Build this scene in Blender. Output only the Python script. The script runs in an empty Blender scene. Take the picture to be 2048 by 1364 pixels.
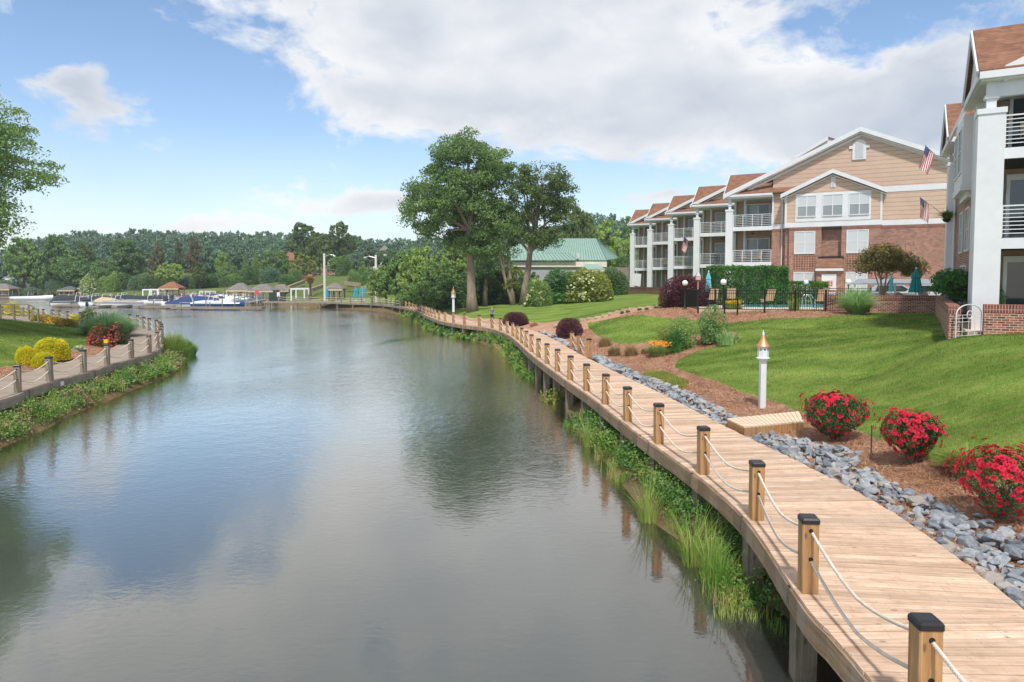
import bpy, bmesh, math, random
import numpy as np
from mathutils import Vector, Matrix
R=math.radians; PI=math.pi
S=bpy.context.scene; C=S.collection
random.seed(7); rng=np.random.default_rng(7)
# ---------------------------------------------------------------- camera
F=1365.33; PITCH=R(3.0); HZ=559.0; CAMZ=4.8
SHIFT=(682-HZ)-F*math.tan(PITCH)
cam=bpy.data.cameras.new('camera'); co=bpy.data.objects.new('camera',cam); C.objects.link(co)
co.location=(0,0,CAMZ); co.rotation_euler=(PI/2-PITCH,0,0)
cam.lens=24; cam.sensor_width=36; cam.clip_end=9000; cam.clip_start=.1; cam.shift_y=-SHIFT/2048.0
S.camera=co
cp,sp=math.cos(PITCH),math.sin(PITCH)
def ray(u,v):
    a=(u-1024.0); b=682.0-v-SHIFT
    return Vector((a, F*cp+b*sp, -F*sp+b*cp))
def PZ(u,v,z):
    d=ray(u,v); t=(z-CAMZ)/d.z; return Vector((d.x*t,d.y*t,z))
def PY(u,v,Y):
    d=ray(u,v); t=Y/d.y; return Vector((d.x*t,Y,CAMZ+d.z*t))
def proj(x,y,z):
    dy=y*cp-(z-CAMZ)*sp; up=y*sp+(z-CAMZ)*cp
    return 1024+F*x/dy, 682-SHIFT-F*up/dy
# ---------------------------------------------------------------- tagging
def tag(o,label=None,cat=None,group=None,kind=None):
    if label: o['label']=label
    if cat: o['category']=cat
    if group: o['group']=group
    if kind: o['kind']=kind
    return o
def thing(name,label,cat,loc=(0,0,0),rotz=0,group=None):
    o=bpy.data.objects.new(name,None); C.objects.link(o); o.empty_display_size=.2
    o.location=loc; o.rotation_euler=(0,0,rotz); return tag(o,label,cat,group)
def link(name,me,parent=None,loc=None):
    o=bpy.data.objects.new(name,me); C.objects.link(o)
    if parent: o.parent=parent
    if loc is not None: o.location=loc
    return o
def dup(o,loc=None,rotz=None,label=None,group=None,scale=None,parent=None):
    c=o.copy(); C.objects.link(c)
    if parent: c.parent=parent
    if loc is not None: c.location=loc
    if rotz is not None: c.rotation_euler=(0,0,rotz)
    if scale is not None: c.scale=scale if hasattr(scale,'__len__') else (scale,)*3
    if label: c['label']=label
    if group: c['group']=group
    for ch in o.children:
        k=ch.copy(); C.objects.link(k); k.parent=c
        for g in ch.children:
            q=g.copy(); C.objects.link(q); q.parent=k
    return c
ORD='first second third fourth fifth sixth seventh eighth ninth tenth eleventh twelfth thirteenth fourteenth fifteenth sixteenth seventeenth eighteenth nineteenth twentieth'.split()
def ordn(i):
    if i<20: return ORD[i]
    t=['twenty','thirty','forty','fifty','sixty'][(i+1)//10-2]; r=(i+1)%10
    return (t+'-'+ORD[r-1]) if r else {'twenty':'twentieth','thirty':'thirtieth','forty':'fortieth','fifty':'fiftieth','sixty':'sixtieth'}[t]
# ---------------------------------------------------------------- mesh builders
class MB:
    def __init__(s): s.v=[]; s.f=[]; s.m=[]
    def add(s,vs,fs,mi=0):
        n=len(s.v); s.v+= [tuple(p) for p in vs]; s.f+=[tuple(n+i for i in f) for f in fs]; s.m+=[mi]*len(fs); return s
    def box(s,x0,x1,y0,y1,z0,z1,mi=0,M=None):
        vs=[Vector((x,y,z)) for z in (z0,z1) for y in (y0,y1) for x in (x0,x1)]
        if M: vs=[M@p for p in vs]
        return s.add(vs,[(0,2,3,1),(4,5,7,6),(0,1,5,4),(2,6,7,3),(0,4,6,2),(1,3,7,5)],mi)
    def cbox(s,c,sz,rz=0,mi=0,M=None):
        m=Matrix.Translation(c)@Matrix.Rotation(rz,4,'Z')
        if M: m=m@M
        return s.box(-sz[0]/2,sz[0]/2,-sz[1]/2,sz[1]/2,-sz[2]/2,sz[2]/2,mi,m)
    def bar(s,a,b,w,h=None,mi=0,up=(0,0,1)):
        a=Vector(a); b=Vector(b); d=b-a; L=d.length
        if L<1e-6: return s
        d/=L; u=Vector(up)
        if abs(d.dot(u))>.99: u=Vector((1,0,0))
        x=d.cross(u).normalized(); y=x.cross(d); h=h or w
        vs=[p+x*(i*w/2)+y*(j*h/2) for p in (a,b) for i,j in ((-1,-1),(1,-1),(1,1),(-1,1))]
        return s.add(vs,[(3,2,1,0),(4,5,6,7),(0,1,5,4),(1,2,6,5),(2,3,7,6),(3,0,4,7)],mi)
    def tube(s,pts,r,n=8,mi=0,caps=True):
        pts=[Vector(p) for p in pts]; rs=r if hasattr(r,'__len__') else [r]*len(pts)
        n0=len(s.v); up=None
        for i,p in enumerate(pts):
            d=(pts[min(i+1,len(pts)-1)]-pts[max(i-1,0)])
            d=d.normalized() if d.length>1e-9 else Vector((0,0,1))
            if up is None:
                up=Vector((0,0,1)) if abs(d.z)<.9 else Vector((1,0,0))
            x=d.cross(up).normalized(); y=x.cross(d).normalized(); up=y
            for k in range(n):
                a=2*PI*k/n; s.v.append(tuple(p+(x*math.cos(a)+y*math.sin(a))*rs[i]))
        for i in range(len(pts)-1):
            for k in range(n):
                a=n0+i*n+k; b=n0+i*n+(k+1)%n; s.f.append((a,b,b+n,a+n)); s.m.append(mi)
        if caps:
            s.f.append(tuple(n0+k for k in range(n))[::-1]); s.m.append(mi)
            e=n0+(len(pts)-1)*n; s.f.append(tuple(e+k for k in range(n))); s.m.append(mi)
        return s
    def lathe(s,prof,n=16,c=(0,0,0),mi=0,sx=1,sy=1,rot=0):
        n0=len(s.v)
        for r,z in prof:
            for k in range(n):
                a=2*PI*k/n+rot; s.v.append((c[0]+r*math.cos(a)*sx,c[1]+r*math.sin(a)*sy,c[2]+z))
        for i in range(len(prof)-1):
            for k in range(n):
                a=n0+i*n+k; b=n0+i*n+(k+1)%n; s.f.append((a,b,b+n,a+n)); s.m.append(mi)
        s.f.append(tuple(n0+k for k in range(n))[::-1]); s.m.append(mi)
        e=n0+(len(prof)-1)*n; s.f.append(tuple(e+k for k in range(n))); s.m.append(mi)
        return s
    def slab(s,poly,th,mi=0):   # planar polygon of 3D points with thickness vector th
        poly=[Vector(p) for p in poly]; th=Vector(th); n=len(poly)
        vs=poly+[p+th for p in poly]
        fs=[tuple(range(n))[::-1],tuple(range(n,2*n))]+[(i,(i+1)%n,(i+1)%n+n,i+n) for i in range(n)]
        return s.add(vs,fs,mi)
    def mesh(s,name,mats,smooth=False):
        me=bpy.data.meshes.new(name); me.from_pydata(s.v,[],s.f)
        for m in (mats if isinstance(mats,(list,tuple)) else [mats]): me.materials.append(m)
        if max(s.m,default=0)>0: me.polygons.foreach_set('material_index',s.m)
        bm=bmesh.new(); bm.from_mesh(me); bmesh.ops.recalc_face_normals(bm,faces=bm.faces); bm.to_mesh(me); bm.free()
        if smooth: me.polygons.foreach_set('use_smooth',[True]*len(me.polygons))
        me.update(); return me
    def build(s,name,mats,parent=None,smooth=False,loc=None):
        return link(name,s.mesh(name,mats,smooth),parent,loc)
def npmesh(name,v,f,mats,mi=None,uv=None,smooth=False):
    v=np.ascontiguousarray(v,dtype=np.float32); f=np.ascontiguousarray(f,dtype=np.int32)
    me=bpy.data.meshes.new(name); k=f.shape[1]; n=len(f)
    me.vertices.add(len(v)); me.vertices.foreach_set('co',v.ravel())
    me.loops.add(n*k); me.loops.foreach_set('vertex_index',f.ravel())
    me.polygons.add(n); me.polygons.foreach_set('loop_start',np.arange(0,n*k,k,dtype=np.int32))
    for m in (mats if isinstance(mats,(list,tuple)) else [mats]): me.materials.append(m)
    if mi is not None: me.polygons.foreach_set('material_index',np.ascontiguousarray(mi,dtype=np.int32))
    me.polygons.foreach_set('use_smooth',np.full(n,bool(smooth)))
    if uv is not None:
        l=me.uv_layers.new(name='UVMap'); l.data.foreach_set('uv',np.ascontiguousarray(uv,dtype=np.float32).ravel())
    me.update(calc_edges=True); me.validate(); return me
# ---------------------------------------------------------------- materials
def lin(h):
    h=h.lstrip('#'); o=[]
    for i in (0,2,4):
        c=int(h[i:i+2],16)/255; o.append(c/12.92 if c<=.04045 else ((c+.055)/1.055)**2.4)
    return o
def col(c): return (lin(c) if isinstance(c,str) else list(c))+[1]
def nt(name):
    m=bpy.data.materials.new(name); m.use_nodes=True; t=m.node_tree; b=t.nodes['Principled BSDF']; return m,t,b
def N(t,typ,**k):
    n=t.nodes.new(typ)
    for a,b in k.items():
        if a[0]=='_': n.inputs[a[1:]].default_value=b
        else: setattr(n,a,b)
    return n
def mixc(t,fac,a,b,blend='MIX'):
    n=t.nodes.new('ShaderNodeMix'); n.data_type='RGBA'; n.blend_type=blend
    for i,x in ((0,fac),(6,a),(7,b)):
        if hasattr(x,'links') : t.links.new(x,n.inputs[i])
        elif i==0: n.inputs[0].default_value=x
        else: n.inputs[i].default_value=x if len(x)==4 else list(x)+[1]
    return n.outputs[2]
def math_(t,op,a,b=None,c=None,clamp=False):
    n=t.nodes.new('ShaderNodeMath'); n.operation=op; n.use_clamp=clamp
    for i,x in enumerate((a,b,c)):
        if x is None: continue
        if hasattr(x,'links'): t.links.new(x,n.inputs[i])
        else: n.inputs[i].default_value=x
    return n.outputs[0]
def ramp(t,fac,a,b,clamp=True):
    n=t.nodes.new('ShaderNodeMapRange'); t.links.new(fac,n.inputs[0]); n.inputs[1].default_value=a; n.inputs[2].default_value=b; n.clamp=clamp; return n.outputs[0]
def noise(t,scale,detail=4,vec=None,rough=.55,dist=0):
    n=N(t,'ShaderNodeTexNoise',_Scale=scale,_Detail=detail,_Roughness=rough,_Distortion=dist)
    if vec is not None: t.links.new(vec,n.inputs['Vector'])
    return n.outputs['Fac']
def coords(t,kind='Object'): return N(t,'ShaderNodeTexCoord').outputs[kind]
def vscale(t,vec,s):
    n=N(t,'ShaderNodeVectorMath',operation='MULTIPLY'); t.links.new(vec,n.inputs[0]); n.inputs[1].default_value=s; return n.outputs[0]
def bump(t,b,h,strength,dist=.02):
    n=N(t,'ShaderNodeBump',_Strength=strength,_Distance=dist); t.links.new(h,n.inputs['Height']); t.links.new(n.outputs[0],b.inputs['Normal'])
def scl(c,k): return [min(1,x*k) for x in c[:3]]+[1]
def M(name,c,rough=.7,var=.12,scale=2,bmp=0,bscale=30,metal=0,stretch=(1,1,1),rand=0,island=0,spec=.4):
    m,t,b=nt(name); c=col(c); v=vscale(t,coords(t),stretch)
    f=ramp(t,noise(t,scale,5,v),.3,.7); out=mixc(t,f,scl(c,1-var),scl(c,1+var))
    if rand:
        r=N(t,'ShaderNodeObjectInfo').outputs['Random']; out=mixc(t,1.0,out,mixc(t,r,(1-rand,)*3,(1+rand*.5,)*3),'MULTIPLY')
    if island:
        r=N(t,'ShaderNodeNewGeometry').outputs['Random Per Island']; out=mixc(t,1.0,out,mixc(t,r,(1-island,)*3,(1+island*.5,)*3),'MULTIPLY')
    t.links.new(out,b.inputs['Base Color']); b.inputs['Roughness'].default_value=rough; b.inputs['Metallic'].default_value=metal
    b.inputs['Specular IOR Level'].default_value=spec
    if bmp: bump(t,b,noise(t,bscale,4,v),bmp)
    return m
def leafmat(name,c1,c2,transl=.3,nscale=.6,rough=.55,spec=.25,dead=None):
    m,t,b=nt(name); c1=col(c1); c2=col(c2)
    isl=N(t,'ShaderNodeNewGeometry').outputs['Random Per Island']
    n=ramp(t,noise(t,nscale,3,coords(t)),.35,.65)
    f=math_(t,'ADD',math_(t,'MULTIPLY',n,.55),math_(t,'MULTIPLY',isl,.45))
    o=mixc(t,f,c1,c2)
    rnd=N(t,'ShaderNodeObjectInfo').outputs['Random']
    o=mixc(t,1.0,o,mixc(t,rnd,(.82,.88,.9),(1.12,1.08,1.0)),'MULTIPLY')
    if dead: o=mixc(t,math_(t,'GREATER_THAN',isl,1-dead[1]),o,col(dead[0]))
    t.links.new(o,b.inputs['Base Color']); b.inputs['Roughness'].default_value=rough; b.inputs['Specular IOR Level'].default_value=spec
    tr=N(t,'ShaderNodeBsdfTranslucent'); t.links.new(o,tr.inputs['Color']); mx=N(t,'ShaderNodeMixShader',_Fac=transl)
    t.links.new(b.outputs[0],mx.inputs[1]); t.links.new(tr.outputs[0],mx.inputs[2])
    t.links.new(mx.outputs[0],t.nodes['Material Output'].inputs['Surface']); return m
def wood(name,c1,c2,rough=.75,axis='z',rand=.15,uv=False,knots=True,dirt=None):
    m,t,b=nt(name); st={'z':(14,14,.7),'x':(.7,14,14),'y':(14,.7,14)}[axis]
    vec=coords(t,'UV') if uv else coords(t)
    if uv: st=(.8,16,1)
    v=vscale(t,vec,st); oi=N(t,'ShaderNodeObjectInfo').outputs['Random']; isl=N(t,'ShaderNodeNewGeometry').outputs['Random Per Island']
    r=isl if uv else oi
    g=ramp(t,noise(t,1.4,6,v,.65,.6),.32,.68); o=mixc(t,g,col(c1),col(c2))
    big=ramp(t,noise(t,1.3,3,vec),.35,.7); o=mixc(t,math_(t,'MULTIPLY',big,.35),o,scl(col(c1),.7))
    o=mixc(t,1.0,o,mixc(t,r,(1-rand,1-rand,1-rand*1.1),(1+rand*.4,)*3),'MULTIPLY')
    if knots:
        vo=N(t,'ShaderNodeTexVoronoi',_Scale=1.0); t.links.new(vscale(t,vec,(2.4,5,1) if uv else (6,6,2.2)),vo.inputs['Vector'])
        k=ramp(t,vo.outputs['Distance'],.12,.05); o=mixc(t,math_(t,'MULTIPLY',k,.7),o,scl(col(c1),.3))
    if dirt: o=mixc(t,math_(t,'MULTIPLY',ramp(t,noise(t,5,5,vec,.7),.5,.75),dirt[1]),o,col(dirt[0]))
    if uv and dirt:
        gy=math_(t,'MULTIPLY',ramp(t,math_(t,'FRACT',math_(t,'MULTIPLY',isl,17.3)),.72,1.0),.5); o=mixc(t,gy,o,col('#a79a8c'))
        sep=N(t,'ShaderNodeSeparateXYZ'); t.links.new(vec,sep.inputs[0]); fn=math_(t,'FRACT',math_(t,'MULTIPLY',sep.outputs[0],1/.6)); ln=math_(t,'LESS_THAN',math_(t,'ABSOLUTE',math_(t,'SUBTRACT',fn,.5)),.012)
        o=mixc(t,math_(t,'MULTIPLY',math_(t,'MULTIPLY',ln,ramp(t,noise(t,60,1,vec),.55,.6)),.7),o,col('#4b443e'))
    t.links.new(o,b.inputs['Base Color']); b.inputs['Roughness'].default_value=rough; b.inputs['Specular IOR Level'].default_value=.2
    bump(t,b,noise(t,3,5,v),.35,.006); return m
def brickmat(name,c1,c2,mortar,bw=.215,rh=.078,ms=.011,soldier=False,rough=.85,bias=-.1):
    m,t,b=nt(name); sep=N(t,'ShaderNodeSeparateXYZ'); t.links.new(coords(t),sep.inputs[0])
    s=math_(t,'ADD',sep.outputs[0],sep.outputs[1]); cb=N(t,'ShaderNodeCombineXYZ')
    t.links.new(s,cb.inputs[0]); t.links.new(sep.outputs[2],cb.inputs[1])
    br=N(t,'ShaderNodeTexBrick',_Scale=1.0); br.inputs['Mortar Size'].default_value=ms; br.inputs['Brick Width'].default_value=bw; br.inputs['Row Height'].default_value=rh
    br.inputs['Color1'].default_value=col(c1); br.inputs['Color2'].default_value=col(c2); br.inputs['Mortar'].default_value=col(mortar); br.inputs['Bias'].default_value=bias; br.inputs['Mortar Smooth'].default_value=.2
    if soldier: br.offset=0
    t.links.new(cb.outputs[0],br.inputs['Vector'])
    n=ramp(t,noise(t,2.6,7,coords(t),.8),.32,.68); o=mixc(t,1.0,br.outputs['Color'],mixc(t,n,(.75,.75,.77),(1.18,1.15,1.13)),'MULTIPLY')
    t.links.new(o,b.inputs['Base Color']); b.inputs['Roughness'].default_value=rough; b.inputs['Specular IOR Level'].default_value=.2
    bump(t,b,math_(t,'SUBTRACT',1,br.outputs['Fac']),.5,.008); return m
def siding(name,c,pitch=.19):
    m,t,b=nt(name); sep=N(t,'ShaderNodeSeparateXYZ'); t.links.new(coords(t),sep.inputs[0])
    wob=math_(t,'MULTIPLY',noise(t,1.6,2,coords(t)),.14)
    z=math_(t,'ADD',sep.outputs[2],wob); fr=math_(t,'FRACT',math_(t,'DIVIDE',z,pitch))
    ln=ramp(t,fr,.2,.05); o=mixc(t,ramp(t,noise(t,.9,4,coords(t)),.3,.7),scl(col(c),.93),scl(col(c),1.06))
    o=mixc(t,math_(t,'MULTIPLY',ln,.62),o,scl(col(c),.3)); t.links.new(o,b.inputs['Base Color']); b.inputs['Roughness'].default_value=.7
    bump(t,b,fr,.6,.02); return m
def shingle(name,c1,c2):
    m,t,b=nt(name); sep=N(t,'ShaderNodeSeparateXYZ'); t.links.new(coords(t),sep.inputs[0]); cb=N(t,'ShaderNodeCombineXYZ')
    t.links.new(math_(t,'ADD',sep.outputs[0],sep.outputs[1]),cb.inputs[0]); t.links.new(math_(t,'MULTIPLY',sep.outputs[2],1.45),cb.inputs[1])
    br=N(t,'ShaderNodeTexBrick',_Scale=1.0); br.inputs['Mortar Size'].default_value=.008; br.inputs['Brick Width'].default_value=.3; br.inputs['Row Height'].default_value=.14
    br.inputs['Color1'].default_value=col(c1); br.inputs['Color2'].default_value=col(c2); br.inputs['Mortar'].default_value=scl(col(c1),.45)
    t.links.new(cb.outputs[0],br.inputs['Vector']); o=mixc(t,1.0,br.outputs['Color'],mixc(t,noise(t,2.2,6,coords(t)),(.62,.62,.62),(1.3,1.3,1.3)),'MULTIPLY')
    t.links.new(o,b.inputs['Base Color']); b.inputs['Roughness'].default_value=.9; b.inputs['Specular IOR Level'].default_value=.15
    bump(t,b,br.outputs['Fac'],-.4,.01); return m
white=M('white_paint','#d9dbdd',.5,.05,1.5)
white2=M('white_trim','#d2d5d8',.55,.05,2)
black=M('black_metal','#1b1d1e',.4,.1)
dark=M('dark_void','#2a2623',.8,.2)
# ---------------------------------------------------------------- plan curves
def crom(pts,step):
    P=[Vector(p) for p in pts]; P=[2*P[0]-P[1]]+P+[2*P[-1]-P[-2]]; out=[]
    for i in range(1,len(P)-2):
        a,b,c,d=P[i-1:i+3]; n=max(2,int((c-b).length/step))
        for k in range(n):
            t=k/n; out.append(.5*((2*b)+(c-a)*t+(2*a-5*b+4*c-d)*t*t+(3*b-a-3*c+d)*t**3))
    out.append(P[-2]); return out
def resample(P,step,s0=0.0):
    out=[]; acc=0; nxt=s0
    for a,b in zip(P,P[1:]):
        L=(b-a).length
        while nxt<=acc+L: out.append(a.lerp(b,(nxt-acc)/L)); nxt+=step
        acc+=L
    return out
DZ=1.1
RW=[Vector((3.0,-3,0)),Vector((3.15,2.5,0))]+[PZ(u,v,DZ).xy.to_3d() for u,v in ((1712,1319),(1618,1217),(1536,1091),(1486,1027),(1425,972),(1363,926),(1301,883),(1240,838),(1181,792),(1122,752),(1063,708),(1034,682),(1012,667),(975,655.5),(917,648),(877,640),(850,629),(829,619),(798,612.5),(769,608.6),(740,606.5),(696,605),(652,603.2),(593,602.4),(525,602.4))]
RO=crom(RW,.3)                       # water-side edge of the right boardwalk
LW=[Vector((-14.5,5,0)),Vector((-14.9,13,0))]+[PZ(u,v,DZ).xy.to_3d() for u,v in ((0,800),(55,779),(109,762),(142,753),(193,739),(222,729),(267,717),(298,708),(318,698.5),(327,688),(329,678),(322,667),(303,661),(284,655),(258,650),(208,647.5),(141,643),(105,638),(60,634),(0,630),(-80,627))]
LO=crom(LW,.3)
def offset(P,w,left=False):
    o=[]
    for i,p in enumerate(P):
        d=(P[min(i+1,len(P)-1)]-P[max(i-1,0)]).normalized(); n=Vector((d.y,-d.x,0))*(-1 if left else 1); o.append(p+n*w)
    return o
SR=[(4.0,-40),(4.0,0),(4.1,6),(4.1,8.8)]+[tuple(PZ(u,v,0).xy) for u,v in ((1480,1165),(1400,1110),(1300,1040),(1215,930),(1150,855),(1112,772),(1085,745),(1035,735),(990,697),(952,681),(905,669),(866,661),(838,648),(815,632),(790,627),(740,621),(700,619),(608,612),(560,607),(520,602),(440,600),(330,598),(230,597),(100,594),(0,592),(-300,590),(-700,588))]
SLp=offset(LO,-.9,True)[::6]
SL=[(-13.6,-40)]+[(p.x,p.y) for p in SLp]+[(-75,70),(-120,90),(-300,120),(-520,140)]
WP=np.array(SR+SL[::-1])
def seg_dist(x,y,P,closed=True):
    P=np.asarray(P,float); Q=np.roll(P,-1,0) if closed else P[1:]; A=P if closed else P[:-1]
    d=np.full(x.shape,1e18)
    for (ax,ay),(bx,by) in zip(A,Q):
        ex,ey=bx-ax,by-ay; L=ex*ex+ey*ey+1e-12
        t=np.clip(((x-ax)*ex+(y-ay)*ey)/L,0,1); d=np.minimum(d,(x-ax-t*ex)**2+(y-ay-t*ey)**2)
    return np.sqrt(d)
def inside(x,y,P):
    P=np.asarray(P,float); Q=np.roll(P,-1,0); c=np.zeros(x.shape,bool)
    for (ax,ay),(bx,by) in zip(P,Q):
        if ay==by: continue
        c^=((ay>y)!=(by>y))&(x<(bx-ax)*(y-ay)/(by-ay)+ax)
    return c
CT=[tuple(PZ(u,v,z)) for u,v,z in ((1524,815,1.1),(1660,880,1.05),(1800,925,1.1),(2000,1040,1.05),(1965,670,3.0),(1877,628,3.0),(1740,626,3.0),(1560,621,3.0),(1400,616,3.0),(1358,611,3.0),(1325,600,3.0),(1220,590,2.95),(1045,610,2.1),(945,622,1.5),(1180,638,2.0),(1280,632,2.55),(1280,665,1.75),(1275,688,1.3),(1150,660,1.3),(1357,720,1.3),(1450,690,1.8),(1500,665,2.3),(1600,650,2.6),(1600,637,2.85),(1600,740,1.7),(1600,800,1.2),(1750,740,1.9),(1750,650,2.75),(1900,740,2.3),(1900,690,2.8),(1900,850,1.5),(2048,850,1.8),(2048,740,2.5),(2048,930,1.4),(1300,745,1.05),(1100,640,1.5),(1050,628,1.6))]
CT+=[(10,0,1.3),(20,5,2.6),(30,20,3.1),(20,50,3),(40,50,3.1),(40,20,3.1),(60,100,3.2),(25,95,3),(30,35,3.1),(18,28,3.05),(0,85,1.4),(10,100,2.2),(-5,130,2.0),(20,140,3),
 (-150,196,.8),(-100,205,2.2),(-60,200,2.5),(-150,380,15),(0,380,17),(-300,380,15),(150,380,19),(-300,200,1),(80,150,5),(150,200,9),(0,700,22),(-600,700,22),(600,700,22),
 (-30,128,1.2),(-45,150,3),(-52,190,6),(-30,190,7),(-25,150,3.5),(-80,215,3.5),(-200,250,5),(-100,280,8),(-120,-20,3),(40,-40,3),(150,50,4)]
CT=np.array(CT)
_D=np.sqrt(((CT[:,None,:2]-CT[None,:,:2])**2).sum(-1)+1.0)
_A=np.block([[_D,np.ones((len(CT),1))],[np.ones((1,len(CT))),np.zeros((1,1))]])
_w=np.linalg.solve(_A+np.diag([.15]*len(CT)+[0]),np.append(CT[:,2],0))
def rbf(x,y):
    o=np.full(x.shape,_w[-1])
    for (cx,cy,_),w in zip(CT,_w): o+=w*np.sqrt((x-cx)**2+(y-cy)**2+1.0)
    return np.clip(o,.95,26)
def sm(a,b,x): t=np.clip((x-a)/(b-a),0,1); return t*t*(3-2*t)
ROa=np.array([(p.x,p.y) for p in RO[::5]]); LOa=np.array([(p.x,p.y) for p in LO[::5]])
LPOLY=np.array([(-200,-40)]+SL)   # left bank region
TERR=[tuple(PZ(u,v,3.0).xy) for u,v in ((1362,610),(1398,617),(1449,618.3),(1560,619.3),(1737,620.5),(1738,618),(1890,617))]+[(45,50),(45,60),(26,62),(14,56)]
def H(x,y):
    x=np.asarray(x,float); y=np.asarray(y,float)
    d=seg_dist(x,y,WP); d=np.where(inside(x,y,WP),-d,d)
    left=(x<-13)&(y<78)&(d>0)
    bank=np.where(d<0,np.maximum(-1.6,.33*d),np.minimum(.96,.62*d))
    far=rbf(x,y); lf=.98+.165*np.clip(d-3.6,0,12)-.0*d
    base=np.where(left,np.minimum(lf,2.85),far)
    w=sm(2.0,5.5,d); z=bank*(1-w)+base*w
    z=np.where(d<0,bank,z)
    dd=np.minimum(seg_dist(x,y,ROa,False),seg_dist(x,y,LOa,False))
    z=np.where((dd<2.9)&(d>0)&(y<90),np.minimum(z,.97),z)
    TPZ=inside(x,y,TERR); z=np.where(TPZ&(z>2.86),2.86,z)
    return z
def h1(x,y): return float(H(np.array([x]),np.array([y]))[0])
def ground(u,v,ymax=2500):
    d=ray(u,v); ts=np.geomspace(4,ymax,900)/d.y
    X=d.x*ts; Y=d.y*ts; Z=CAMZ+d.z*ts; h=np.maximum(H(X,Y),0); k=np.where(Z<=h)[0]
    if not len(k): return Vector((X[-1],Y[-1],h[-1]))
    k=k[0]; 
    if k==0: return Vector((X[0],Y[0],h[0]))
    a=(Z[k-1]-h[k-1]); b=(h[k]-Z[k]); f=a/(a+b+1e-9)
    x=X[k-1]+(X[k]-X[k-1])*f; y=Y[k-1]+(Y[k]-Y[k-1])*f; return Vector((x,y,max(0,h1(x,y))))
def pxm(p): return F/p.y            # pixels per metre at that depth
# ---------------------------------------------------------------- terrain mesh split into lawn / mulch / bank
na,nr=620,560
ang=np.linspace(R(-66),R(66),na); rad=np.geomspace(3.0,1500,nr)
# finer where the lawns are
A,Rr=np.meshgrid(ang,rad); X=(Rr*np.sin(A)).ravel(); Y=(Rr*np.cos(A)).ravel(); Z=H(X,Y)
dW=seg_dist(X,Y,WP); dW=np.where(inside(X,Y,WP),-dW,dW)
Z+=np.where((dW>4)&(Y<120),.025*np.sin(X*1.3+np.sin(Y*.9))*np.sin(Y*1.1+X*.4),0)
U,V=proj(X,Y,Z)
def poly_sd(P,u,v):
    d=seg_dist(u,v,P); return np.where(inside(u,v,P),d,-d)
M1=[(2200,1030),(2048,985),(1960,950),(1891,930),(1830,910),(1765,884),(1707,857),(1640,838),(1587,820),(1554,805),(1516,795),(1478,783),(1440,765),(1406,755),(1365,742),(1351,737),(1349,728),(1357,720),(1376,710),(1400,700),(1450,688),(1480,675),(1470,664),(1420,665),(1370,672),(1325,680),(1275,688),(1238,688),(1210,681),(1190,668),(1175,652),(1168,645),(1120,642),(1090,646),(1040,642),(1000,638),(940,636),(880,622),(870,625),(900,640),(960,655),(1060,700),(1100,740),(1180,800),(1300,900),(1450,1000),(1550,1150),(1750,1364),(2300,1500)]
M2=[(1160,642),(1180,638),(1217,631),(1258,619),(1310,614.6),(1358,611),(1366,606),(1393,614),(1449,619),(1560,620),(1725,622),(1742,624),(1742,628),(1703,630),(1633,635),(1540,637),(1514,641),(1455,647),(1440,646),(1402,641),(1347,638),(1310,633),(1284,629.5),(1236,635),(1180,645),(1160,652)]
ML=[(-400,790),(-80,747),(0,735),(27,731),(80,716),(135,700.6),(172,691),(177,680),(181,662),(166,655),(103,643),(68,637),(35,627),(8,620),(-40,614),(-40,600),(100,625),(280,640),(330,680),(300,740),(150,790),(-100,850),(-400,950)]
nz=.6*np.sin(U*.35+np.sin(V*.5)*2)+.5*np.sin(V*.9+U*.21)
sd_m=np.maximum.reduce([poly_sd(M1,U,V),poly_sd(M2,U,V)*1.0])
left_side=(X<-10)&(Y<80)
sd_m=np.where(left_side,poly_sd(ML,U,V),sd_m)
sd_m=np.where(Y>100,-50,sd_m)+nz*np.clip(20/np.maximum(Y,5),.1,1.2)
far_bare=(Y>112)&(Y<140)&(dW>0)&(X<-20)
sd_b=1.9-dW                                  # bank soil / lake bed
sd_b=np.where(Y>100,.9-dW,sd_b)
idx=np.arange(na*nr).reshape(nr,na)
q=np.stack([idx[:-1,:-1],idx[:-1,1:],idx[1:,1:],idx[1:,:-1]],-1).reshape(-1,4)
T=np.concatenate([q[:,[0,2,1]],q[:,[0,3,2]]])
class TM: pass
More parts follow.
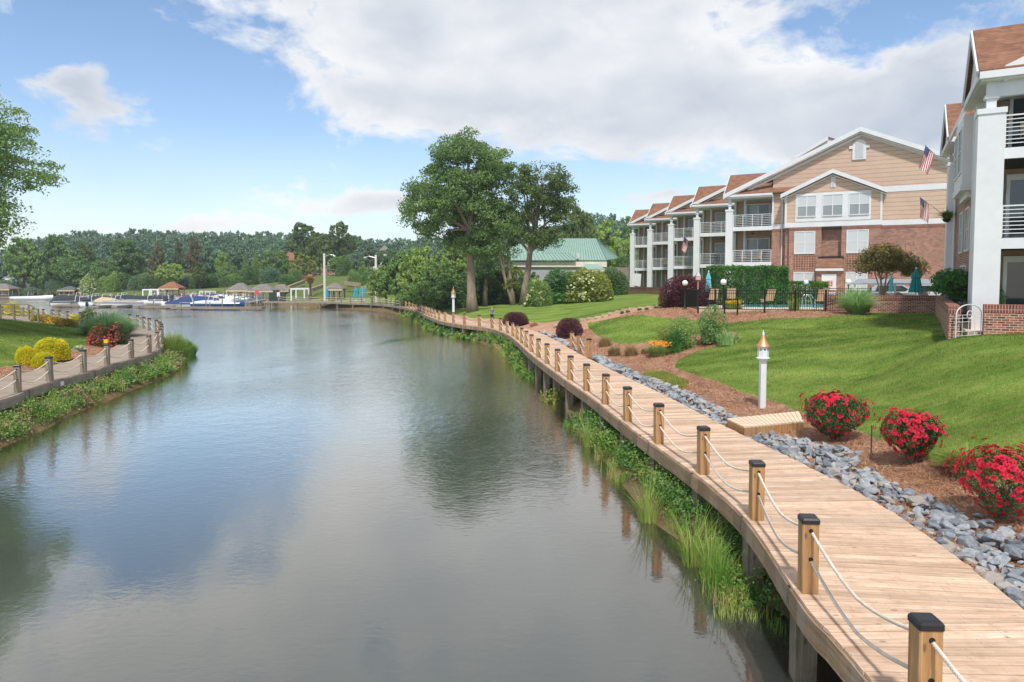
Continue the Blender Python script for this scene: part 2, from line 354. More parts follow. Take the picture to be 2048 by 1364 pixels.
def split(vx,tr,fields,key):
    """clip triangles by field>0"""
    s=fields[key]; pos=s[tr]>0; n=pos.sum(1)
    outp=[tr[n==3]]; outn=[tr[n==0]]; mixd=tr[n%3!=0]; pm=pos[n%3!=0]
    nv=len(vx); newv=[]; newf={k:[] for k in fields}; cache={}
    def cut(a,b):
        k=(a,b) if a<b else (b,a)
        if k in cache: return cache[k]
        t=s[k[0]]/(s[k[0]]-s[k[1]]+1e-12); newv.append(vx[k[0]]*(1-t)+vx[k[1]]*t)
        for kk in fields: newf[kk].append(fields[kk][k[0]]*(1-t)+fields[kk][k[1]]*t if kk!=key else 0.0)
        cache[k]=nv+len(newv)-1; return cache[k]
    P=[];Nn=[]
    for t,p in zip(mixd.tolist(),pm.tolist()):
        odd=p.index(True) if sum(p)==1 else p.index(False)
        a,b,c=t[odd],t[(odd+1)%3],t[(odd+2)%3]; ab=cut(a,b); ac=cut(a,c)
        one=[(a,ab,ac)]; two=[(ab,b,c),(ab,c,ac)]
        (P if p[odd] else Nn).extend(one); (Nn if p[odd] else P).extend(two)
    vx=np.concatenate([vx,np.array(newv).reshape(-1,3)]); 
    for k in fields: fields[k]=np.concatenate([fields[k],np.array(newf[k])])
    cat=lambda a,b: np.concatenate(a+[np.array(b,int).reshape(-1,3)])
    return vx,fields,cat(outp,P),cat(outn,Nn)
vx=np.stack([X,Y,Z],-1); fl={'b':sd_b,'m':sd_m,'f':np.where(Y>128,1.0,-1.0)}
vx,fl,Tb,Tr=split(vx,T,fl,'b')
vx,fl,Tm,Tl=split(vx,Tr,fl,'m')
vx,fl,Tf,Tl=split(vx,Tl,fl,'f')
def sub(name,tr,mat,parent=None):
    u,inv=np.unique(tr,return_inverse=True); me=npmesh(name,vx[u],inv.reshape(-1,3),mat,smooth=True); return me
# ground materials
def lawnmat(name,a,b_,c_,tuft=1,isl=False):
    m,t,b=nt(name); co_=coords(t)
    n1=ramp(t,noise(t,.3,5,co_,.65,.8),.38,.62); n2=ramp(t,noise(t,.9,6,vscale(t,co_,(1,2.6,1)),.72,.6),.38,.66); n3=ramp(t,noise(t,14,6,co_,.8),.3,.7)
    o=mixc(t,n1,col(a),col(b_)); o=mixc(t,math_(t,'MULTIPLY',n2,.6),o,col(c_)); o=mixc(t,1.0,o,mixc(t,n3,(.62,.66,.6),(1.3,1.28,1.2)),'MULTIPLY')
    sp_=N(t,'ShaderNodeSeparateXYZ'); t.links.new(co_,sp_.inputs[0]); wv=math_(t,'SINE',math_(t,'ADD',math_(t,'ADD',math_(t,'MULTIPLY',sp_.outputs[0],1.5),math_(t,'MULTIPLY',sp_.outputs[1],2.6)),math_(t,'MULTIPLY',noise(t,.35,2,co_),5.0)))
    o=mixc(t,1.0,o,mixc(t,math_(t,'MULTIPLY_ADD',wv,.5,.5),(.86,.9,.86),(1.12,1.1,1.12)),'MULTIPLY')
    if isl: o=mixc(t,1.0,o,mixc(t,N(t,'ShaderNodeNewGeometry').outputs['Random Per Island'],(.6,.65,.6),(1.1,1.08,1.1)),'MULTIPLY')
    t.links.new(o,b.inputs['Base Color']); b.inputs['Roughness'].default_value=.9; b.inputs['Specular IOR Level'].default_value=.1
    if isl:
        d=N(t,'ShaderNodeBsdfDiffuse'); r=N(t,'ShaderNodeBsdfTranslucent'); x=N(t,'ShaderNodeMixShader',_Fac=.4); t.links.new(o,d.inputs[0]); t.links.new(o,r.inputs[0]); t.links.new(d.outputs[0],x.inputs[1]); t.links.new(r.outputs[0],x.inputs[2]); t.links.new(x.outputs[0],t.nodes['Material Output'].inputs['Surface'])
    if tuft: bump(t,b,math_(t,'ADD',noise(t,9,6,co_,.8),noise(t,40,3,co_)),.9*tuft,.06)
    return m
lawn_m=lawnmat('lawn_grass','#5a7d2c','#7e9a46','#9c9f5c')
blade_m=lawnmat('grass_blade','#557b2b','#86a24a','#bcb876',0,True)
far_m=lawnmat('far_ground','#4f6634','#66783f','#807e50')
def mulchmat():
    m,t,b=nt('pine_straw_mulch'); co_=coords(t)
    n1=ramp(t,noise(t,1.1,5,co_,.7),.3,.7); w=noise(t,30,5,vscale(t,co_,(1,2.5,1)),.8,1.5); n2=ramp(t,w,.3,.72); n3=ramp(t,noise(t,3.5,5,co_,.75),.55,.8)
    o=mixc(t,n1,col('#b58a70'),col('#d3ab92')); o=mixc(t,1.0,o,mixc(t,n2,(.5,.47,.45),(1.35,1.33,1.3)),'MULTIPLY'); o=mixc(t,math_(t,'MULTIPLY',n3,.5),o,col('#8a6049'))
    t.links.new(o,b.inputs['Base Color']); b.inputs['Roughness'].default_value=.95; b.inputs['Specular IOR Level'].default_value=.1; bump(t,b,w,.9,.04); return m
mulch_m=mulchmat()
bank_m=M('bank_soil','#6b5a3c',.95,.35,1.6,.8,9)
g=link('bank_and_lake_bed',sub('bank',Tb,bank_m)); tag(g,'brown muddy lake bed and banks sloping under the water','lake bed',kind='structure')
g=link('mulch_bed',sub('mulch',Tm,mulch_m)); tag(g,'reddish brown pine straw beds along the boardwalks and pool fence','mulch bed',kind='structure')
g=link('far_ground',sub('far_ground',Tf,far_m)); tag(g,'rough green ground of the far shore and hill','ground',kind='structure')
g=link('lawn',sub('lawn',Tl,lawn_m)); tag(g,'mown green lawn rising from the water to the apartments','lawn',kind='structure')
# ---------------------------------------------------------------- water
def watermat():
    m,t,b=nt('lake_water'); co_=coords(t); out=t.nodes['Material Output']
    t.nodes.remove(b)
    sep=N(t,'ShaderNodeSeparateXYZ'); t.links.new(co_,sep.inputs[0])
    yy=ramp(t,sep.outputs[1],12,30); patch=ramp(t,noise(t,.07,3,vscale(t,co_,(1,.6,1)),.5,1.0),.25,.75)
    amp=math_(t,'ADD',math_(t,'MULTIPLY',math_(t,'MULTIPLY',yy,patch),.85),.04)
    n1=noise(t,5.5,3,vscale(t,co_,(1,1.5,1)),.6,.4); n2=noise(t,1.4,2,co_,.5,.3)
    hgt=math_(t,'MULTIPLY',math_(t,'ADD',n1,math_(t,'MULTIPLY',n2,1.2)),amp)
    bp=N(t,'ShaderNodeBump',_Strength=.75,_Distance=.05); t.links.new(hgt,bp.inputs['Height'])
    gl=N(t,'ShaderNodeBsdfGlossy',_Roughness=.045); gl.inputs['Color'].default_value=(.99,.935,.855,1); t.links.new(bp.outputs[0],gl.inputs['Normal'])
    df=N(t,'ShaderNodeBsdfDiffuse'); df.inputs['Color'].default_value=col('#4d5352')
    tr=N(t,'ShaderNodeBsdfTransparent'); tr.inputs['Color'].default_value=col('#b0a070')
    at=N(t,'ShaderNodeAttribute'); at.attribute_name='shallow'
    mx=N(t,'ShaderNodeMixShader'); t.links.new(at.outputs['Fac'],mx.inputs[0]); t.links.new(df.outputs[0],mx.inputs[1]); t.links.new(tr.outputs[0],mx.inputs[2])
    fr=N(t,'ShaderNodeFresnel',_IOR=1.42); t.links.new(bp.outputs[0],fr.inputs['Normal'])
    fac=math_(t,'MULTIPLY_ADD',fr.outputs[0],2.3,.06,clamp=True)
    m2=N(t,'ShaderNodeMixShader'); t.links.new(fac,m2.inputs[0]); t.links.new(mx.outputs[0],m2.inputs[1]); t.links.new(gl.outputs[0],m2.inputs[2])
    t.links.new(m2.outputs[0],out.inputs['Surface']); return m
wa,wr=200,220
A,Rr=np.meshgrid(np.linspace(R(-75),R(75),wa),np.geomspace(1.0,900,wr)); wx=(Rr*np.sin(A)).ravel(); wy=(Rr*np.cos(A)).ravel()
wd=seg_dist(wx,wy,WP); wd=np.where(inside(wx,wy,WP),wd,-wd)
idx=np.arange(wa*wr).reshape(wr,wa); q=np.stack([idx[:-1,:-1],idx[1:,:-1],idx[1:,1:],idx[:-1,1:]],-1).reshape(-1,4)
keep=(wd[q].max(1)>-3); q=q[keep]
me=npmesh('water',np.stack([wx,wy,0*wx],-1),q[:,::-1],watermat(),smooth=True)
at=me.attributes.new('shallow','FLOAT','POINT'); at.data.foreach_set('value',np.clip(.8-.3*np.maximum(wd,0),0.02,.8).astype(np.float32))
g=link('lake_water',me); tag(g,'calm grey green lake inlet reflecting sky and trees','lake',kind='structure')
# ---------------------------------------------------------------- world
SUN_EL,SUN_AZ=R(56),R(182)     # azimuth clockwise from +Y: behind the camera
W=bpy.data.worlds.new('World'); S.world=W; W.use_nodes=True; t=W.node_tree; bgn=t.nodes['Background']; wo=t.nodes['World Output']
sky=N(t,'ShaderNodeTexSky',sky_type='NISHITA',sun_disc=False); sky.sun_elevation=SUN_EL; sky.sun_rotation=SUN_AZ; sky.air_density=1.0; sky.dust_density=.4; sky.ozone_density=2.5
gen=N(t,'ShaderNodeTexCoord').outputs['Generated']; nrm=N(t,'ShaderNodeVectorMath',operation='NORMALIZE'); t.links.new(gen,nrm.inputs[0]); dirv=nrm.outputs[0]
sx=N(t,'ShaderNodeSeparateXYZ'); t.links.new(dirv,sx.inputs[0])
az=math_(t,'ARCTAN2',sx.outputs[0],sx.outputs[1]); el=math_(t,'ARCSINE',sx.outputs[2])
fb=N(t,'ShaderNodeTexNoise',_Scale=7.5,_Detail=8,_Roughness=.62,_Distortion=.25); t.links.new(vscale(t,dirv,(1,1,1.9)),fb.inputs['Vector'])
fsep=N(t,'ShaderNodeSeparateColor'); t.links.new(fb.outputs['Color'],fsep.inputs[0])
fb2=N(t,'ShaderNodeTexNoise',_Scale=2.6,_Detail=3,_Roughness=.55); t.links.new(vscale(t,dirv,(1,1,2.2)),fb2.inputs['Vector'])
azd=math_(t,'MULTIPLY_ADD',fsep.outputs[1],.16,math_(t,'SUBTRACT',az,.08)); eld=math_(t,'MULTIPLY_ADD',fsep.outputs[2],.09,math_(t,'SUBTRACT',el,.045))
def angs(u,v):
    d=ray(u,v).normalized(); return math.atan2(d.x,d.y),math.asin(d.z)
CL=[(180,212,120,66,1.0),(135,185,70,40,.5),(640,405,200,48,.85),(760,395,90,45,.6),(420,450,190,24,.75),(280,458,120,12,.4),
 (800,50,200,90,1.0),(1080,90,330,120,1.05),(1330,100,200,100,.65),(760,200,160,60,.75),(960,190,240,75,.9),(1250,190,300,90,.9),
 (1500,215,260,80,.75),(1750,240,240,110,.85),(1850,180,150,80,.8),(1620,300,300,70,.8),(1340,395,70,26,.7),(1230,392,50,22,.45),(1150,290,200,60,.35),(2100,60,160,90,.55),(2300,250,300,200,.7),(620,130,60,30,.35),(-700,300,500,60,.6)]
acc=None
for u,v,ru,rv,w in CL:
    a0,e0=angs(u,v); ra=abs(angs(u+ru,v)[0]-angs(u-ru,v)[0])/2; re=abs(angs(u,v+rv)[1]-angs(u,v-rv)[1])/2
    dx=math_(t,'MULTIPLY',math_(t,'SUBTRACT',azd,a0),1/ra); dy=math_(t,'MULTIPLY',math_(t,'SUBTRACT',eld,e0),1/re)
    r2=math_(t,'ADD',math_(t,'MULTIPLY',dx,dx),math_(t,'MULTIPLY',dy,dy)); gss=math_(t,'MULTIPLY',math_(t,'EXPONENT',math_(t,'MULTIPLY',r2,-1.1)),w*1.25)
    acc=gss if acc is None else math_(t,'ADD',acc,gss)
# high overcast above the frame and thin haze near the horizon
high=math_(t,'MULTIPLY',ramp(t,el,R(19),R(23.5)),1.1); acc=math_(t,'ADD',acc,high)
dens=math_(t,'ADD',acc,math_(t,'MULTIPLY',math_(t,'SUBTRACT',fsep.outputs[0],.5),3.1))
mask=ramp(t,dens,.36,.92)
hz=math_(t,'MULTIPLY',ramp(t,el,R(12),R(0)),.5); mask2=math_(t,'MAXIMUM',mask,hz)
shade=math_(t,'ADD',ramp(t,fb2.outputs['Fac'],.36,.62),math_(t,'MULTIPLY',math_(t,'SUBTRACT',fsep.outputs[0],.5),1.3))
edge=ramp(t,dens,1.6,.8); shade2=math_(t,'ADD',math_(t,'MULTIPLY',shade,.6),math_(t,'MULTIPLY',edge,.42),clamp=True)
darkhi=ramp(t,el,R(21),R(34)); ccol=mixc(t,shade2,(.52,.58,.68),(1.0,1.0,1.0)); ccol=mixc(t,math_(t,'MULTIPLY',darkhi,.62),ccol,(.32,.35,.40,1))
SKYS=.135; CLS=.8
b1=bgn; t.links.new(sky.outputs[0],b1.inputs[0]); b1.inputs[1].default_value=SKYS
b2=N(t,'ShaderNodeBackground'); t.links.new(ccol,b2.inputs[0]); b2.inputs[1].default_value=CLS
mx=N(t,'ShaderNodeMixShader'); t.links.new(mask2,mx.inputs[0]); t.links.new(b1.outputs[0],mx.inputs[1]); t.links.new(b2.outputs[0],mx.inputs[2]); t.links.new(mx.outputs[0],wo.inputs[0])
sl=bpy.data.lights.new('sun','SUN'); so=bpy.data.objects.new('sun',sl); C.objects.link(so); sl.energy=3.0; sl.angle=R(4); sl.color=(1,.96,.9)
sd=Vector((math.sin(SUN_AZ)*math.cos(SUN_EL),math.cos(SUN_AZ)*math.cos(SUN_EL),math.sin(SUN_EL))); so.rotation_euler=sd.to_track_quat('Z','Y').to_euler(); so.location=(0,0,60)
S.view_settings.view_transform='Standard'; S.view_settings.look='None'; S.view_settings.exposure=.4; S.view_settings.gamma=1
S.render.engine='CYCLES'; S.render.resolution_x=1024; S.render.resolution_y=682
# ---------------------------------------------------------------- boardwalks
w_new=wood('deck_boards_tan','#c69f82','#f0d6c0',.8,uv=True,rand=.26,dirt=('#94836f',.6))
w_grey=wood('deck_boards_grey','#958677','#b7a79b',.85,uv=True,rand=.16)
w_fas=wood('fascia_weathered','#8a6f56','#b59b80',.85,uv=True,rand=.25,dirt=('#77756f',.85))
w_fasg=wood('fascia_grey','#827b70','#a39c90',.85,uv=True,rand=.15)
w_post=wood('post_wood','#9c7148','#c9a174',.75,'z',.14,dirt=('#7e7468',.3))
w_postg=wood('post_wood_grey','#7d7062','#a39789',.85,'z',.15)
w_pile=wood('pile_wood','#6f675a','#989080',.9,'z',.2,dirt=('#4e4a3c',.6))
rope_m=M('rope_white','#ddd2c3',.9,.12,9,.6,120)
cap_m=M('post_cap_black','#26262a',.35,.15,3)
def ribbon(P,w,left,pitch=.145,gap=.009,th=.04,z=DZ,j=.012):
    O=offset(P,.02 ,not left); I=offset(P,w,left)
    seg=np.array([(P[i+1]-P[i]).length for i in range(len(P)-1)]); cum=np.concatenate([[0],np.cumsum(seg)]); L=cum[-1]
    Oa=np.array([tuple(p)[:2] for p in O]); Ia=np.array([tuple(p)[:2] for p in I])
    s=np.arange(0,L-pitch,pitch); n=len(s); r=np.random.default_rng(3)
    def at(A,ss): return np.stack([np.interp(ss,cum,A[:,0]),np.interp(ss,cum,A[:,1])],-1)
    a0,a1=at(Oa,s),at(Oa,s+pitch-gap-r.random(n)*.0025); b0,b1=at(Ia,s),at(Ia,s+pitch-gap-r.random(n)*.0025)
    ex=r.normal(0,j,(n,1)); dv=(b0-a0)/np.linalg.norm(b0-a0,axis=1,keepdims=True); b0=b0+dv*ex; b1=b1+dv*ex; a0=a0-dv*ex*.3; a1=a1-dv*ex*.3
    zz=z+r.normal(0,.0018,n); v=np.zeros((n,8,3)); 
    for k,p in enumerate((a0,b0,b1,a1)): v[:,k,:2]=p; v[:,k,2]=zz; v[:,k+4,:2]=p; v[:,k+4,2]=zz-th
    f=np.array([(0,3,2,1)[::-1],(4,5,6,7)[::-1],(0,1,5,4),(1,2,6,5),(2,3,7,6),(3,0,4,7)]); f[0]=(0,1,2,3); f[1]=(7,6,5,4)
    F_=(np.arange(n)[:,None,None]*8+f[None]).reshape(-1,4)
    off=r.random((n,1,1))*40; base=np.zeros((6,4,2)); base[0]=[(0,0),(w,0),(w,pitch),(0,pitch)]; base[1]=base[0]
    base[2]=[(0,0),(w,0),(w,.04),(0,.04)]; base[4]=base[2]; base[3]=[(0,0),(.1,0),(.1,.04),(0,.04)]; base[5]=base[3]
    uv=(np.repeat(base[None],n,0).reshape(n,24,2)+off).reshape(-1,2)
    return v.reshape(-1,3),F_,uv
def strip(P,ztop,h,th,joint=3.6,flip=False):  # fascia boards following the edge
    O=offset(P,th,not flip); v=[];f=[];uv=[]; r=random.Random(4); s=0; o=0; nxt=joint
    for i in range(len(P)-1):
        L=(P[i+1]-P[i]).length
        if s>nxt: nxt+=joint; o=r.random()*50
        a,b,c,d=P[i],P[i+1],O[i+1],O[i]; n=len(v)
        for zz in (ztop,ztop-h): v+= [(a.x,a.y,zz),(b.x,b.y,zz),(c.x,c.y,zz),(d.x,d.y,zz)]
        for q in ((0,1,2,3),(7,6,5,4),(3,2,6,7),(1,0,4,5)):
            f.append(tuple(n+k for k in q)); side=q[0] in (3,1)
            uv+= [(s+o,0+o),(s+L+o,o),(s+L+o,h+o),(s+o,h+o)]
        s+=L
    return np.array(v),np.array(f),np.array(uv)
def cut_len(P,a,b):
    o=[];s=0
    for i,p in enumerate(P):
        if i: s+=(p-P[i-1]).length
        if a<=s<=b: o.append(p)
    return o
def arclen_at(P,test):
    s=0
    for i,p in enumerate(P):
        if i: s+=(p-P[i-1]).length
        if test(p): return s
    return s
total=sum((b-a).length for a,b in zip(RO,RO[1:])); s_far=arclen_at(RO,lambda p:p.y>93)
Rnew=cut_len(RO,0,s_far); Rold=cut_len(RO,s_far,total); Lall=LO
pile_me=MB().box(-.125,.125,-.125,.125,-2.6,0).mesh('pile',w_pile)
beam_me=MB().box(-.05,2.45,-.045,.045,-.25,0).mesh('joist',w_pile)
def boardwalk(name,label,P,left,deckmat,fasmat,pitch=.145,spacing=2.45,s0=1.0):
    t=thing(name,label,'boardwalk',(P[0].x,P[0].y,0)); off=-Vector((P[0].x,P[0].y,0))
    v,f,uv=ribbon(P,2.4,left,pitch); link('decking',npmesh('decking',v+np.array(off),f,deckmat,uv=uv),t)
    v,f,uv=strip(P,DZ-.045,.27,.045,flip=left); link('fascia',npmesh('fascia',v+np.array(off),f,fasmat,uv=uv),t)
    I=offset(P,2.36,left); v,f,uv=strip(I,DZ-.045,.22,.045,flip=not left); link('edge_board',npmesh('edge_board',v+np.array(off),f,fasmat,uv=uv),t)
    pts=resample(P,spacing,s0); D=offset(P,1,left)
    for p in pts:
        i=min(range(0,len(P),1),key=lambda k:(P[k]-p).length_squared); d=(D[i]-P[i]).normalized(); an=math.atan2(d.y,d.x)
        for k,o_ in enumerate((.1,2.1)):
            if k and p.y>60: continue
            q=link('pile',pile_me,t,(p+d*o_+off)+Vector((0,0,DZ-.06-(.0 if k else .0)))); q.rotation_euler=(0,0,an)
        q=link('joist',beam_me,t,(p+off)+Vector((0,0,DZ-.045))+Vector((-d.y,d.x,0))*.16); q.rotation_euler=(0,0,an)
    return t
boardwalk('boardwalk','tan wooden boardwalk curving along the right bank beside grey stones',Rnew,False,w_new,w_fas,spacing=2.45,s0=1.2)
boardwalk('pier','grey weathered wooden pier walk on thin piles at the far end of the inlet',Rold,False,w_grey,w_fasg,.3,spacing=4.6)
boardwalk('boardwalk','grey weathered boardwalk rounding the garden point on the left bank',Lall,True,w_grey,w_fasg)
# ---------------------------------------------------------------- rope posts
PH=.9
def post_proto(wm,label,grp):
    t=thing('rope_post',label,'post',(0,0,0),0,grp)
    b=MB(); s=.095; c=.012
    prof=[(-s,-s+c),(-s+c,-s),(s-c,-s),(s,-s+c),(s,s-c),(s-c,s),(-s+c,s),(-s,s-c)]
    b.add([(x,y,z) for z in (-.02,PH-.05) for x,y in prof],[tuple(range(8))[::-1],tuple(range(8,16))]+[(i,(i+1)%8,(i+1)%8+8,i+8) for i in range(8)])
    sh=b.build('shaft',wm,t)
    hb=MB()
    for z in (.76,.42):
        for sg in (-1,1): hb.tube([(0,sg*(s+.001),z),(0,sg*(s+.004),z)],.026,10)
    hb.build('rope_hole',black,t)
    b=MB(); e=.103
    for zz,k in ((PH-.06,1.0),(PH-.015,1.0),(PH+.006,.86),(PH+.012,.55)): b.v+= [(x*e/s*k,y*e/s*k,zz) for x,y in prof]
    for L in range(3): b.f+=[(L*8+i,L*8+(i+1)%8,L*8+(i+1)%8+8,L*8+i+8) for i in range(8)]
    b.f+=[tuple(range(8))[::-1],tuple(range(24,32))]; b.m=[0]*len(b.f)
    cp_=b.build('cap',cap_m,t)
    return t
def posts(P,left,proto,lab,grp,s0,spacing,inset=.13,hlim=None):
    D=offset(P,1,left); pts=resample(P,spacing,s0); out=[]
    for k,p in enumerate(pts):
        i=min(range(len(P)),key=lambda k:(P[k]-p).length_squared); d=(D[i]-P[i]).normalized(); q=p+d*inset; q.z=DZ
        an=math.atan2(d.y,d.x); o=proto if k==0 else dup(proto)
        o.location=q; o.rotation_euler=(random.uniform(-.012,.012),random.uniform(-.012,.012),an); o['label']=lab(k); o['group']=grp; out.append(q)
    return out
def rope(pts,zoff,sag,r,label,name='rope',twist_until=0,cam0=Vector((0,0,CAMZ)),grp=None):
    mb=MB(); o=pts[0].copy()
    for a,b in zip(pts,pts[1:]):
        n=14; P=[]; sg=sag*random.uniform(.85,1.15)*((b-a).length/2.45)
        for k in range(n+1):
            f=k/n; p=a.lerp(b,f); p.z=DZ+zoff-sg*4*f*(1-f)*(1-.25*abs(2*f-1)); P.append(p-o)
        if (a.lerp(b,.5)).y<twist_until:
            m=int((b-a).length/.0125); Q=[]
            for k in range(m+1):
                f=k/m*n; i=min(int(f),n-1); Q.append(P[i].lerp(P[i+1],f-i))
            d=(Q[-1]-Q[0]).normalized(); x=d.cross(Vector((0,0,1))).normalized()
            for st in range(3):
                tt=[]
                for k,qq in enumerate(Q):
                    dd=(Q[min(k+1,m)]-Q[max(k-1,0)]).normalized(); y=x.cross(dd); an=k*.0125/.085*2*PI+st*2*PI/3
                    tt.append(qq+(x*math.cos(an)+y*math.sin(an))*r*.52)
                mb.tube(tt,r*.56,6)
        else: mb.tube(P,r,6,caps=False)
    t=mb.build(name,rope_m,None,True,o); tag(t,label,'rope',grp); return t
side=lambda k,n:'nearest' if k==0 else ordn(k)
rp=post_proto(w_post,'x','rope posts along the right boardwalk')
s_first=arclen_at(RO,lambda p:p.y>5.35)
RP=posts(Rnew,False,rp,lambda k:('nearest tan rope post at the bottom right corner of the boardwalk' if k==0 else f'tan rope post, {ordn(k)} from the near end of the right boardwalk'),'rope posts along the right boardwalk',s_first,2.45)
rope(RP,.76,.25,.019,'upper white rope slung between the tan posts of the right boardwalk',twist_until=19)
rope(RP,.42,.25,.019,'lower white rope slung between the tan posts of the right boardwalk',twist_until=19)
# run of rope towards the camera from the nearest post
near=[Vector((3.42,2.9,DZ)),RP[0]]
npost=dup(rp,near[0],0,'tan rope post just out of the picture at the near end of the boardwalk','rope posts along the right boardwalk')
rope(near,.76,.25,.019,'short upper rope running from the nearest post out of the picture',twist_until=19)
rope(near,.42,.25,.019,'short lower rope running from the nearest post out of the picture',twist_until=19)
rpg=post_proto(w_postg,'x','rope posts along the left boardwalk')
LP=posts(LO,True,rpg,lambda k:f'grey rope post, {ordn(k)} from the near end of the left boardwalk','rope posts along the left boardwalk',arclen_at(LO,lambda p:p.y>19.9),2.45)
rope([Vector((-14.9,17.5,DZ))]+LP,.76,.22,.019,'upper rope slung between the grey posts of the left boardwalk')
rope([Vector((-14.9,17.5,DZ))]+LP,.42,.22,.019,'lower rope slung between the grey posts of the left boardwalk')
OP=[p for p in resample(Rold,2.6,1.0)]
op=post_proto(w_postg,'x','posts along the far pier')
OP2=posts(Rold,False,op,lambda k:f'small grey post, {ordn(k)} from the right along the far pier','posts along the far pier',1.2,2.7)
rope(OP2,.76,.1,.03,'upper rope strung along the far grey pier'); rope(OP2,.42,.1,.03,'lower rope strung along the far grey pier')
rp['label']='nearest tan rope post at the bottom right corner of the boardwalk'
# three posts on the land side
three=[PZ(u,v,DZ) for u,v in ((1144,696),(1159,703),(1178,715))]
for k,p in enumerate(three): dup(rp,p,.5,('farthest','middle','nearest')[k]+' of three tan rope posts on the land side by the purple bush','three land side rope posts')
rope(three,.76,.28,.018,'upper short rope of the three posts beside the purple bush'); rope(three,.42,.28,.018,'lower short rope of the three posts beside the purple bush')
# small cross walk beside the birdhouse
A_=[PZ(u,v,1.26) for u,v in ((1454,837),(1488.6,853.5),(1608,842),(1598,822))]
t=thing('footbridge','short pale wooden step deck leading from the boardwalk beside the birdhouse pole','walkway',(A_[0].x,A_[0].y,0))
o=Vector((A_[0].x,A_[0].y,0)); mb=MB(); n=16; b=MB()
for k in range(n):
    f0,f1=k/n,(k+.9)/n; q=[A_[0].lerp(A_[3],f0),A_[1].lerp(A_[2],f0),A_[1].lerp(A_[2],f1),A_[0].lerp(A_[3],f1)]
    mb.slab([p-o for p in q],(0,0,-.035))
me=mb.mesh('decking',wood('step_boards','#d6b799','#eedac4',.8,'x',.1,knots=False)); link('decking',me,t)
b.slab([(p-o)-Vector((0,0,.037)) for p in A_],(0,0,-.24)); b.build('side_board',w_post,t)
# ---------------------------------------------------------------- riprap stones
def stonemat():
    m,t_,b=nt('riprap_stone'); c_=coords(t_); oi=N(t_,'ShaderNodeNewGeometry').outputs['Random Per Island']; ob=N(t_,'ShaderNodeObjectInfo').outputs['Random']
    v=ramp(t_,noise(t_,2.6,6,vscale(t_,c_,(1,1,2.4)),.7,1.8),.35,.7); o=mixc(t_,v,col('#787d84'),col('#b2b6ba')); 
    vein=ramp(t_,noise(t_,5,5,c_,.75,3),.6,.68); o=mixc(t_,math_(t_,'MULTIPLY',vein,.55),o,col('#e2e3e3'))
    o=mixc(t_,1.0,o,mixc(t_,math_(t_,'FRACT',math_(t_,'ADD',oi,ob)),(.55,.56,.58),(1.15,1.14,1.13)),'MULTIPLY'); o=mixc(t_,math_(t_,'MULTIPLY',math_(t_,'GREATER_THAN',math_(t_,'FRACT',math_(t_,'MULTIPLY',math_(t_,'ADD',oi,ob),7.3)),.78),.6),o,col('#b3a595')); t_.links.new(o,b.inputs['Base Color']); b.inputs['Roughness'].default_value=.85; b.inputs['Specular IOR Level'].default_value=.25
    bump(t_,b,noise(t_,14,6,c_),.5,.02); return m
stone_m=stonemat(); SP=[]
for k in range(12):
    bm=bmesh.new(); r=random.Random(50+k)
    for i in range(15):
        d=Vector((r.gauss(0,1),r.gauss(0,1),r.gauss(0,1))).normalized(); bm.verts.new((d.x*.5,d.y*r.uniform(.34,.42),d.z*r.uniform(.26,.34)))
    bmesh.ops.convex_hull(bm,input=bm.verts); bmesh.ops.delete(bm,geom=[v for v in bm.verts if not v.link_faces],context='VERTS')
    bmesh.ops.bevel(bm,geom=list(bm.edges),offset=.018,segments=1,affect='EDGES'); bmesh.ops.triangulate(bm,faces=bm.faces)
    me=bpy.data.meshes.new('stone'); bm.to_mesh(me); bm.free(); me.materials.append(stone_m); SP.append(me)
Ied=offset(RO,2.46); cands=[]; r=random.Random(11)
def wwid(y): return .72+.75*math.exp(-((y-8)/4.5)**2)+.75*math.exp(-((y-14.6)/1.2)**2)+.25*math.exp(-((y-22)/3)**2)-.35*sm(33,37,np.array(y)).item()
D=offset(RO,1)
bridge=[(p.x,p.y) for p in A_]
for i in range(len(RO)-1):
    p=Ied[i]; y=p.y
    if y<4.2 or y>49 or 33.0<y<36.4 : continue
    d=(D[i]-RO[i]).normalized(); L=(RO[i+1]-RO[i]).length; w=wwid(y); sz=.2 if y<24 else .34
    n=L*w/(sz*sz*.36); n=int(n)+(r.random()<n%1)
    for _ in range(n):
        f=r.random(); q=p+d*(f*w+.1)+(RO[i+1]-RO[i])*r.random(); s=sz*(.5+1.25*r.random()**1.6)*(1.15-.3*f)
        if bool(inside(np.array([q.x]),np.array([q.y]),bridge)[0]): continue
        cands.append((q.y,q.x,s,f))
cx=np.array([(c[1],c[0]) for c in cands]); hz_=H(cx[:,0],cx[:,1]); st=[]
for (y,x,s,f),z in zip(cands,hz_): st.append((s/y,x,y,z+s*.1+r.random()*.14*(1-abs(2*f-1)),s))
st.sort(reverse=True); vs=[];fs=[];n=0
for k,(_,x,y,z,s) in enumerate(st):
    me=SP[r.randrange(12)]; eu=(r.uniform(-.5,.5),r.uniform(-.5,.5),r.uniform(0,6.3)); sc=(s,s*r.uniform(.8,1.2),s*r.uniform(.8,1.1))
    if k<290:
        o=link('stone',me,None,(x,y,z)); o.rotation_euler=eu; o.scale=sc; tag(o,'grey angular riprap stone beside the right boardwalk','stone','riprap stones along the boardwalk')
    else:
        a=np.array([tuple(v.co) for v in me.vertices]); Mx=np.array((Matrix.LocRotScale(Vector((x,y,z)),__import__('mathutils').Euler(eu),Vector(sc))))
        vs.append(a@Mx[:3,:3].T+Mx[:3,3]); fs.append(np.array([tuple(p.vertices) for p in me.polygons])+n); n+=len(a)
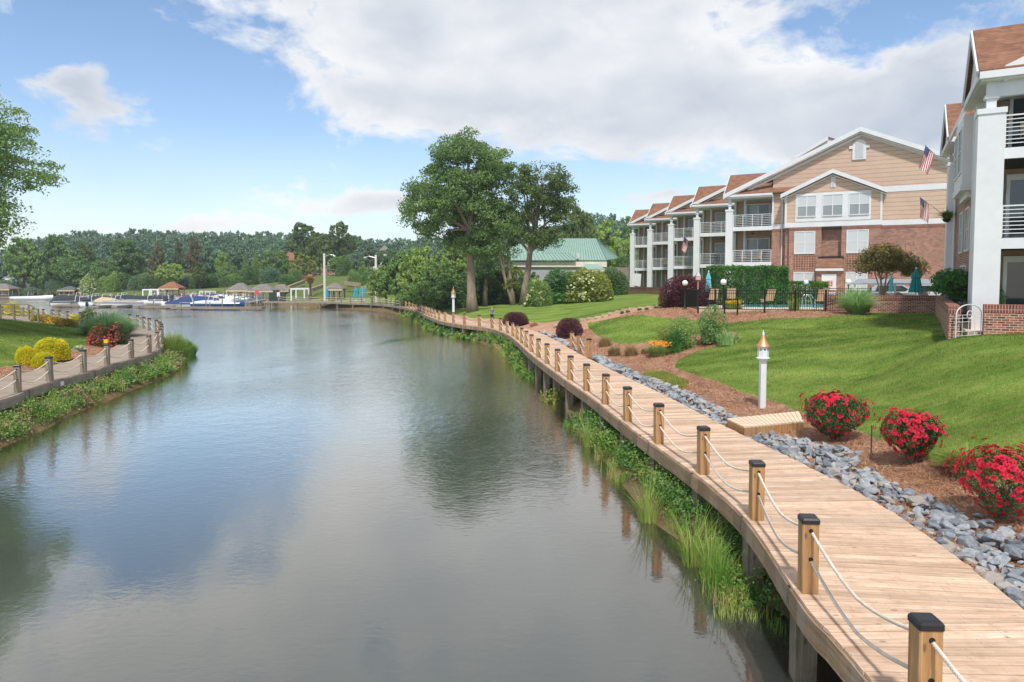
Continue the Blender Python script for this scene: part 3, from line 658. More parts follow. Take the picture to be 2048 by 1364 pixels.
o=link('riprap',npmesh('riprap',np.concatenate(vs),np.concatenate(fs),stone_m)); tag(o,'narrow bed of small grey stones along the land side of the boardwalk','stones',kind='stuff')
# birdhouses on poles
cop=M('copper_roof','#cf9670',.45,.12,3,metal=.5)
def birdhouse(loc,label,sc=1.0,tall=2.15):
    t=thing('birdhouse',label,'birdhouse',loc); t.scale=(sc,)*3
    MB().box(-.08,.08,-.08,.08,-.1,tall-.72).box(-.1,.1,-.1,.1,tall-.77,tall-.72).build('pole',white,t)
    h=MB().lathe([(.2,tall-.72),(.2,tall-.7),(.155,tall-.69),(.155,tall-.37)],8,rot=PI/8).build('house',white,t)
    hb=MB()
    for k in range(8):
        a=k*PI/4; c=Vector((math.cos(a),math.sin(a),0)); p=c*.144; p.z=tall-.46
        hb.bar(p-Vector((0,0,.028)),p+Vector((0,0,.028)),.03,.006,up=c)
    hb.build('entrance_hole',black,h)
    rf=MB().lathe([(.205,tall-.385),(.19,tall-.36),(.13,tall-.28),(.085,tall-.19),(.05,tall-.1),(.035,tall-.06)],16).build('roof',cop,t,True)
    MB().lathe([(.04,tall-.06),(.045,tall-.045),(.02,tall-.03),(.035,tall),(.03,tall+.02),(.012,tall+.045),(.004,tall+.1)],12).build('finial',white,rf,True)
    return t
g=ground(1524,815); birdhouse(g,'white birdhouse pole with a copper roof beside the short step deck',1.0)
g=ground(907,622); g=PZ(907,629,1.15); birdhouse(g,'distant white birdhouse pole behind the boardwalk near the big tree',1.45,1.95)
# ---------------------------------------------------------------- buildings
brick=brickmat('red_brick','#a96e58','#532f27','#c8b8aa'); brickv=brickmat('brick_soldier_course','#8e5040','#643830','#b09a8e',.08,.28,soldier=True)
basket=brickmat('basket_weave_brick','#8a5d49','#744b3d','#c4ac9c',.2,.2,.014,soldier=True)
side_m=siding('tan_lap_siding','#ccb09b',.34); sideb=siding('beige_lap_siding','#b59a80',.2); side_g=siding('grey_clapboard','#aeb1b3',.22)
roof_m=shingle('brown_shingles','#97705b','#815c4b'); roof_g=shingle('grey_shingles','#8d8782','#77716c'); roof_r=shingle('red_brown_shingles','#a5705a','#8c5c4a')
def blindmat():
    m,t,b=nt('window_blinds'); sep=N(t,'ShaderNodeSeparateXYZ'); t.links.new(coords(t),sep.inputs[0]); fr=math_(t,'FRACT',math_(t,'DIVIDE',sep.outputs[2],.06))
    o=mixc(t,ramp(t,fr,.05,.35),col('#9fa5a8'),col('#c9ced0')); t.links.new(o,b.inputs['Base Color']); b.inputs['Roughness'].default_value=.15; b.inputs['Coat Weight'].default_value=.4; return m
blind=blindmat()
glass=M('dark_window_glass','#3a4145',.06,.35,.7,spec=.8); glassg=M('grey_window_screen','#8d9496',.2,.1,.8,spec=.6)
def window(par,x0,x1,z0,z1,y,nx=2,nz=2,lower=None,fr=.07,proud=.045,mat=None):
    w=MB(); m=.035
    w.box(x0-fr,x0,y-proud,y+.02,z0-fr,z1+fr).box(x1,x1+fr,y-proud,y+.02,z0-fr,z1+fr).box(x0,x1,y-proud,y+.02,z1,z1+fr).box(x0,x1,y-proud-.03,y+.02,z0-fr,z0)
    for i in range(1,nx): c=x0+(x1-x0)*i/nx; w.box(c-m,c+m,y-proud*.8,y+.02,z0,z1)
    for i in range(1,nz):
        c=z0+(z1-z0)*i/nz; 
        for j in range(nx): a=x0+(x1-x0)*j/nx+(m if j else 0); e=x0+(x1-x0)*(j+1)/nx-(m if j<nx-1 else 0); w.box(a,e,y-proud*.65,y+.02,c-.022,c+.022)
    o=w.build('window',white,par)
    zc=(z0+z1)/2 if lower else z0
    MB().box(x0-.01,x1+.01,y-.012,y+.01,zc,z1+.01).build('pane',mat or blind,o)
    if lower: MB().box(x0-.01,x1+.01,y-.012,y+.01,z0-.01,zc).build('pane',lower,o)
    return o
def rail(par,x0,y0,x1,y1,z,posts_=4,h=1.02,n=7,mat=None):
    b=MB(); a=Vector((x0,y0,z)); c=Vector((x1,y1,z))
    for k in range(n): zz=Vector((0,0,.12+k*(h-.12)/(n-1))); b.bar(a+zz,c+zz,.05 if k==n-1 else .028,.045 if k==n-1 else .028)
    for k in range(posts_+1): p=a.lerp(c,k/posts_); b.bar(p,p+Vector((0,0,h)),.045)
    return b.build('railing',mat or white,par)
e=Vector((.8790,-.4768,0)); d_=Vector((.4768,.8790,0)); ROT=math.atan2(e.y,e.x)
# ---- pool side apartment building
G0=3.2; P0=Vector((19.35,61.0,G0))
apt=thing('apartment_building','long three storey brick and tan siding apartment building with stepped gables behind the pool','building',P0,ROT)
def s_of(u,y):
    o=P0+d_*y; k=(u-1024)/F; return (k*o.y-o.x)/(e.x-k*e.y)
FL=[0,3.12,6.22]; EV=9.0; SLP=.45
def door_sliding(par,x0,x1,z0,y,h=2.1):
    w=MB(); w.box(x0-.1,x0,y-.06,y,z0,z0+h+.1).box(x1,x1+.1,y-.06,y,z0,z0+h+.1).box(x0,x1,y-.06,y,z0+h,z0+h+.1); m=(x0+x1)/2; w.box(m-.05,m+.05,y-.05,y,z0,z0+h)
    o=w.build('sliding_door',white,par); MB().box(x0,m-.05,y-.025,y-.005,z0+.05,z0+h).build('pane',glassg,o); MB().box(m+.05,x1,y-.025,y-.005,z0+.05,z0+h).build('pane',glass,o)
def unit(par,ox,oy,first=False,W_=4.4,depth=2.5,floors=FL,detail=True,span=9):
    X=lambda x:x+ox; Yy=lambda y:y+oy; wl=MB(); bw=3.55 if first else W_
    # body behind the balconies
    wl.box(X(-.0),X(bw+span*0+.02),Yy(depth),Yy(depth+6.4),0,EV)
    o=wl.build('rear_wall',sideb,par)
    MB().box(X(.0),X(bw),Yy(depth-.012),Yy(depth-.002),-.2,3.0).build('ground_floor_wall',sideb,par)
    # slabs
    for k,z in enumerate(floors[1:]):
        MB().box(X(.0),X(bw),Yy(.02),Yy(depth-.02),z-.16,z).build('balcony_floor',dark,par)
        MB().box(X(-.02),X(bw),Yy(-.04),Yy(.015),z-.34,z+.02).box(X(-.06),X(-.022),Yy(-.04),Yy(depth),z-.34,z+.02).build('balcony_edge',white,par)
        rail(par,X(.32),Yy(.03),X(bw-.05),Yy(.03),z+.03,4); rail(par,X(.03),Yy(.35),X(.03),Yy(depth),z+.03,3)
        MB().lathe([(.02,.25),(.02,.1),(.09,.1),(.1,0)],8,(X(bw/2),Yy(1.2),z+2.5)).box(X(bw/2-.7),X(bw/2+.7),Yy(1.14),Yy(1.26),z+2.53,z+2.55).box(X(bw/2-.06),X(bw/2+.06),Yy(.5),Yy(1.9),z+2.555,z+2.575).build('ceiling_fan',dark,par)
    for z in floors: door_sliding(par,X(bw*.3),X(bw*.3+1.9),z+.03,Yy(depth-.014))
    MB().box(X(bw),X(bw)+.25,Yy(0),Yy(depth),-.3,3.0).build('side_wall',brick if first else sideb,par)
    # pillar with thin column on top, rear thin columns
    MB().box(X(-.3),X(.3),Yy(-.3),Yy(.3),-.4,7.6).box(X(-.34),X(.34),Yy(-.34),Yy(.34),7.6,7.78).build('pillar',white,par)
    MB().box(X(-.11),X(.11),Yy(-.11),Yy(.11),7.78,EV-.3).box(X(-.16),X(.16),Yy(-.16),Yy(.16),8.1,8.2).box(X(.9),X(1.08),Yy(1.6),Yy(1.78),0,EV-.2).box(X(-.05),X(.12),Yy(depth-.2),Yy(depth-.02),0,EV-.2).build('column',white2,par)
    # eave soffit, fascia and gutter
    MB().box(X(-.38),X(bw+.1),Yy(-.42),Yy(depth),EV-.3,EV-.1).build('soffit',white2,par)
    MB().box(X(-.45),X(bw+.05),Yy(-.52),Yy(-.42),EV-.16,EV+.02).box(X(-.45),X(-.39),Yy(-.41),Yy(4.8),EV-.16,EV+.02).build('gutter',white,par)
    # wing roof: ridge along x
    rz=EV+2.05; y0,ym,y1=-.5,2.2,4.9; L=6.5
    r=MB().slab([(X(-.42),Yy(y0),EV),(X(L),Yy(y0),EV),(X(L),Yy(ym),rz),(X(-.42),Yy(ym),rz)],(0,0,.09)).slab([(X(-.42),Yy(y1),EV),(X(-.42),Yy(ym+.001),rz),(X(L),Yy(ym+.001),rz),(X(L),Yy(y1),EV)],(0,0,.09))
    r.build('roof',roof_m,par)
    MB().slab([(X(-.3),Yy(y0+.3),EV+.02),(X(-.3),Yy(y1-.2),EV+.02),(X(-.3),Yy(ym),rz-.1)],(.06,0,0)).build('gable_end',white2,par)
    MB().bar((X(-.47),Yy(y0),EV-.04),(X(-.47),Yy(ym),rz-.02),.06,.2).bar((X(-.47),Yy(y1),EV-.04),(X(-.47),Yy(ym),rz-.02),.06,.2).build('rake_trim',white2,par)
def xgable(par,ox,oy,x0,x1,zb,wallmat,back=5,over=.45,name='gable_wall',sl=SLP,rk=.3):
    xm=(x0+x1)/2; h=(x1-x0)/2*sl
    MB().slab([(ox+x0,oy,zb),(ox+x1,oy,zb),(ox+xm,oy,zb+h)],(0,.2,0)).build(name,wallmat,par)
    k=over; a=Vector((ox+x0-k,oy-.4,zb-k*sl)); m=Vector((ox+xm,oy-.4,zb+h)); c=Vector((ox+x1+k,oy-.4,zb-k*sl))
    up=Vector((0,0,.12)); bk=Vector((0,back,0))
    MB().slab([a,m,m+bk,a+bk],up).slab([m,c,c+bk,m+bk],up).build('roof',roof_m,par)
    dn=Vector((0,-.06,0)); th=Vector((0,0,rk))
    t=MB()
    for p,q in ((a,m),(m,c)):
        t.slab([p+Vector((0,0,-rk+.12)),q+Vector((0,0,-rk+.12)),q+Vector((0,0,.14)),p+Vector((0,0,.14))],(0,-.06,0))
        pp=p+Vector((0,.12,-rk+.02)); qq=q+Vector((0,.12,-rk+.02)); t.slab([pp,qq,qq+Vector((0,.28,0)),pp+Vector((0,.28,0))],(0,0,-.05))
    t.build('rake_trim',white,par)
unit(apt,0,0,True)
for k in range(1,5):
    ox,oy=-4.4*k,6.5*k; unit(apt,ox,oy)
    xgable(apt,ox,oy,-.2,8.6,EV+.15,side_m,back=6)
# main block: corner strip, bay and right section
bx0=s_of(1567,-1.0); bx1=s_of(1759,-1.0); cx0=3.55
brk=MB().box(cx0,bx0,0,8.5,-.5,5.95).box(bx1,24.5,.0,8.5,-.5,5.95)
b_=brk.build('brick_wall',brick,apt)
MB().box(cx0,bx0,.003,8.4,6.35,EV).box(bx1,24.5,.003,8.4,6.35,8.6).build('siding_wall',side_m,apt)
MB().box(cx0,bx0,-.03,2,5.95,6.35).box(bx1,24.6,-.03,2,5.95,6.35).box(bx1,24.6,-.035,2,8.6,9.05).box(bx0-.16,bx0-.02,-.08,.1,6.35,8.95).box(cx0-.02,cx0+.13,-.05,.1,6.35,8.9).build('trim_band',white,apt)
MB().box(bx1,24.5,-.01,.0,5.67,5.95).box(cx0,bx0,-.01,0,5.67,5.95).build('soldier_course',brickv,apt)
# bay
yb=-1.0; L0,L1=s_of(1640,yb),s_of(1680,yb)   # recess between the brick piers
bay=MB().box(bx0+.35,L0,yb,0,-.5,5.95).box(L1,bx1-.0,yb,0,-.5,5.95).box(bx0,bx0+.35,yb+.35,0,-.5,5.95)
bay.build('bay_brick_wall',brick,apt)
MB().box(L0,L1,yb+.55,0,3.3,5.75).build('recessed_wall',brick,apt)
MB().box(L0,L1,yb-.02,0,5.75,5.95).box(L0-.2,L1+.2,yb-.05,yb-.0,3.28,3.5).build('lintel',dark,apt)
MB().box(bx0,bx1,yb+.003,0,6.35,8.75).build('bay_siding_wall',side_m,apt)
MB().box(bx0-.03,bx1+.03,yb-.035,.0,5.95,6.35).box(bx0-.03,bx0+.12,yb-.03,0,6.35,8.75).box(bx1-.12,bx1+.03,yb-.03,0,6.35,8.75).build('bay_trim',white,apt)
MB().box(bx0+.35,L0,yb-.012,yb,5.67,5.95).box(L1,bx1,yb-.012,yb,5.67,5.95).build('bay_soldier_course',brickv,apt)
p0,p1=s_of(1587,yb),s_of(1737,yb)
MB().box(p0,p1,yb-.04,yb,6.4,8.72).build('window_panel',white,apt)
for ua,ub in ((1592,1627),(1642,1680),(1695,1733)): window(apt,s_of(ua,yb),s_of(ub,yb),6.85,8.5,yb-.04,2,2,lower=glassg,proud=.05)
for ua,ub in ((1588,1626),(1692,1732)):
    a,b=s_of(ua,yb),s_of(ub,yb); window(apt,a,b,3.8,5.55,yb,2,2); window(apt,a,b,.35,2.15,yb,2,2)
    MB().box(a-.12,b+.12,yb-.012,yb-.001,2.35,3.55).build('patterned_brick_panel',basket,apt)
# small roof over the door
dx0,dx1=s_of(1630,-1.5),s_of(1685,-1.5)
MB().slab([(dx0,yb-.75,2.5),(dx1,yb-.75,2.5),(dx1-.1,yb,3.3),(dx0+.1,yb,3.3)],(0,0,.08)).build('porch_roof',roof_m,apt)
MB().box(dx0,dx1,yb-.78,yb,2.3,2.5).build('porch_fascia',white,apt)
MB().box(dx0+.08,dx1-.08,yb-.5,yb-.001,-.5,2.3).build('porch_wall',brick,apt)
q0,q1=s_of(1645,yb-.5),s_of(1669,yb-.5); dr=MB().box(q0,q1,yb-.56,yb-.5,-.1,1.95).box(q0-.1,q0,yb-.58,yb-.5,-.1,2.05).box(q1,q1+.1,yb-.58,yb-.5,-.1,2.05).box(q0,q1,yb-.58,yb-.5,1.95,2.05).build('door',white,apt)
sgn=MB().box(q0+.32,q0+.72,yb-.575,yb-.562,1.05,1.5).build('sign',M('red_sign','#c9474a',.5),dr)
sm_=MB(); 
for k in range(3): sm_.box(q0+.37,q0+.67-.06*(k%2),yb-.581,yb-.576,1.38-.12*k,1.43-.12*k)
sm_.build('sign_lettering',white,sgn)
MB().lathe([(.03,0),(.045,.02),(.03,.05)],8,(q1-.12,yb-.6,.85)).build('handle',black,dr)
# gables
xgable(apt,0,yb,bx0+.0,bx1-.0,8.75,side_m,back=3,over=.35,name='bay_gable_wall',sl=.46)
mg0=-.2; mg1=20.6
MB().slab([(3.55,.004,9.05),(mg1,.004,9.05),(10.2,.004,9.05+4.68),(3.6,.004,9.05+1.7)],(0,.2,0)).build('main_gable_wall',side_m,apt)
MB().slab([(1.2,1.2,EV),(3.56,1.2,EV),(3.56,1.2,EV+1.55)],(0,.1,0)).build('gable_side_wall',side_m,apt)
def bigroof():
    a=Vector((-.5,-.5,EV-.08)); m=Vector((10.2,-.5,EV+4.72)); c=Vector((21,-.5,EV-.08)); bk=Vector((0,13,0)); up=Vector((0,0,.12))
    MB().slab([a+Vector((0,1.3,0)),m+Vector((0,.1,0)),m+bk,a+bk],up).slab([m+Vector((0,.1,0)),c,c+bk,m+bk],up).build('main_roof',roof_m,apt)
    t=MB()
    for p,q in ((a,m),(m,c)):
        t.slab([p+Vector((0,0,-.2)),q+Vector((0,0,-.2)),q+Vector((0,0,.16)),p+Vector((0,0,.16))],(0,-.07,0))
        pp=p+Vector((0,0,-.24)); qq=q+Vector((0,0,-.24)); t.slab([pp,qq,qq+Vector((0,.5,0)),pp+Vector((0,.5,0))],(0,0,-.06))
        pp=p+Vector((.1,.48,-.3)); qq=q+Vector((.1,.48,-.3)); t.slab([pp,qq,qq+Vector((0,0,-.2)),pp+Vector((0,0,-.2))],(0,-.05,0))
    t.build('main_rake_trim',white,apt)
bigroof()
# rear parallel gable
a=Vector((3.9,9,EV+4.2)); m=Vector((7.2,9,EV+6.0)); c=Vector((12,9,EV+3.9)); bk=Vector((0,6,0))
MB().slab([a,m,m+bk,a+bk],(0,0,.12)).slab([m,c,c+bk,m+bk],(0,0,.12)).build('rear_roof',roof_m,apt)
MB().slab([a+Vector((0,-.05,-.2)),m+Vector((0,-.05,-.2)),m+Vector((0,-.05,.14)),a+Vector((0,-.05,.14))],(0,-.06,0)).slab([a+Vector((0,.1,0)),m+Vector((0,.1,0)),c+Vector((0,.1,0)),c-Vector((0,-.1,4)),a-Vector((0,-.1,4))],(0,.1,0)).build('rear_rake_trim',white,apt)
# vents
vx0=s_of(1711,0); va=MB(); va.slab([(vx0-.5,-.02,11.35),(vx0+.5,-.02,11.35)]+[(vx0+.5*math.cos(a),-.02,12.5+.45*math.sin(a)) for a in np.linspace(0,PI,9)],(0,-.08,0)).box(vx0-.75,vx0-.5,-.1,-.02,12.25,12.5).box(vx0+.5,vx0+.75,-.1,-.02,12.25,12.5)
va.build('gable_vent',white,apt)
lv=MB()
for k in range(14): lv.box(vx0-.3,vx0+.3,-.13,-.1,11.5+k*.09,11.55+k*.09)
lv.build('louvre',white2,apt)
vx1=s_of(1661,yb); MB().box(vx1-.17,vx1+.17,yb-.06,yb-.0,9.1,9.95).build('small_vent',white,apt); lv=MB()
for k in range(8): lv.box(vx1-.09,vx1+.09,yb-.09,yb-.06,9.18+k*.09,9.22+k*.09)
lv.build('louvre',white2,apt)
dsx=bx0-.35; MB().tube([(dsx,-.08,8.8),(dsx,-.08,-.3)],.05,8).build('downspout',white,apt); dsx=bx1-.06
MB().tube([(bx0+.15,yb-.4,8.6),(bx0-.05,yb-.1,8.3),(bx0-.1,yb+.3,8.2)],.05,8).build('downspout',white,apt)
# ---- right building
A0=Vector((16.25,23.5,3.15)); rb=thing('apartment_building','near white pillared brick apartment building cut by the right edge of the picture','building',A0,ROT)
brick2=brick
RF=[0,3.03,6.05]; RE=8.55; W2=10
def wing(oy,W_,main):
    depth=3.0
    MB().box(.1,W_,oy+depth,oy+depth+.3,-.3,RE).build('rear_wall',M('brown_stucco','#9c8468',.9,.12,3,.3) if main else sideb,rb)
    for z in RF[1:]:
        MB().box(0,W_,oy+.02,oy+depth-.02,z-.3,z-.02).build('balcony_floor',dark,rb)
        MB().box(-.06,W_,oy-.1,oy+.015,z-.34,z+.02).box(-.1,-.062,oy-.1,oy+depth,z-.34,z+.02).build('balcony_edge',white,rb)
        rail(rb,.42,oy+.0,W_,oy+.0,z+.06,6,1.05,8); rail(rb,.0,oy+.42,.0,oy+depth-.1,z+.06,3,1.05,8)
        MB().box(.6,.85,oy+depth-.16,oy+depth-.01,z+1.9,z+2.2).build('wall_lamp',M('lamp_box','#8d8072',.5),rb)
    for z in RF:
        w=MB(); x0,x1=1.0,W_-.4; y=oy+depth-.02; zt=z+2.3
        w.box(x0-.12,x0,y-.07,y,z,zt).box(x0-.12,x1,y-.07,y,zt,zt+.22)
        for k in range(1,4): c=x0+(x1-x0)*k/4; w.box(c-.06,c+.06,y-.06,y,z,zt)
        o=w.build('sliding_door',white2,rb); MB().box(x0,x1,y-.03,y-.01,z,zt).build('pane',glass,o)
    MB().box(-.38,.38,oy-.38,oy+.38,-.5,7.2).box(-.42,.42,oy-.42,oy+.42,7.2,7.38).build('pillar',white,rb)
    MB().box(-.14,.14,oy-.14,oy+.14,7.38,RE-.25).box(-.2,.2,oy-.2,oy+.2,7.75,7.85).slab([(.14,oy-.08,RE-.9),(.14,oy-.08,RE-.3),(.7,oy-.08,RE-.3)],(0,.1,0)).build('column',white2,rb)
    MB().box(-.12,.2,oy+depth-.1,oy+depth+.25,-.5,RE-.2).build('rear_column',white,rb)
    MB().box(-.1,W_,oy-.12,oy+.12,RE-.75,RE-.25).build('beam',white2,rb)
    MB().box(-.35,W_,oy-.42,oy+depth+1.2,RE-.25,RE-.1).build('soffit',white2,rb)
    MB().box(-.4,W_,oy-.56,oy-.42,RE-.2,RE+.03).box(-.44,-.36,oy-.41,oy+4.2,RE-.2,RE+.03).build('gutter',white,rb)
    rz=RE+2.05; y0,ym,y1=oy-.55,oy+1.85,oy+4.25
    MB().slab([(-.42,y0,RE),(W_,y0,RE),(W_,ym,rz),(-.42,ym,rz)],(0,0,.09)).slab([(-.42,y1,RE),(-.42,ym+.001,rz),(W_,ym+.001,rz),(W_,y1,RE)],(0,0,.09)).build('roof',roof_m,rb)
    MB().slab([(-.3,y0+.3,RE+.02),(-.3,y1-.3,RE+.02),(-.3,ym,rz-.12)],(.06,0,0)).build('gable_end',white2,rb)
    MB().bar((-.47,y0,RE-.04),(-.47,ym,rz-.02),.06,.22).bar((-.47,y1,RE-.04),(-.47,ym,rz-.02),.06,.22).build('rake_trim',white2,rb)
wing(0,W2,True); wing(11.9,5,False)
xgable(rb,0,-.05,.6,11,RE+.15,white2,back=4,over=.3)
MB().box(.0,9,3.3,11.6,-.5,5.7).build('brick_wall',brick,rb); MB().box(-.0,9,3.3,11.6,5.7,RE-.2).build('siding_wall',side_m,rb)
MB().box(-.03,.0,3.3,11.6,5.6,5.9).box(-.05,.0,3.3,3.5,-.4,5.6).build('trim_band',white,rb)
bb=MB().box(-.4,-.0,4.4,7.6,5.45,RE-.35).box(-.45,0,4.3,7.7,5.2,5.45).box(-.2,0,4.5,7.5,4.95,5.2).build('bay_window_box',white,rb)
def wwin(y0,y1,z0,z1,x):
    w=MB().box(x-.05,x,y0-.07,y0,z0-.07,z1+.07).box(x-.05,x,y1,y1+.07,z0-.07,z1+.07).box(x-.05,x,y0,y1,z1,z1+.07).box(x-.05,x,y0,y1,z0-.07,z0).box(x-.04,x,(y0+y1)/2-.03,(y0+y1)/2+.03,z0,z1).box(x-.035,x,y0,y1,(z0+z1)/2-.02,(z0+z1)/2+.02)
    o=w.build('window',white,rb); MB().box(x-.02,x-.003,y0,y1,z0,z1).build('pane',glass,o)
wwin(4.6,5.8,6.0,7.7,-.4); wwin(6.2,7.4,6.0,7.7,-.4); wwin(5.4,6.8,2.9,4.6,0); wwin(8,9.2,2.9,4.6,0); wwin(6.2,8.2,.3,2.2,0)
MB().box(-.42,-.33,-.38+4.1,3.8+11.6-4.1,RE-.22,RE+.0).build('gutter',white,rb)
for yy in (3.6,11.3): MB().tube([(-.09,yy,RE-.2),(-.09,yy,-.3)],.05,8).build('downspout',white,rb)
# balcony chairs glimpsed behind the near railing
def patio_chair(loc,rz,label,grp,fab,frame,sc=1.0):
    t=thing('patio_chair',label,'chair',loc,rz,grp); t.scale=(sc,)*3
    MB().slab([(-.25,-.25,.42),(.25,-.25,.42),(.25,.22,.38),(-.25,.22,.38)],(0,0,.03)).build('seat',fab,t)
    MB().slab([(-.25,.22,.4),(.25,.22,.4),(.25,.42,1.0),(-.25,.42,1.0)],(0,.03,0)).build('backrest',fab,t)
    b=MB()
    for s in (-1,1):
        b.tube([(s*.28,-.28,0),(s*.28,-.24,.6),(s*.28,.25,.64),(s*.28,.3,.6)],.016,6).tube([(s*.28,.3,0),(s*.27,.2,.4),(s*.27,.43,1.02)],.016,6)
    b.tube([(-.27,.43,1.02),(.27,.43,1.02)],.016,6).tube([(-.28,-.25,.4),(.28,-.25,.4)],.016,6).build('frame',frame,t)
    return t
tealf=M('teal_fabric','#1fa3a8',.7); tanf=M('tan_sling_fabric','#cdb291',.8,.1,5); cream=M('cream_fabric','#d9cdb8',.8)
def loc_on(par,x,y,z): return par.location+e*x+d_*y+Vector((0,0,z))
patio_chair(loc_on(rb,1.5,1.2,RF[2]),ROT,'teal chair on the top balcony of the near building','balcony chairs',tealf,black)
patio_chair(loc_on(rb,2.6,1.3,RF[2]),ROT+.6,'cream chair on the top balcony of the near building','balcony chairs',cream,black)
patio_chair(loc_on(rb,1.6,1.2,RF[1]),ROT+.3,'cream chair on the middle balcony of the near building','balcony chairs',cream,black)
patio_chair(loc_on(rb,1.3,1.2,FL[2]),ROT,'tan chair on the upper balcony of the pool side building','balcony chairs',tanf,black)
patio_chair(loc_on(apt,-3.0,7.6,FL[1]),ROT+.3,'dark chair on the middle balcony beside the hanging flag','balcony chairs',dark,black)
# ---- brick garden walls, gate
def brick_wall(pts,h,label,th=.3,cap=.26,zs=None,name='brick_wall'):
    o=Vector(pts[0]); an=math.atan2(pts[1][1]-pts[0][1],pts[1][0]-pts[0][0]); t=thing(name,label,'wall',o,an); Mi=Matrix.Rotation(-an,3,'Z')
    b=MB(); c=MB(); P=[Mi@(Vector(p)-o) for p in pts]
    for p,q in zip(P,P[1:]):
        for mb,za,zb_,w in ((b,-.6,h-cap,th),(c,h-cap,h,th+.03)):
            dd=(q-p); dd.z=0; dd.normalize(); n=Vector((-dd.y,dd.x,0))*w/2
            mb.slab([p-n+Vector((0,0,za-(p.z if za<0 else 0)*0)),q-n+Vector((0,0,za)),q+n+Vector((0,0,za)),p+n+Vector((0,0,za))],(0,0,zb_-za))
    b.build('wall',brick,t); c.build('cap_course',brickv,t); return t
def at(u,v,z=None):
    return PZ(u,v,z) if z is not None else ground(u,v)
wA=PZ(1965,670,3.0); wB=wA+e*8; brick_wall([wA,wB],1.0,'low brick garden wall with upright cap bricks right of the white gate')
wC=PZ(1908,672,3.0); wD=PZ(1878,630,3.05)
brick_wall([wC,wD],.95,'low brick wall running back from the left of the white gate'); wE=PZ(1740,625.5,3.0); brick_wall([PZ(1877,627,3.02),wE],.95,'low brick patio wall below the teal umbrella')
brick_wall([wE+Vector((-.1,.1,0)),wE+Vector((-2.1,.9,0))],.95,'short brick wall section beside the tall fountain grass')
gA=PZ(1911,676,2.95); gB=PZ(1961,673,2.95); t=thing('garden_gate','white metal garden gate with arched top and round ring','gate',gA,math.atan2(gB.y-gA.y,gB.x-gA.x)); Lg=(gB-gA).length; b=MB()
b.tube([(0,0,0),(0,0,.75)]+[(Lg/2-Lg/2*math.cos(a),0,.75+.3*math.sin(a)) for a in np.linspace(0,PI,13)]+[(Lg,0,.75),(Lg,0,0)],.018,6)
fr_=b.build('frame',white,t); b=MB()
for z in (.06,.2,.5,.62,.72): b.bar((0,0,z),(Lg,0,z),.014)
for k in range(1,4): x=Lg*k/4; b.bar((x,0,.05),(x,0,.7 if k!=2 else .6),.014)
b.build('bars',white,t); MB().tube([(Lg/2+.13*math.cos(a),-.02,.72+.13*math.sin(a)) for a in np.linspace(0,2*PI,17)],.014,6).build('ring',white,t)
# retaining wall in front of far units
ra,rb_=PZ(1217,588,2.7),PZ(1328,594,2.9); brick_wall([ra,rb_],1.05,'long low brick retaining wall below the far white pillars')
# ---- green roofed clubhouse
gg=M('green_metal_roof','#8ba79c',.45,.08,1); GB=Vector((6,100,2.0)); gb=thing('clubhouse','grey clubhouse with a green standing seam metal hip roof behind the hedges','building',GB)
def G(u,v,Y): p=PY(u,v,Y); return p-GB
def seam_roof(par,poly,name='roof',seams=None,n=20):
    MB().slab(poly,(0,0,.1)).build(name,gg,par)
    if seams:
        (a0,a1),(b0,b1)=seams; mb=MB()
        for k in range(n+1):
            f=k/n; p=Vector(a0).lerp(Vector(a1),f)+Vector((0,0,.12)); q=Vector(b0).lerp(Vector(b1),f)+Vector((0,0,.12)); mb.bar(p,q,.07,.06)
        mb.build('roof_seams',M('roof_seam_green','#5f7d72',.5),par)
Yf,Yr=103,110
r0,r1=G(1110,478,Yr),G(1192,478,Yr); e0,e1=G(1075,521,Yf),G(1213,521,Yf); rgt=G(1238,517,Yr+7)
seam_roof(gb,[e0,e1,r1,r0],seams=((e0,e1),(r0,r1)),n=24); seam_roof(gb,[e1,rgt,r1],seams=((e1,rgt),(r1,r1)),n=8)
l0,l1=G(985,490,Yr),G(1112,488,Yr); f0,f1=G(960,521,Yf-1),G(1152,521,Yf-1)
seam_roof(gb,[f0,f1,l1,l0],'lower_roof',((f0,f1),(l0,l1)),26)
z0=-1; wz=f0.z-.1
b=MB().box(f0.x+.6,e1.x-.4,Yf-100.2,Yf-92,z0,wz-.35); b.build('wall',side_g,gb)
MB().box(f0.x+.3,e1.x-.0,Yf-100.5,Yf-100.25,wz-.85,wz-.05).build('fascia',M('cream_fascia','#e4dccb',.6),gb)
MB().box(e1.x-.4,rgt.x-.6,Yf-99.5,Yf-93,z0,wz-.9).build('side_wall',M('taupe_wall','#8d8278',.8),gb)
b=MB(); px0,px1=G(1163,540,Yf-3).x,G(1210,540,Yf-3).x; pz=G(1180,540,Yf-3).z
MB().slab([(px0,0,pz),(px1,0,pz),(px1-.8,2.6,pz+.9),(px0+.8,2.6,pz+.9)],(0,0,.1)).build('porch_roof',gg,gb); b.box(px0,px1,.0,2.6,pz-.25,pz)
for k in range(4): xx=px0+.3+k*(px1-px0-.6)/3; b.box(xx-.08,xx+.08,.1,.26,z0,pz-.25)
b.build('porch_frame',M('cream_trim','#d9d0bd',.6),gb)
for x in (1075,1100,1125): q=G(x,575,Yf-.3); MB().box(q.x-.5,q.x+.5,Yf-100.24,Yf-100.2,q.z-1.2,q.z+.6).build('window',glass,gb)
MB().tube([G(1156,516,Yf-.4),G(1156,506,Yf-.4)],.2,8).build('roof_vent',white,gb)
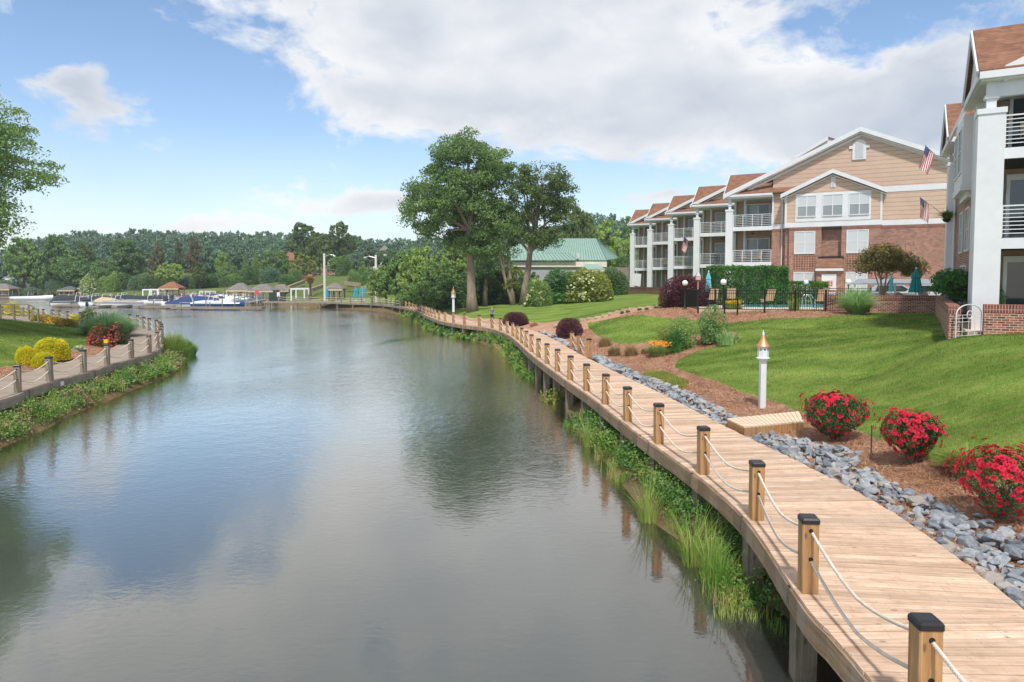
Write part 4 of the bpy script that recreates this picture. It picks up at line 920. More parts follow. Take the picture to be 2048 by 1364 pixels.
# ---------------------------------------------------------------- foliage tools
def leafquads(c,size,rs,up=.35,asp=.5):
    n=len(c); nrm=rs.normal(size=(n,3)); nrm[:,2]+=up*2; nrm/=np.linalg.norm(nrm,axis=1,keepdims=True)
    a=rs.normal(size=(n,3)); a=np.cross(nrm,a); a/=np.linalg.norm(a,axis=1,keepdims=True); b=np.cross(nrm,a)
    s=(size*(.7+.6*rs.random(n)))[:,None] if np.ndim(size)==0 else (size*(.7+.6*rs.random(n)))[:,None]
    a=a*s*.5; b=b*s*.5*asp
    v=np.stack([c-a,c+b-a*.1+nrm*s*.08,c+a,c-b-a*.1+nrm*s*.08],1).reshape(-1,3); f=np.arange(4*n).reshape(n,4); return v,f
def blades(base,h,w,rs,bend=.4,out=None):
    n=len(base); an=rs.random(n)*2*PI; d=np.stack([np.cos(an),np.sin(an),0*an],-1)
    if out is not None: d=out+d*.35; d/=np.linalg.norm(d,axis=1,keepdims=True)
    wdir=np.stack([-d[:,1],d[:,0],0*an],-1); h=h*np.ones(n); w=w*np.ones(n); bd=bend*(.4+rs.random(n)) if np.ndim(bend)==0 else bend
    up=np.array([0,0,1.0]); lv=[]
    for f,ww in ((0,1),(.5,.8),(.85,.5),(1.0,.12)):
        c=base+up*(h*f*(1-.42*np.minimum(bd,1.6)*f))[:,None]+d*(h*bd*f*f)[:,None]; lv+=[c-wdir*(w*ww/2)[:,None],c+wdir*(w*ww/2)[:,None]]
    v=np.stack(lv,1).reshape(-1,3); k=np.arange(n)[:,None,None]*8+np.array([[0,1,3,2],[2,3,5,4],[4,5,7,6]])[None]; return v,k.reshape(-1,4)
def cat_(parts):
    vs=[];fs=[];mi=[];n=0
    for k,(v,f) in enumerate(parts): vs.append(v); fs.append(f+n); mi+= [np.full(len(f),k)]; n+=len(v)
    return np.concatenate(vs),np.concatenate(fs),np.concatenate(mi)
bark=M('tree_bark','#8a7c6d',.95,.3,4,.9,18,stretch=(1,1,.25)); barkd=M('dark_bark','#6b5d50',.95,.3,4,.9,18,stretch=(1,1,.25))
Lf={}
for nm,a,b,tr,sc in (('dark','#557242','#8aa768',.3,.35),('oak','#566a3c','#88975a',.25,.4),('mid','#64854a','#9cb870',.3,.4),('light','#7d9c4c','#b3c878',.35,.5),('yellowgreen','#7d8f3c','#b5b55c',.3,.6),
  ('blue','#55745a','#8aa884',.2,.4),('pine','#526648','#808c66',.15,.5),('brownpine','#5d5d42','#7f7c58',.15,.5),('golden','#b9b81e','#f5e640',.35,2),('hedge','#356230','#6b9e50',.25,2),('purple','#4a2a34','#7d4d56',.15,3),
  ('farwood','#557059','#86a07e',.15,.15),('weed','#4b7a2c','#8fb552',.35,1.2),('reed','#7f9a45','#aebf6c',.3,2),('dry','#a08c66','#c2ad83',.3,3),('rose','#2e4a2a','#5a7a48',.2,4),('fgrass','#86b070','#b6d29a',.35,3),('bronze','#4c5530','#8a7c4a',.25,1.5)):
    Lf[nm]=leafmat('leaves_'+nm,a,b,tr,sc)
pet={}
for nm,a,b in (('red','#c20f2c','#e8405f'),('orange','#e0922c','#f2c65c'),('yellow','#e0b41c','#f2d648'),('cream','#dcd8b4','#f0eed8'),('dullred','#b5484a','#de827a'),('straw','#c9cc8a','#dfe0b4')): pet[nm]=leafmat('petals_'+nm,a,b,.2,5)
def lobes_points(lobes,n,rs,shell=.55):
    w=np.array([l[3]*l[4]*l[5] for l in lobes])**.8; k=rs.choice(len(lobes),n,p=w/w.sum()); L=np.array(lobes)[k]
    d=rs.normal(size=(n,3)); d/=np.linalg.norm(d,axis=1,keepdims=True); r=(shell+(1-shell)*rs.random(n))[:,None]**.6
    return L[:,:3]+d*r*L[:,3:6]
def tree_meshes(seed,lobes,ntips,per,tipr,leaf,trunk,leafm,barkm,tr0=.35,nl=9,flat=.6,asp=.55,droop=0):
    rs=np.random.default_rng(seed); tips=lobes_points(lobes,ntips,rs)
    c=np.repeat(tips,per,0); d=rs.normal(size=c.shape); d/=np.linalg.norm(d,axis=1,keepdims=True); d*=rs.random((len(d),1))**.45*1.55*np.array([1,1,flat])*tipr*np.repeat(.55+.75*rs.random(ntips),per)[:,None]
    if droop: d[:,2]-=droop*np.abs(d[:,0])
    v,f=leafquads(c+d,leaf,rs,.3,asp); crown=npmesh('crown',v,f,leafm)
    mb=MB(); tk=[Vector(p) for p in trunk]; n=len(tk); mb.tube(tk,[tr0*(1.35 if i==0 else 1-.62*i/(n-1)) for i in range(n)],10)
    cent=[np.array(l[:3]) for l in lobes]; ends=cent+list(tips[rs.choice(ntips,max(0,nl-len(cent)))]); nodes=[]
    for e_ in ends:
        e_=Vector(e_); k=rs.integers(max(1,n//2),n); a=tk[k]; m=a.lerp(e_,.5)+Vector((0,0,(e_-a).length*.12))
        P=[((1-t)**2*a+2*t*(1-t)*m+t*t*e_) for t in [i/7 for i in range(8)]]; r0=tr0*.42; mb.tube(P,[r0*(1-.8*i/7) for i in range(8)],6,caps=False); nodes+=[(p,r0*(1-.8*i/7)) for i,p in enumerate(P)][2:]
    NA=np.array([tuple(p[0]) for p in nodes])
    for tp in tips[::2]:
        dd=((NA-tp)**2).sum(1)+np.where(NA[:,2]>tp[2]+.2,3,0); k=int(dd.argmin()); p,r=nodes[k]; tp=Vector(tp); mb.tube([p,p.lerp(tp,.5)+Vector((0,0,.08*(tp-p).length)),tp],[min(r*.5,tr0*.14),tr0*.08,tr0*.03],4,caps=False)
    return mb.mesh('trunk',barkm,True),crown
def pxlobes(base,L,dep=1.0):
    k=base.y/F; out=[]
    for l in L:
        u,v,ru,rv=l[:4]; off=l[4] if len(l)>4 else 0; p=PY(u,v,base.y)-base; out.append((p.x,off,p.z,ru*k,max(ru,rv)*k*dep,rv*k))
    return out
def pt(base,u,v,dy=0): p=PY(u,v,base.y)-base; return (p.x,dy,p.z)
def put_tree(name,label,cat,base,tm,cm,grp=None):
    t=thing(name,label,cat,base,0,grp); link('trunk',tm,t); link('crown',cm,t); return t
# big trees in the middle
B=ground(945,623); k=B.y/F
L=pxlobes(B,[(925,322,62,46,0),(870,372,55,45,1),(850,425,52,40,-1),(965,335,50,42,-1),(990,385,45,50,1),(905,400,62,52,-2.5),(945,450,58,48,2),(990,450,42,44,-1),(822,418,26,26),(1005,330,24,34),(900,300,30,24),(930,395,60,60,2.5),(885,465,50,28,0),(955,495,42,25,0),(935,285,36,18)],1.0)
tm,cm=tree_meshes(1,L,330,190,.72,.26,[(0,0,-.3),pt(B,943,590),pt(B,942,545),pt(B,940,505),pt(B,938,460),pt(B,940,410),pt(B,936,350)],Lf['dark'],bark,k*10.5,14)
put_tree('deciduous_tree','tallest dark green tree with a straight grey trunk beside the boardwalk','tree',B,tm,cm)
B=ground(1047,609); k=B.y/F
L=pxlobes(B,[(1085,362,48,34),(1118,385,30,36,1),(1060,395,42,36,-1),(1098,420,44,30,1),(1045,360,28,26),(1128,425,22,28),(1050,470,34,28,-1),(1092,475,40,20,1),(1120,468,30,16),(1030,440,28,40)],1.0)
tm,cm=tree_meshes(2,L,170,130,.7,.25,[(0,0,-.3),pt(B,1050,575),pt(B,1056,540),pt(B,1060,505),pt(B,1068,470),pt(B,1074,430),pt(B,1082,385)],Lf['oak'],bark,k*8,13)
put_tree('deciduous_tree','second tall tree with open brownish green crown and leaning trunk','tree',B,tm,cm)
B=ground(1026,610); L=pxlobes(B,[(1000,470,30,34),(1030,455,30,36),(985,440,26,30),(1012,500,24,18)],1.0); k=B.y/F
tm,cm=tree_meshes(3,L,130,70,.55,.24,[(0,0,-.3),pt(B,1021,592),pt(B,1013,570),pt(B,1007,545),pt(B,1003,525),pt(B,998,500)],Lf['dark'],bark,k*4.5,6)
tt=put_tree('deciduous_tree','slim tree with two curving pale stems left of the leaning trunk','tree',B,tm,cm); MB().tube([pt(B,1028,612),pt(B,1025,585),pt(B,1020,555),pt(B,1018,525),pt(B,1016,500),pt(B,1022,460)],[k*4.5,k*4,k*4,k*3.5,k*3,k*2],8).build('trunk',bark,tt,True)
B=ground(970,613); k=B.y/F; L=pxlobes(B,[(972,500,24,40),(965,540,26,16),(978,470,24,24)],1.0)
tm,cm=tree_meshes(4,L,110,60,.5,.24,[(0,0,-.3),pt(B,971,580),pt(B,971,545),pt(B,970,510),pt(B,972,480)],Lf['dark'],barkd,k*5,5)
put_tree('deciduous_tree','thin straight dark tree just right of the tallest tree','tree',B,tm,cm)
# tree hanging into the left edge
B=Vector((-36.0,36.5,1.7)); 
L=[(1.5,0,8.6,4.2,4.5,3.6),(3.8,-.5,7.6,2.9,3.5,3.0),(4.0,.5,10.2,2.4,3.2,1.9),(2.2,0,12.0,2.6,3.2,1.9),(4.8,-1,6.4,2.0,2.8,1.9),(-3,0,10,5,5,4),(4.6,1,8.4,2.8,2.6,1.3),(5.3,-1,9.4,1.6,2,1.1),(3.2,-1,5.6,2.2,2.4,1.2)]
tm,cm=tree_meshes(5,[(l[0]*1.42,l[1]*1.42,l[2]*1.42-2.6)+tuple(x*1.4 for x in l[3:]) for l in L],1500,95,.6,.18,[(0,0,-.5),(0,0,3.5),(.2,0,7),(.5,0,11),(.6,0,15)],Lf['mid'],bark,.5,14,.35,.45,.35)
put_tree('deciduous_tree','fine leaved green tree cut by the left edge above the lawn','tree',B,tm,cm)
# ---------------------------------------------------------------- unit prototypes (height 1, width 1)
def unit_tree(seed,lobes,ntips,per,tipr,leaf,lm,bm_,tr=.025,trunk=((0,0,-.03),(0,0,.3),(.01,0,.6),(0,0,.85))): return tree_meshes(seed,lobes,ntips,per,tipr,leaf,trunk,lm,bm_,tr,7,.7,.7)
UT={}
UT['broad']=unit_tree(11,[(0,0,.6,.36,.36,.36),(.22,0,.5,.27,.3,.27),(-.22,.05,.52,.27,.3,.27),(0,.1,.8,.24,.24,.19),(.05,-.2,.4,.3,.25,.22),(-.15,-.1,.32,.28,.25,.16)],170,44,.045,.055,Lf['mid'],barkd)
UT['round']=unit_tree(12,[(0,0,.62,.44,.44,.34),(.18,.1,.45,.28,.3,.22),(-.2,-.1,.45,.28,.3,.22)],170,44,.045,.05,Lf['mid'],barkd)
UT['open']=unit_tree(13,[(0,0,.78,.26,.26,.2),(.26,0,.66,.2,.22,.16),(-.26,.05,.62,.22,.22,.15),(.1,-.1,.48,.25,.22,.13),(-.12,.1,.42,.25,.2,.1),(-.1,0,.9,.14,.14,.09)],130,44,.04,.05,Lf['oak'],barkd)
UT['pine']=unit_tree(14,[(0,0,.88,.2,.2,.1),(.1,0,.72,.3,.3,.08),(-.12,0,.6,.34,.32,.08),(.1,.05,.48,.36,.34,.07),(-.05,-.05,.37,.34,.3,.06),(0,0,.97,.08,.08,.04)],120,44,.04,.05,Lf['pine'],barkd)
rs=np.random.default_rng(15); n=7000; z=rs.random(n)**1.2; an=rs.random(n)*6.283; r=.5*(1-z)**.75*(.75+.3*rs.random(n))*(1+.12*np.sin(an*5+z*9)); v,f=leafquads(np.stack([r*np.cos(an),r*np.sin(an),z*.98+.02],-1),.05,rs,.6,.5)
UT['cone']=(MB().tube([(0,0,-.03),(0,0,.9)],[.03,.005],6).mesh('trunk',barkd),npmesh('crown',v,f,Lf['mid']))
def bushmesh(seed,n,leaf,lumps=10,pw=2.0,amp=.16,up=.5,mat=None,name='foliage',asp=.55):
    rs=np.random.default_rng(seed); d=rs.normal(size=(n,3)); d[:,2]=np.abs(d[:,2])*1.0-.12*rs.random(n); d/=np.linalg.norm(d,axis=1,keepdims=True)
    nrm=(np.abs(d)**pw).sum(1)**(1/pw); lc=rs.normal(size=(lumps,3)); lc[:,2]=np.abs(lc[:,2]); lc/=np.linalg.norm(lc,axis=1,keepdims=True)
    bumpv=(np.exp(-((1-d@lc.T)/.08))).sum(1); r=(1-amp+amp*1.3*np.clip(bumpv,0,1.2))*(.74+.3*rs.random(n)**.6)/nrm
    c=d*r[:,None]*np.array([.5,.5,1.0]); c[:,2]=np.maximum(c[:,2],.01); v,f=leafquads(c,leaf,rs,up,asp)
    # inner mass
    k=np.random.default_rng(seed+1); dd=k.normal(size=(n//5,3)); dd[:,2]=np.abs(dd[:,2]); dd/=np.linalg.norm(dd,axis=1,keepdims=True); nn=(np.abs(dd)**pw).sum(1)**(1/pw)
    v2,f2=leafquads(dd*((.45+.35*k.random(n//5))/nn)[:,None]*np.array([.5,.5,1.0]),leaf*2.2,k,0,.9)
    v,f,_=cat_([(v,f),(v2,f2)]); return npmesh(name,v,f,mat or Lf['hedge'])
UB={'round':bushmesh(21,6500,.06,16,2.3,.24),'lumpy':bushmesh(22,6500,.06,20,2.3,.36),'fine':bushmesh(23,14000,.028,14,2.3,.1),'loose':bushmesh(24,2600,.07,22,2,.55,.3),'box':bushmesh(25,15000,.028,30,5,.1),'gold':bushmesh(27,7000,.06,26,2.4,.2),'dense':bushmesh(26,15000,.036,22,2.5,.16)}
_r=np.random.default_rng(44); _n=26000; _f=_r.choice(4,_n,p=[.42,.34,.12,.12]); _p=_r.random((_n,3))*np.array([1,1,1])-np.array([.5,.5,0])
_p[_f==0,1]=-.5; _p[_f==1,2]=1; _p[_f==2,0]=-.5; _p[_f==3,0]=.5
_p+=_r.normal(size=(_n,3))*np.array([.008,.03,.022])+.012*np.sin(_p*23+_p[:,[1,2,0]]*17)
_v,_q=leafquads(_p,.06,_r,.3,.6); _v=(_v.reshape(-1,4,3)-_p[:,None])*np.array([.32,1.2,1.0])+_p[:,None]
UB['box']=npmesh('foliage',_v.reshape(-1,3),_q,Lf['hedge'])
def setmat(o,m): o.material_slots[0].link='OBJECT'; o.material_slots[0].material=m
def bush(kind,u,vb,vt,w,mat,name,label,cat='bush',grp=None,depth=None,base=None,rz=None,extra=None):
    B=base or ground(u,vb); k=B.y/F; t=thing(name,label,cat,B,rz if rz is not None else random.uniform(0,6) if depth is None else 0,grp)
    h=(vb-vt)*k; t.scale=(w*k,(depth or w*k) if not isinstance(depth,str) else w*k,h/1.0)
    f=link('foliage',UB[kind],t); setmat(f,mat)
    if extra: extra(t,w*k,h)
    return t
def flowers(t,seed,n,size,mat,zmin=.3,sx=1,sz=1,name='blossoms'):
    rs=np.random.default_rng(seed); d=rs.normal(size=(n,3)); d[:,2]=np.abs(d[:,2])+zmin*.6; d/=np.linalg.norm(d,axis=1,keepdims=True); c=d*np.array([.5,.5,1.0])*(1.02+.16*rs.random((n,1)))
    v=[];f=[];m=0
    c=np.repeat(c,5,0)+rs.normal(size=(n*5,3))*np.array([1/sx,1/sx,1/sz])*size*.3
    vv,ff=leafquads(c*np.array([sx,sx,sz]),size,rs,.4,.9); vv/=np.array([sx,sx,sz]); return link(name,npmesh(name,vv,ff,mat),t)
# ---------------------------------------------------------------- far trees
def utree(kind,u,Y,vt,w,mat,label,name='deciduous_tree',grp='trees across the water',vb=None):
    p=PY(u,559,Y) if vb is None else ground(u,vb); p.z=h1(p.x,p.y); 
    if vb is not None: Y=p.y
    h=PY(u,vt,Y).z-p.z; t=thing(name,label,'tree',p,random.uniform(0,6.28),grp); t.scale=(w*Y/F,w*Y/F,h)
    a,b=UT[kind]; link('trunk',a,t); c=link('crown',b,t); setmat(c,Lf[mat]); return t
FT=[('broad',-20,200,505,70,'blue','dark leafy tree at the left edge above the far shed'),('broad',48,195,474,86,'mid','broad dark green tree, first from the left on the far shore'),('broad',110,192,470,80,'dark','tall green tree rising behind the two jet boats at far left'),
('open',168,214,482,62,'oak','greyish open tree halfway up the left far hill'),('round',150,188,505,80,'mid','rounded tree overhanging the far left jetty'),('round',208,188,513,58,'mid','green tree above the white flowering shrub'),('broad',255,206,478,84,'dark','large tree behind the white columned house'),
('pine',315,193,486,44,'brownpine','brownish pine just left of the red roofed gazebo'),('round',340,185,522,60,'light','bright green round tree behind the red roofed gazebo'),('pine',358,203,477,34,'pine','slim pine with bare top above the red roofed gazebo'),('pine',388,197,472,40,'brownpine','tall brown trunked pine right of the red roofed gazebo'),
('round',400,186,529,32,'oak','small grey green tree right of the brown trunked pine'),('broad',418,200,491,44,'blue','blue green tree behind the middle boats'),('round',446,200,498,34,'light','bright small crowned tree high between two darker trees'),('round',456,188,526,44,'mid','soft green tree left of the grey gazebos'),
('cone',491,207,508,24,'mid','left one of two narrow cone shaped evergreens'),('cone',512,207,503,26,'mid','right one of two narrow cone shaped evergreens'),('round',552,198,492,62,'mid','round crowned tree above the grey gazebo roofs'),('open',608,196,508,54,'yellowgreen','yellowish open tree behind the palm'),
('open',612,232,446,92,'oak','very tall oak left of the tall light pole top'),('open',680,236,443,76,'oak','very tall oak right of the light pole top'),('broad',675,182,512,46,'mid','bushy green tree right beside the tall light pole'),('round',712,215,500,42,'blue','blue green tree uphill from the teal umbrellas'),
('pine',738,222,487,44,'pine','dark evergreen left of the towered house'),('round',775,225,495,50,'dark','dark tree right of the towered house'),('cone',560,187,545,26,'mid','small evergreen at the lawn under the round crowned tree'),('open',640,215,470,60,'oak','tree crown filling between the two very tall oaks')]
for a in FT: utree(*a[:6],a[6],'pine_tree' if a[0]=='pine' else 'evergreen_tree' if a[0]=='cone' else 'deciduous_tree')
bush('lumpy',184,588,553,40,Lf['light'],'flowering_shrub','white flowering shrub on the far left shore','shrub',extra=lambda t,w,h:flowers(t,5,500,.35,pet['cream'],.1,w,h),base=Vector((PY(184,590,186).x,186,.7)))
bush('round',220,590,546,34,Lf['light'],'shrub','bright green shrub right of the white flowering shrub','shrub',base=Vector((PY(220,590,186).x,186,.6)))
for u,w,v,Y in ((500,36,552,188),(575,30,571,160),(725,18,560,160),(706,22,560,150),(470,40,566,186),(300,40,560,190),(60,40,570,189),(130,40,572,188),(20,50,560,196),(90,44,562,197),(160,46,560,196),(232,40,558,200),(280,36,562,198),(325,40,560,194),(352,36,566,192),(378,34,565,191),(404,40,566,190),(432,44,562,192),(455,36,570,186),(-30,50,565,190),(540,40,562,182),(590,26,566,170),(690,30,556,180),(745,40,560,150),(110,36,566,190),(250,36,560,203),(200,40,556,200)): bush('lumpy',u,590,v,w,Lf[random.choice(['mid','dark','blue'])],'shrub','low shrub on the far shore','shrub','low shrubs on the far shore',base=Vector((PY(u,560,Y).x,Y,h1(PY(u,560,Y).x,Y)-.2)))
# wood on the far hill: one mass
rs=np.random.default_rng(31); me=UT['broad'][1]; me2=UT['open'][1]; protos=[]
for q in (UT['broad'][1],UT['round'][1],UT['round'][1]):
    a=np.empty(len(q.vertices)*3,np.float32); q.vertices.foreach_get('co',a); a=a.reshape(-1,4,3); protos.append(a)
prof_u=[-900,-200,0,40,90,140,200,300,450,560,640,700,760,830,900,1000,1100,1150,1190,1230,1280,1400,2600]; prof_v=[505,505,505,487,466,462,460,457,459,461,465,468,474,476,468,462,455,430,424,428,440,460,480]
VS=[]
for row,(Y,dv,stp) in enumerate(((245,34,26),(275,20,22),(315,9,19),(360,0,16))):
    u=-260
    while u<1420:
        u+=stp*rs.uniform(.7,1.3); vt=np.interp(u,prof_u,prof_v)+dv+rs.normal()*2.0; yy=Y*rs.uniform(.96,1.04); p=PY(u,559,yy); g=h1(p.x,yy); h=PY(u,vt,yy).z-g
        if h<5 or (350<u<1000 and row==0 and u>560): continue
        w=stp*2.7*yy/F; a=protos[rs.integers(3)]; a=a[rs.permutation(len(a))[:2600]]; th=rs.random()*6.28; ca,sa=math.cos(th),math.sin(th)
        b=a*1.25-a.mean(1,keepdims=True)*.25; x=(b[...,0]*ca-b[...,1]*sa)*w+p.x; y=(b[...,0]*sa+b[...,1]*ca)*w+yy; z=b[...,2]*h+g; VS.append(np.stack([x,y,z],-1))
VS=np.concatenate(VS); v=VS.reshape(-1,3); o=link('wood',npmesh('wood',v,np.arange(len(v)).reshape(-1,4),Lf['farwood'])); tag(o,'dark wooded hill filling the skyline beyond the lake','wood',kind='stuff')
# ---------------------------------------------------------------- middle distance trees and shrubs
MD=[('broad',772,106,528,88,'light','light green tree at the shore end of the thicket by the pier'),('broad',838,92,492,100,'light','tallest pale green tree of the shoreline thicket'),('broad',808,104,500,90,'mid','green tree in the middle of the shoreline thicket'),('round',880,84,515,86,'mid','bushy green tree between the thicket and the tallest tree'),
('round',850,80,560,100,'mid','low bushy tree behind the rope posts left of the far birdhouse'),('broad',905,100,485,80,'light','pale green tree behind the far birdhouse'),('round',925,90,540,70,'dark','dark shrubby tree behind the straight grey trunk'),('broad',1000,98,505,80,'mid','green tree glimpsed between the thin trunks'),
('round',1030,90,528,50,'yellowgreen','yellowish tree behind the two curving stems'),('round',1060,88,540,56,'dark','dark bushy tree behind the leaning trunk'),('broad',960,94,520,80,'dark','dark tree filling behind the thin straight tree'),
('broad',1165,135,425,90,'oak','brownish tree rising behind the green roof ridge'),('broad',1215,150,440,90,'light','light green tree right of the green roof'),('round',1250,125,470,60,'light','bright leafy tree between the green roof and white pillars'),('broad',1130,150,450,80,'mid','green tree behind the left part of the green roof'),('broad',1270,160,432,80,'mid','tree showing above the far end of the apartments'),
('round',1250,108,505,52,'dark','dark green tree against the leftmost white pillar'),('open',1158,118,412,70,'oak','open brown green crown just right of the second tall tree')]
for a in MD: utree(*a[:6],a[6],grp='trees behind the lawn')
cf=lambda s,n,sz=.22,z=.2:(lambda t,w,h:flowers(t,s,n//3,sz,pet['straw'],z,w,h))
bush('lumpy',1076,612,566,46,Lf['mid'],'flowering_shrub','smaller cream flowering shrub behind the lawn left of the dark hedge shrub','shrub',extra=cf(1,260))
bush('lumpy',1177,603,548,80,Lf['yellowgreen'],'flowering_shrub','large cream flowering shrub beside the retaining wall','shrub',extra=cf(2,700))
bush('lumpy',1122,606,550,72,Lf['hedge'],'shrub','dark green shrub between the two cream flowering shrubs','shrub'); bush('lumpy',1225,590,545,56,Lf['dark'],'shrub','dark shrub left of the brick retaining wall','shrub')
bush('lumpy',990,608,574,90,Lf['dark'],'shrub','low dark shrub behind the thin straight tree','shrub'); bush('lumpy',1040,604,565,80,Lf['hedge'],'shrub','dark shrub just behind the leaning trunk','shrub')
bush('lumpy',900,616,575,80,Lf['dark'],'shrub','dark shrub left of the straight grey trunk','shrub'); bush('lumpy',845,612,578,90,Lf['mid'],'shrub','green shrub behind the bend of the rope railing','shrub')
bush('round',1262,577,566,26,Lf['hedge'],'shrub','small clipped shrub on the retaining wall below the far pillars','shrub','clipped shrubs on the retaining wall'); bush('round',1300,577,564,44,Lf['hedge'],'shrub','wider clipped shrub on the retaining wall next to the purple bush','shrub')
bush('dense',1374,612,556,98,Lf['purple'],'purple_bush','huge rounded dark purple bush left of the pool fence','bush')
hb=PZ(1492,604,3.0); hb.y=47.5; hb.x=PY(1492,559,47.5).x; t=bush('box',1492,0,0,0,Lf['hedge'],'hedge','tall clipped green hedge in front of the white balconies','hedge',base=hb,depth=1); t.scale=(142*47.5/F,2.2,2.6)
hb=Vector((PY(1592,559,50).x,50,3.0)); t=bush('box',1598,0,0,0,Lf['weed'],'hedge','lower bright green hedge below the ground floor windows','hedge',base=hb,depth=1); t.scale=(106*50/F,1.8,1.6)
bush('dense',1031,651,626,48,Lf['purple'],'purple_bush','farther purple bush beside the boardwalk near the walking person','bush'); bush('dense',1139,674,639,50,Lf['purple'],'purple_bush','nearer purple bush beside the three land side posts','bush')
# brown fountain grasses, flowers, shrubs in the swale
def tuft(u,vb,vt,w,mat,name,label,n=900,bend=.6,wd=None,cat='ornamental grass',grp=None,base=None,spread=.25):
    B=base or ground(u,vb); k=B.y/F; W_=w*k; h=(vb-vt)*k; rs=np.random.default_rng(int(u*7+vb)); a=rs.random(n)*6.283; r=np.sqrt(rs.random(n))*W_*spread
    base_=np.stack([r*np.cos(a),r*np.sin(a),0*a-.02],-1); out=np.stack([np.cos(a),np.sin(a),0*a],-1); q_=r/(W_*spread+1e-6); hh=h*(.4+.65*rs.random(n))*1.2*(1-.45*q_*q_); bend=bend*(.35+.95*q_)
    v,f=blades(base_,hh,wd or .8*k,rs,bend*(.5+rs.random(n)*.9),out); o=link(name,npmesh(name,v,f,mat),None,B); o.rotation_euler=(0,0,0); return tag(o,label,cat,grp)
for i,(u,vb,vt,w) in enumerate(((1209,692,670,38),(1228,712,688,40),(1262,712,686,40),(1289,708,694,20))): tuft(u,vb,vt,w,Lf['dry'],'fountain_grass',f'brown tufted grass on the mulch, {ordn(i)} from the left','500'and 700,.45,grp='brown grass tufts on the mulch')
def lilies(u,vb,vt,w,lab,mat=pet['orange'],n=420):
    B=ground(u,vb); k=B.y/F; t=thing('lily_clump',lab,'flowers',B); W_=w*k; h=(vb-vt)*k; rs=np.random.default_rng(int(u)); a=rs.random(n*2)*6.283; r=np.sqrt(rs.random(n*2))*W_*.4
    b_=np.stack([r*np.cos(a),r*np.sin(a),0*a],-1); v,f=blades(b_,h*(.5+.35*rs.random(n*2)),1.3*k,rs,.7,np.stack([np.cos(a),np.sin(a),0*a],-1)); link('foliage',npmesh('foliage',v,f,Lf['reed']),t)
    c=np.stack([r[:n]*np.cos(a[:n])*1.1,r[:n]*np.sin(a[:n])*1.1,h*(.72+.3*rs.random(n))],-1); v,f=leafquads(c,3.4*k,rs,.3,.8); link('blossoms',npmesh('blossoms',v,f,mat),t); return t
lilies(1320,710,683,54,'orange day lily clump on the mulch bed below the swale shrubs'); lilies(1373,612,594,26,'orange flowers inside the left end of the pool fence'); lilies(1466,620,602,36,'yellow flowers in front of the pool fence',pet['yellow'])
bush('loose',1362,697,648,54,Lf['light'],'shrub','bright feathery green shrub in the middle of the lawn bed','shrub'); bush('loose',1424,684,628,52,Lf['mid'],'shrub','taller grey green shrub behind the feathery one','shrub'); bush('loose',1340,688,660,46,Lf['yellowgreen'],'shrub','yellow green airy shrub left of the feathery one','shrub'); bush('lumpy',1350,704,668,36,Lf['hedge'],'shrub','small dark shrub at the foot of the feathery shrub','shrub')
tuft(1455,688,656,60,Lf['fgrass'],'iris_clump','spiky blue green leaves at the right end of the lawn bed',160,.35,.07,'plant',spread=.35)
tuft(1588,621,592,44,Lf['reed'],'spiky_plant','upright spiky green clump in front of the pool fence',170,.4,.06,'plant',spread=.2); tuft(1713,628,570,54,Lf['fgrass'],'fountain_grass','tall arching fountain grass clump left of the brick patio wall',2600,.75,.03)
for i,(u,v) in enumerate(((1244,626),(1256,624),(1279,620),(1293,619),(1312,616),(1330,613))): bush('round',u,v+1,v-4,8,Lf['mid'],'seedling','tiny round plant along the stone edging of the upper bed','plant','tiny plants along the stone edging')
bush('round',1505,609,594,28,Lf['hedge'],'shrub','small round shrub behind the pool fence rails','shrub')
# low gold plants by the bed
tuft(1130,668,640,36,Lf['weed'],'fern_clump','bright yellow green clump between the two small purple bushes',400,.6,.05,'plant')
# crape myrtle and corner magnolia
B=Vector((PY(1765,559,42).x,42,2.95)); k=B.y/F; L=pxlobes(B,[(1765,520,34,24),(1735,528,24,18),(1800,525,30,20),(1775,500,24,12),(1825,535,20,14),(1745,508,18,10)],1)
tm,cm=tree_meshes(6,L,190,60,.32,.13,[(0,0,-.2),pt(B,1764,580),pt(B,1762,560),pt(B,1764,540)],Lf['bronze'],bark,.07,9)
t=put_tree('small_tree','spreading bronze green small tree behind the brick patio wall','tree',B,tm,cm); st=MB()
for du,dv in ((-16,545),(-6,540),(10,542),(20,548)): st.tube([(0,0,0),pt(B,1765+du*.4,575),pt(B,1765+du,dv)],[.06,.05,.03],6)
st.build('trunk',bark,t,True)
B=PZ(1903,625,3.05); B.y=28; B.x=PY(1903,559,28).x; L=pxlobes(B,[(1900,565,28,20),(1918,585,20,18),(1885,580,18,16),(1912,552,16,12)],1)
tm,cm=tree_meshes(8,L,110,60,.2,.11,[(0,0,-.1),pt(B,1903,600),pt(B,1905,575)],Lf['hedge'],barkd,.05,6); put_tree('small_tree','glossy dark leaved small tree beside the white garden gate','tree',B,tm,cm)
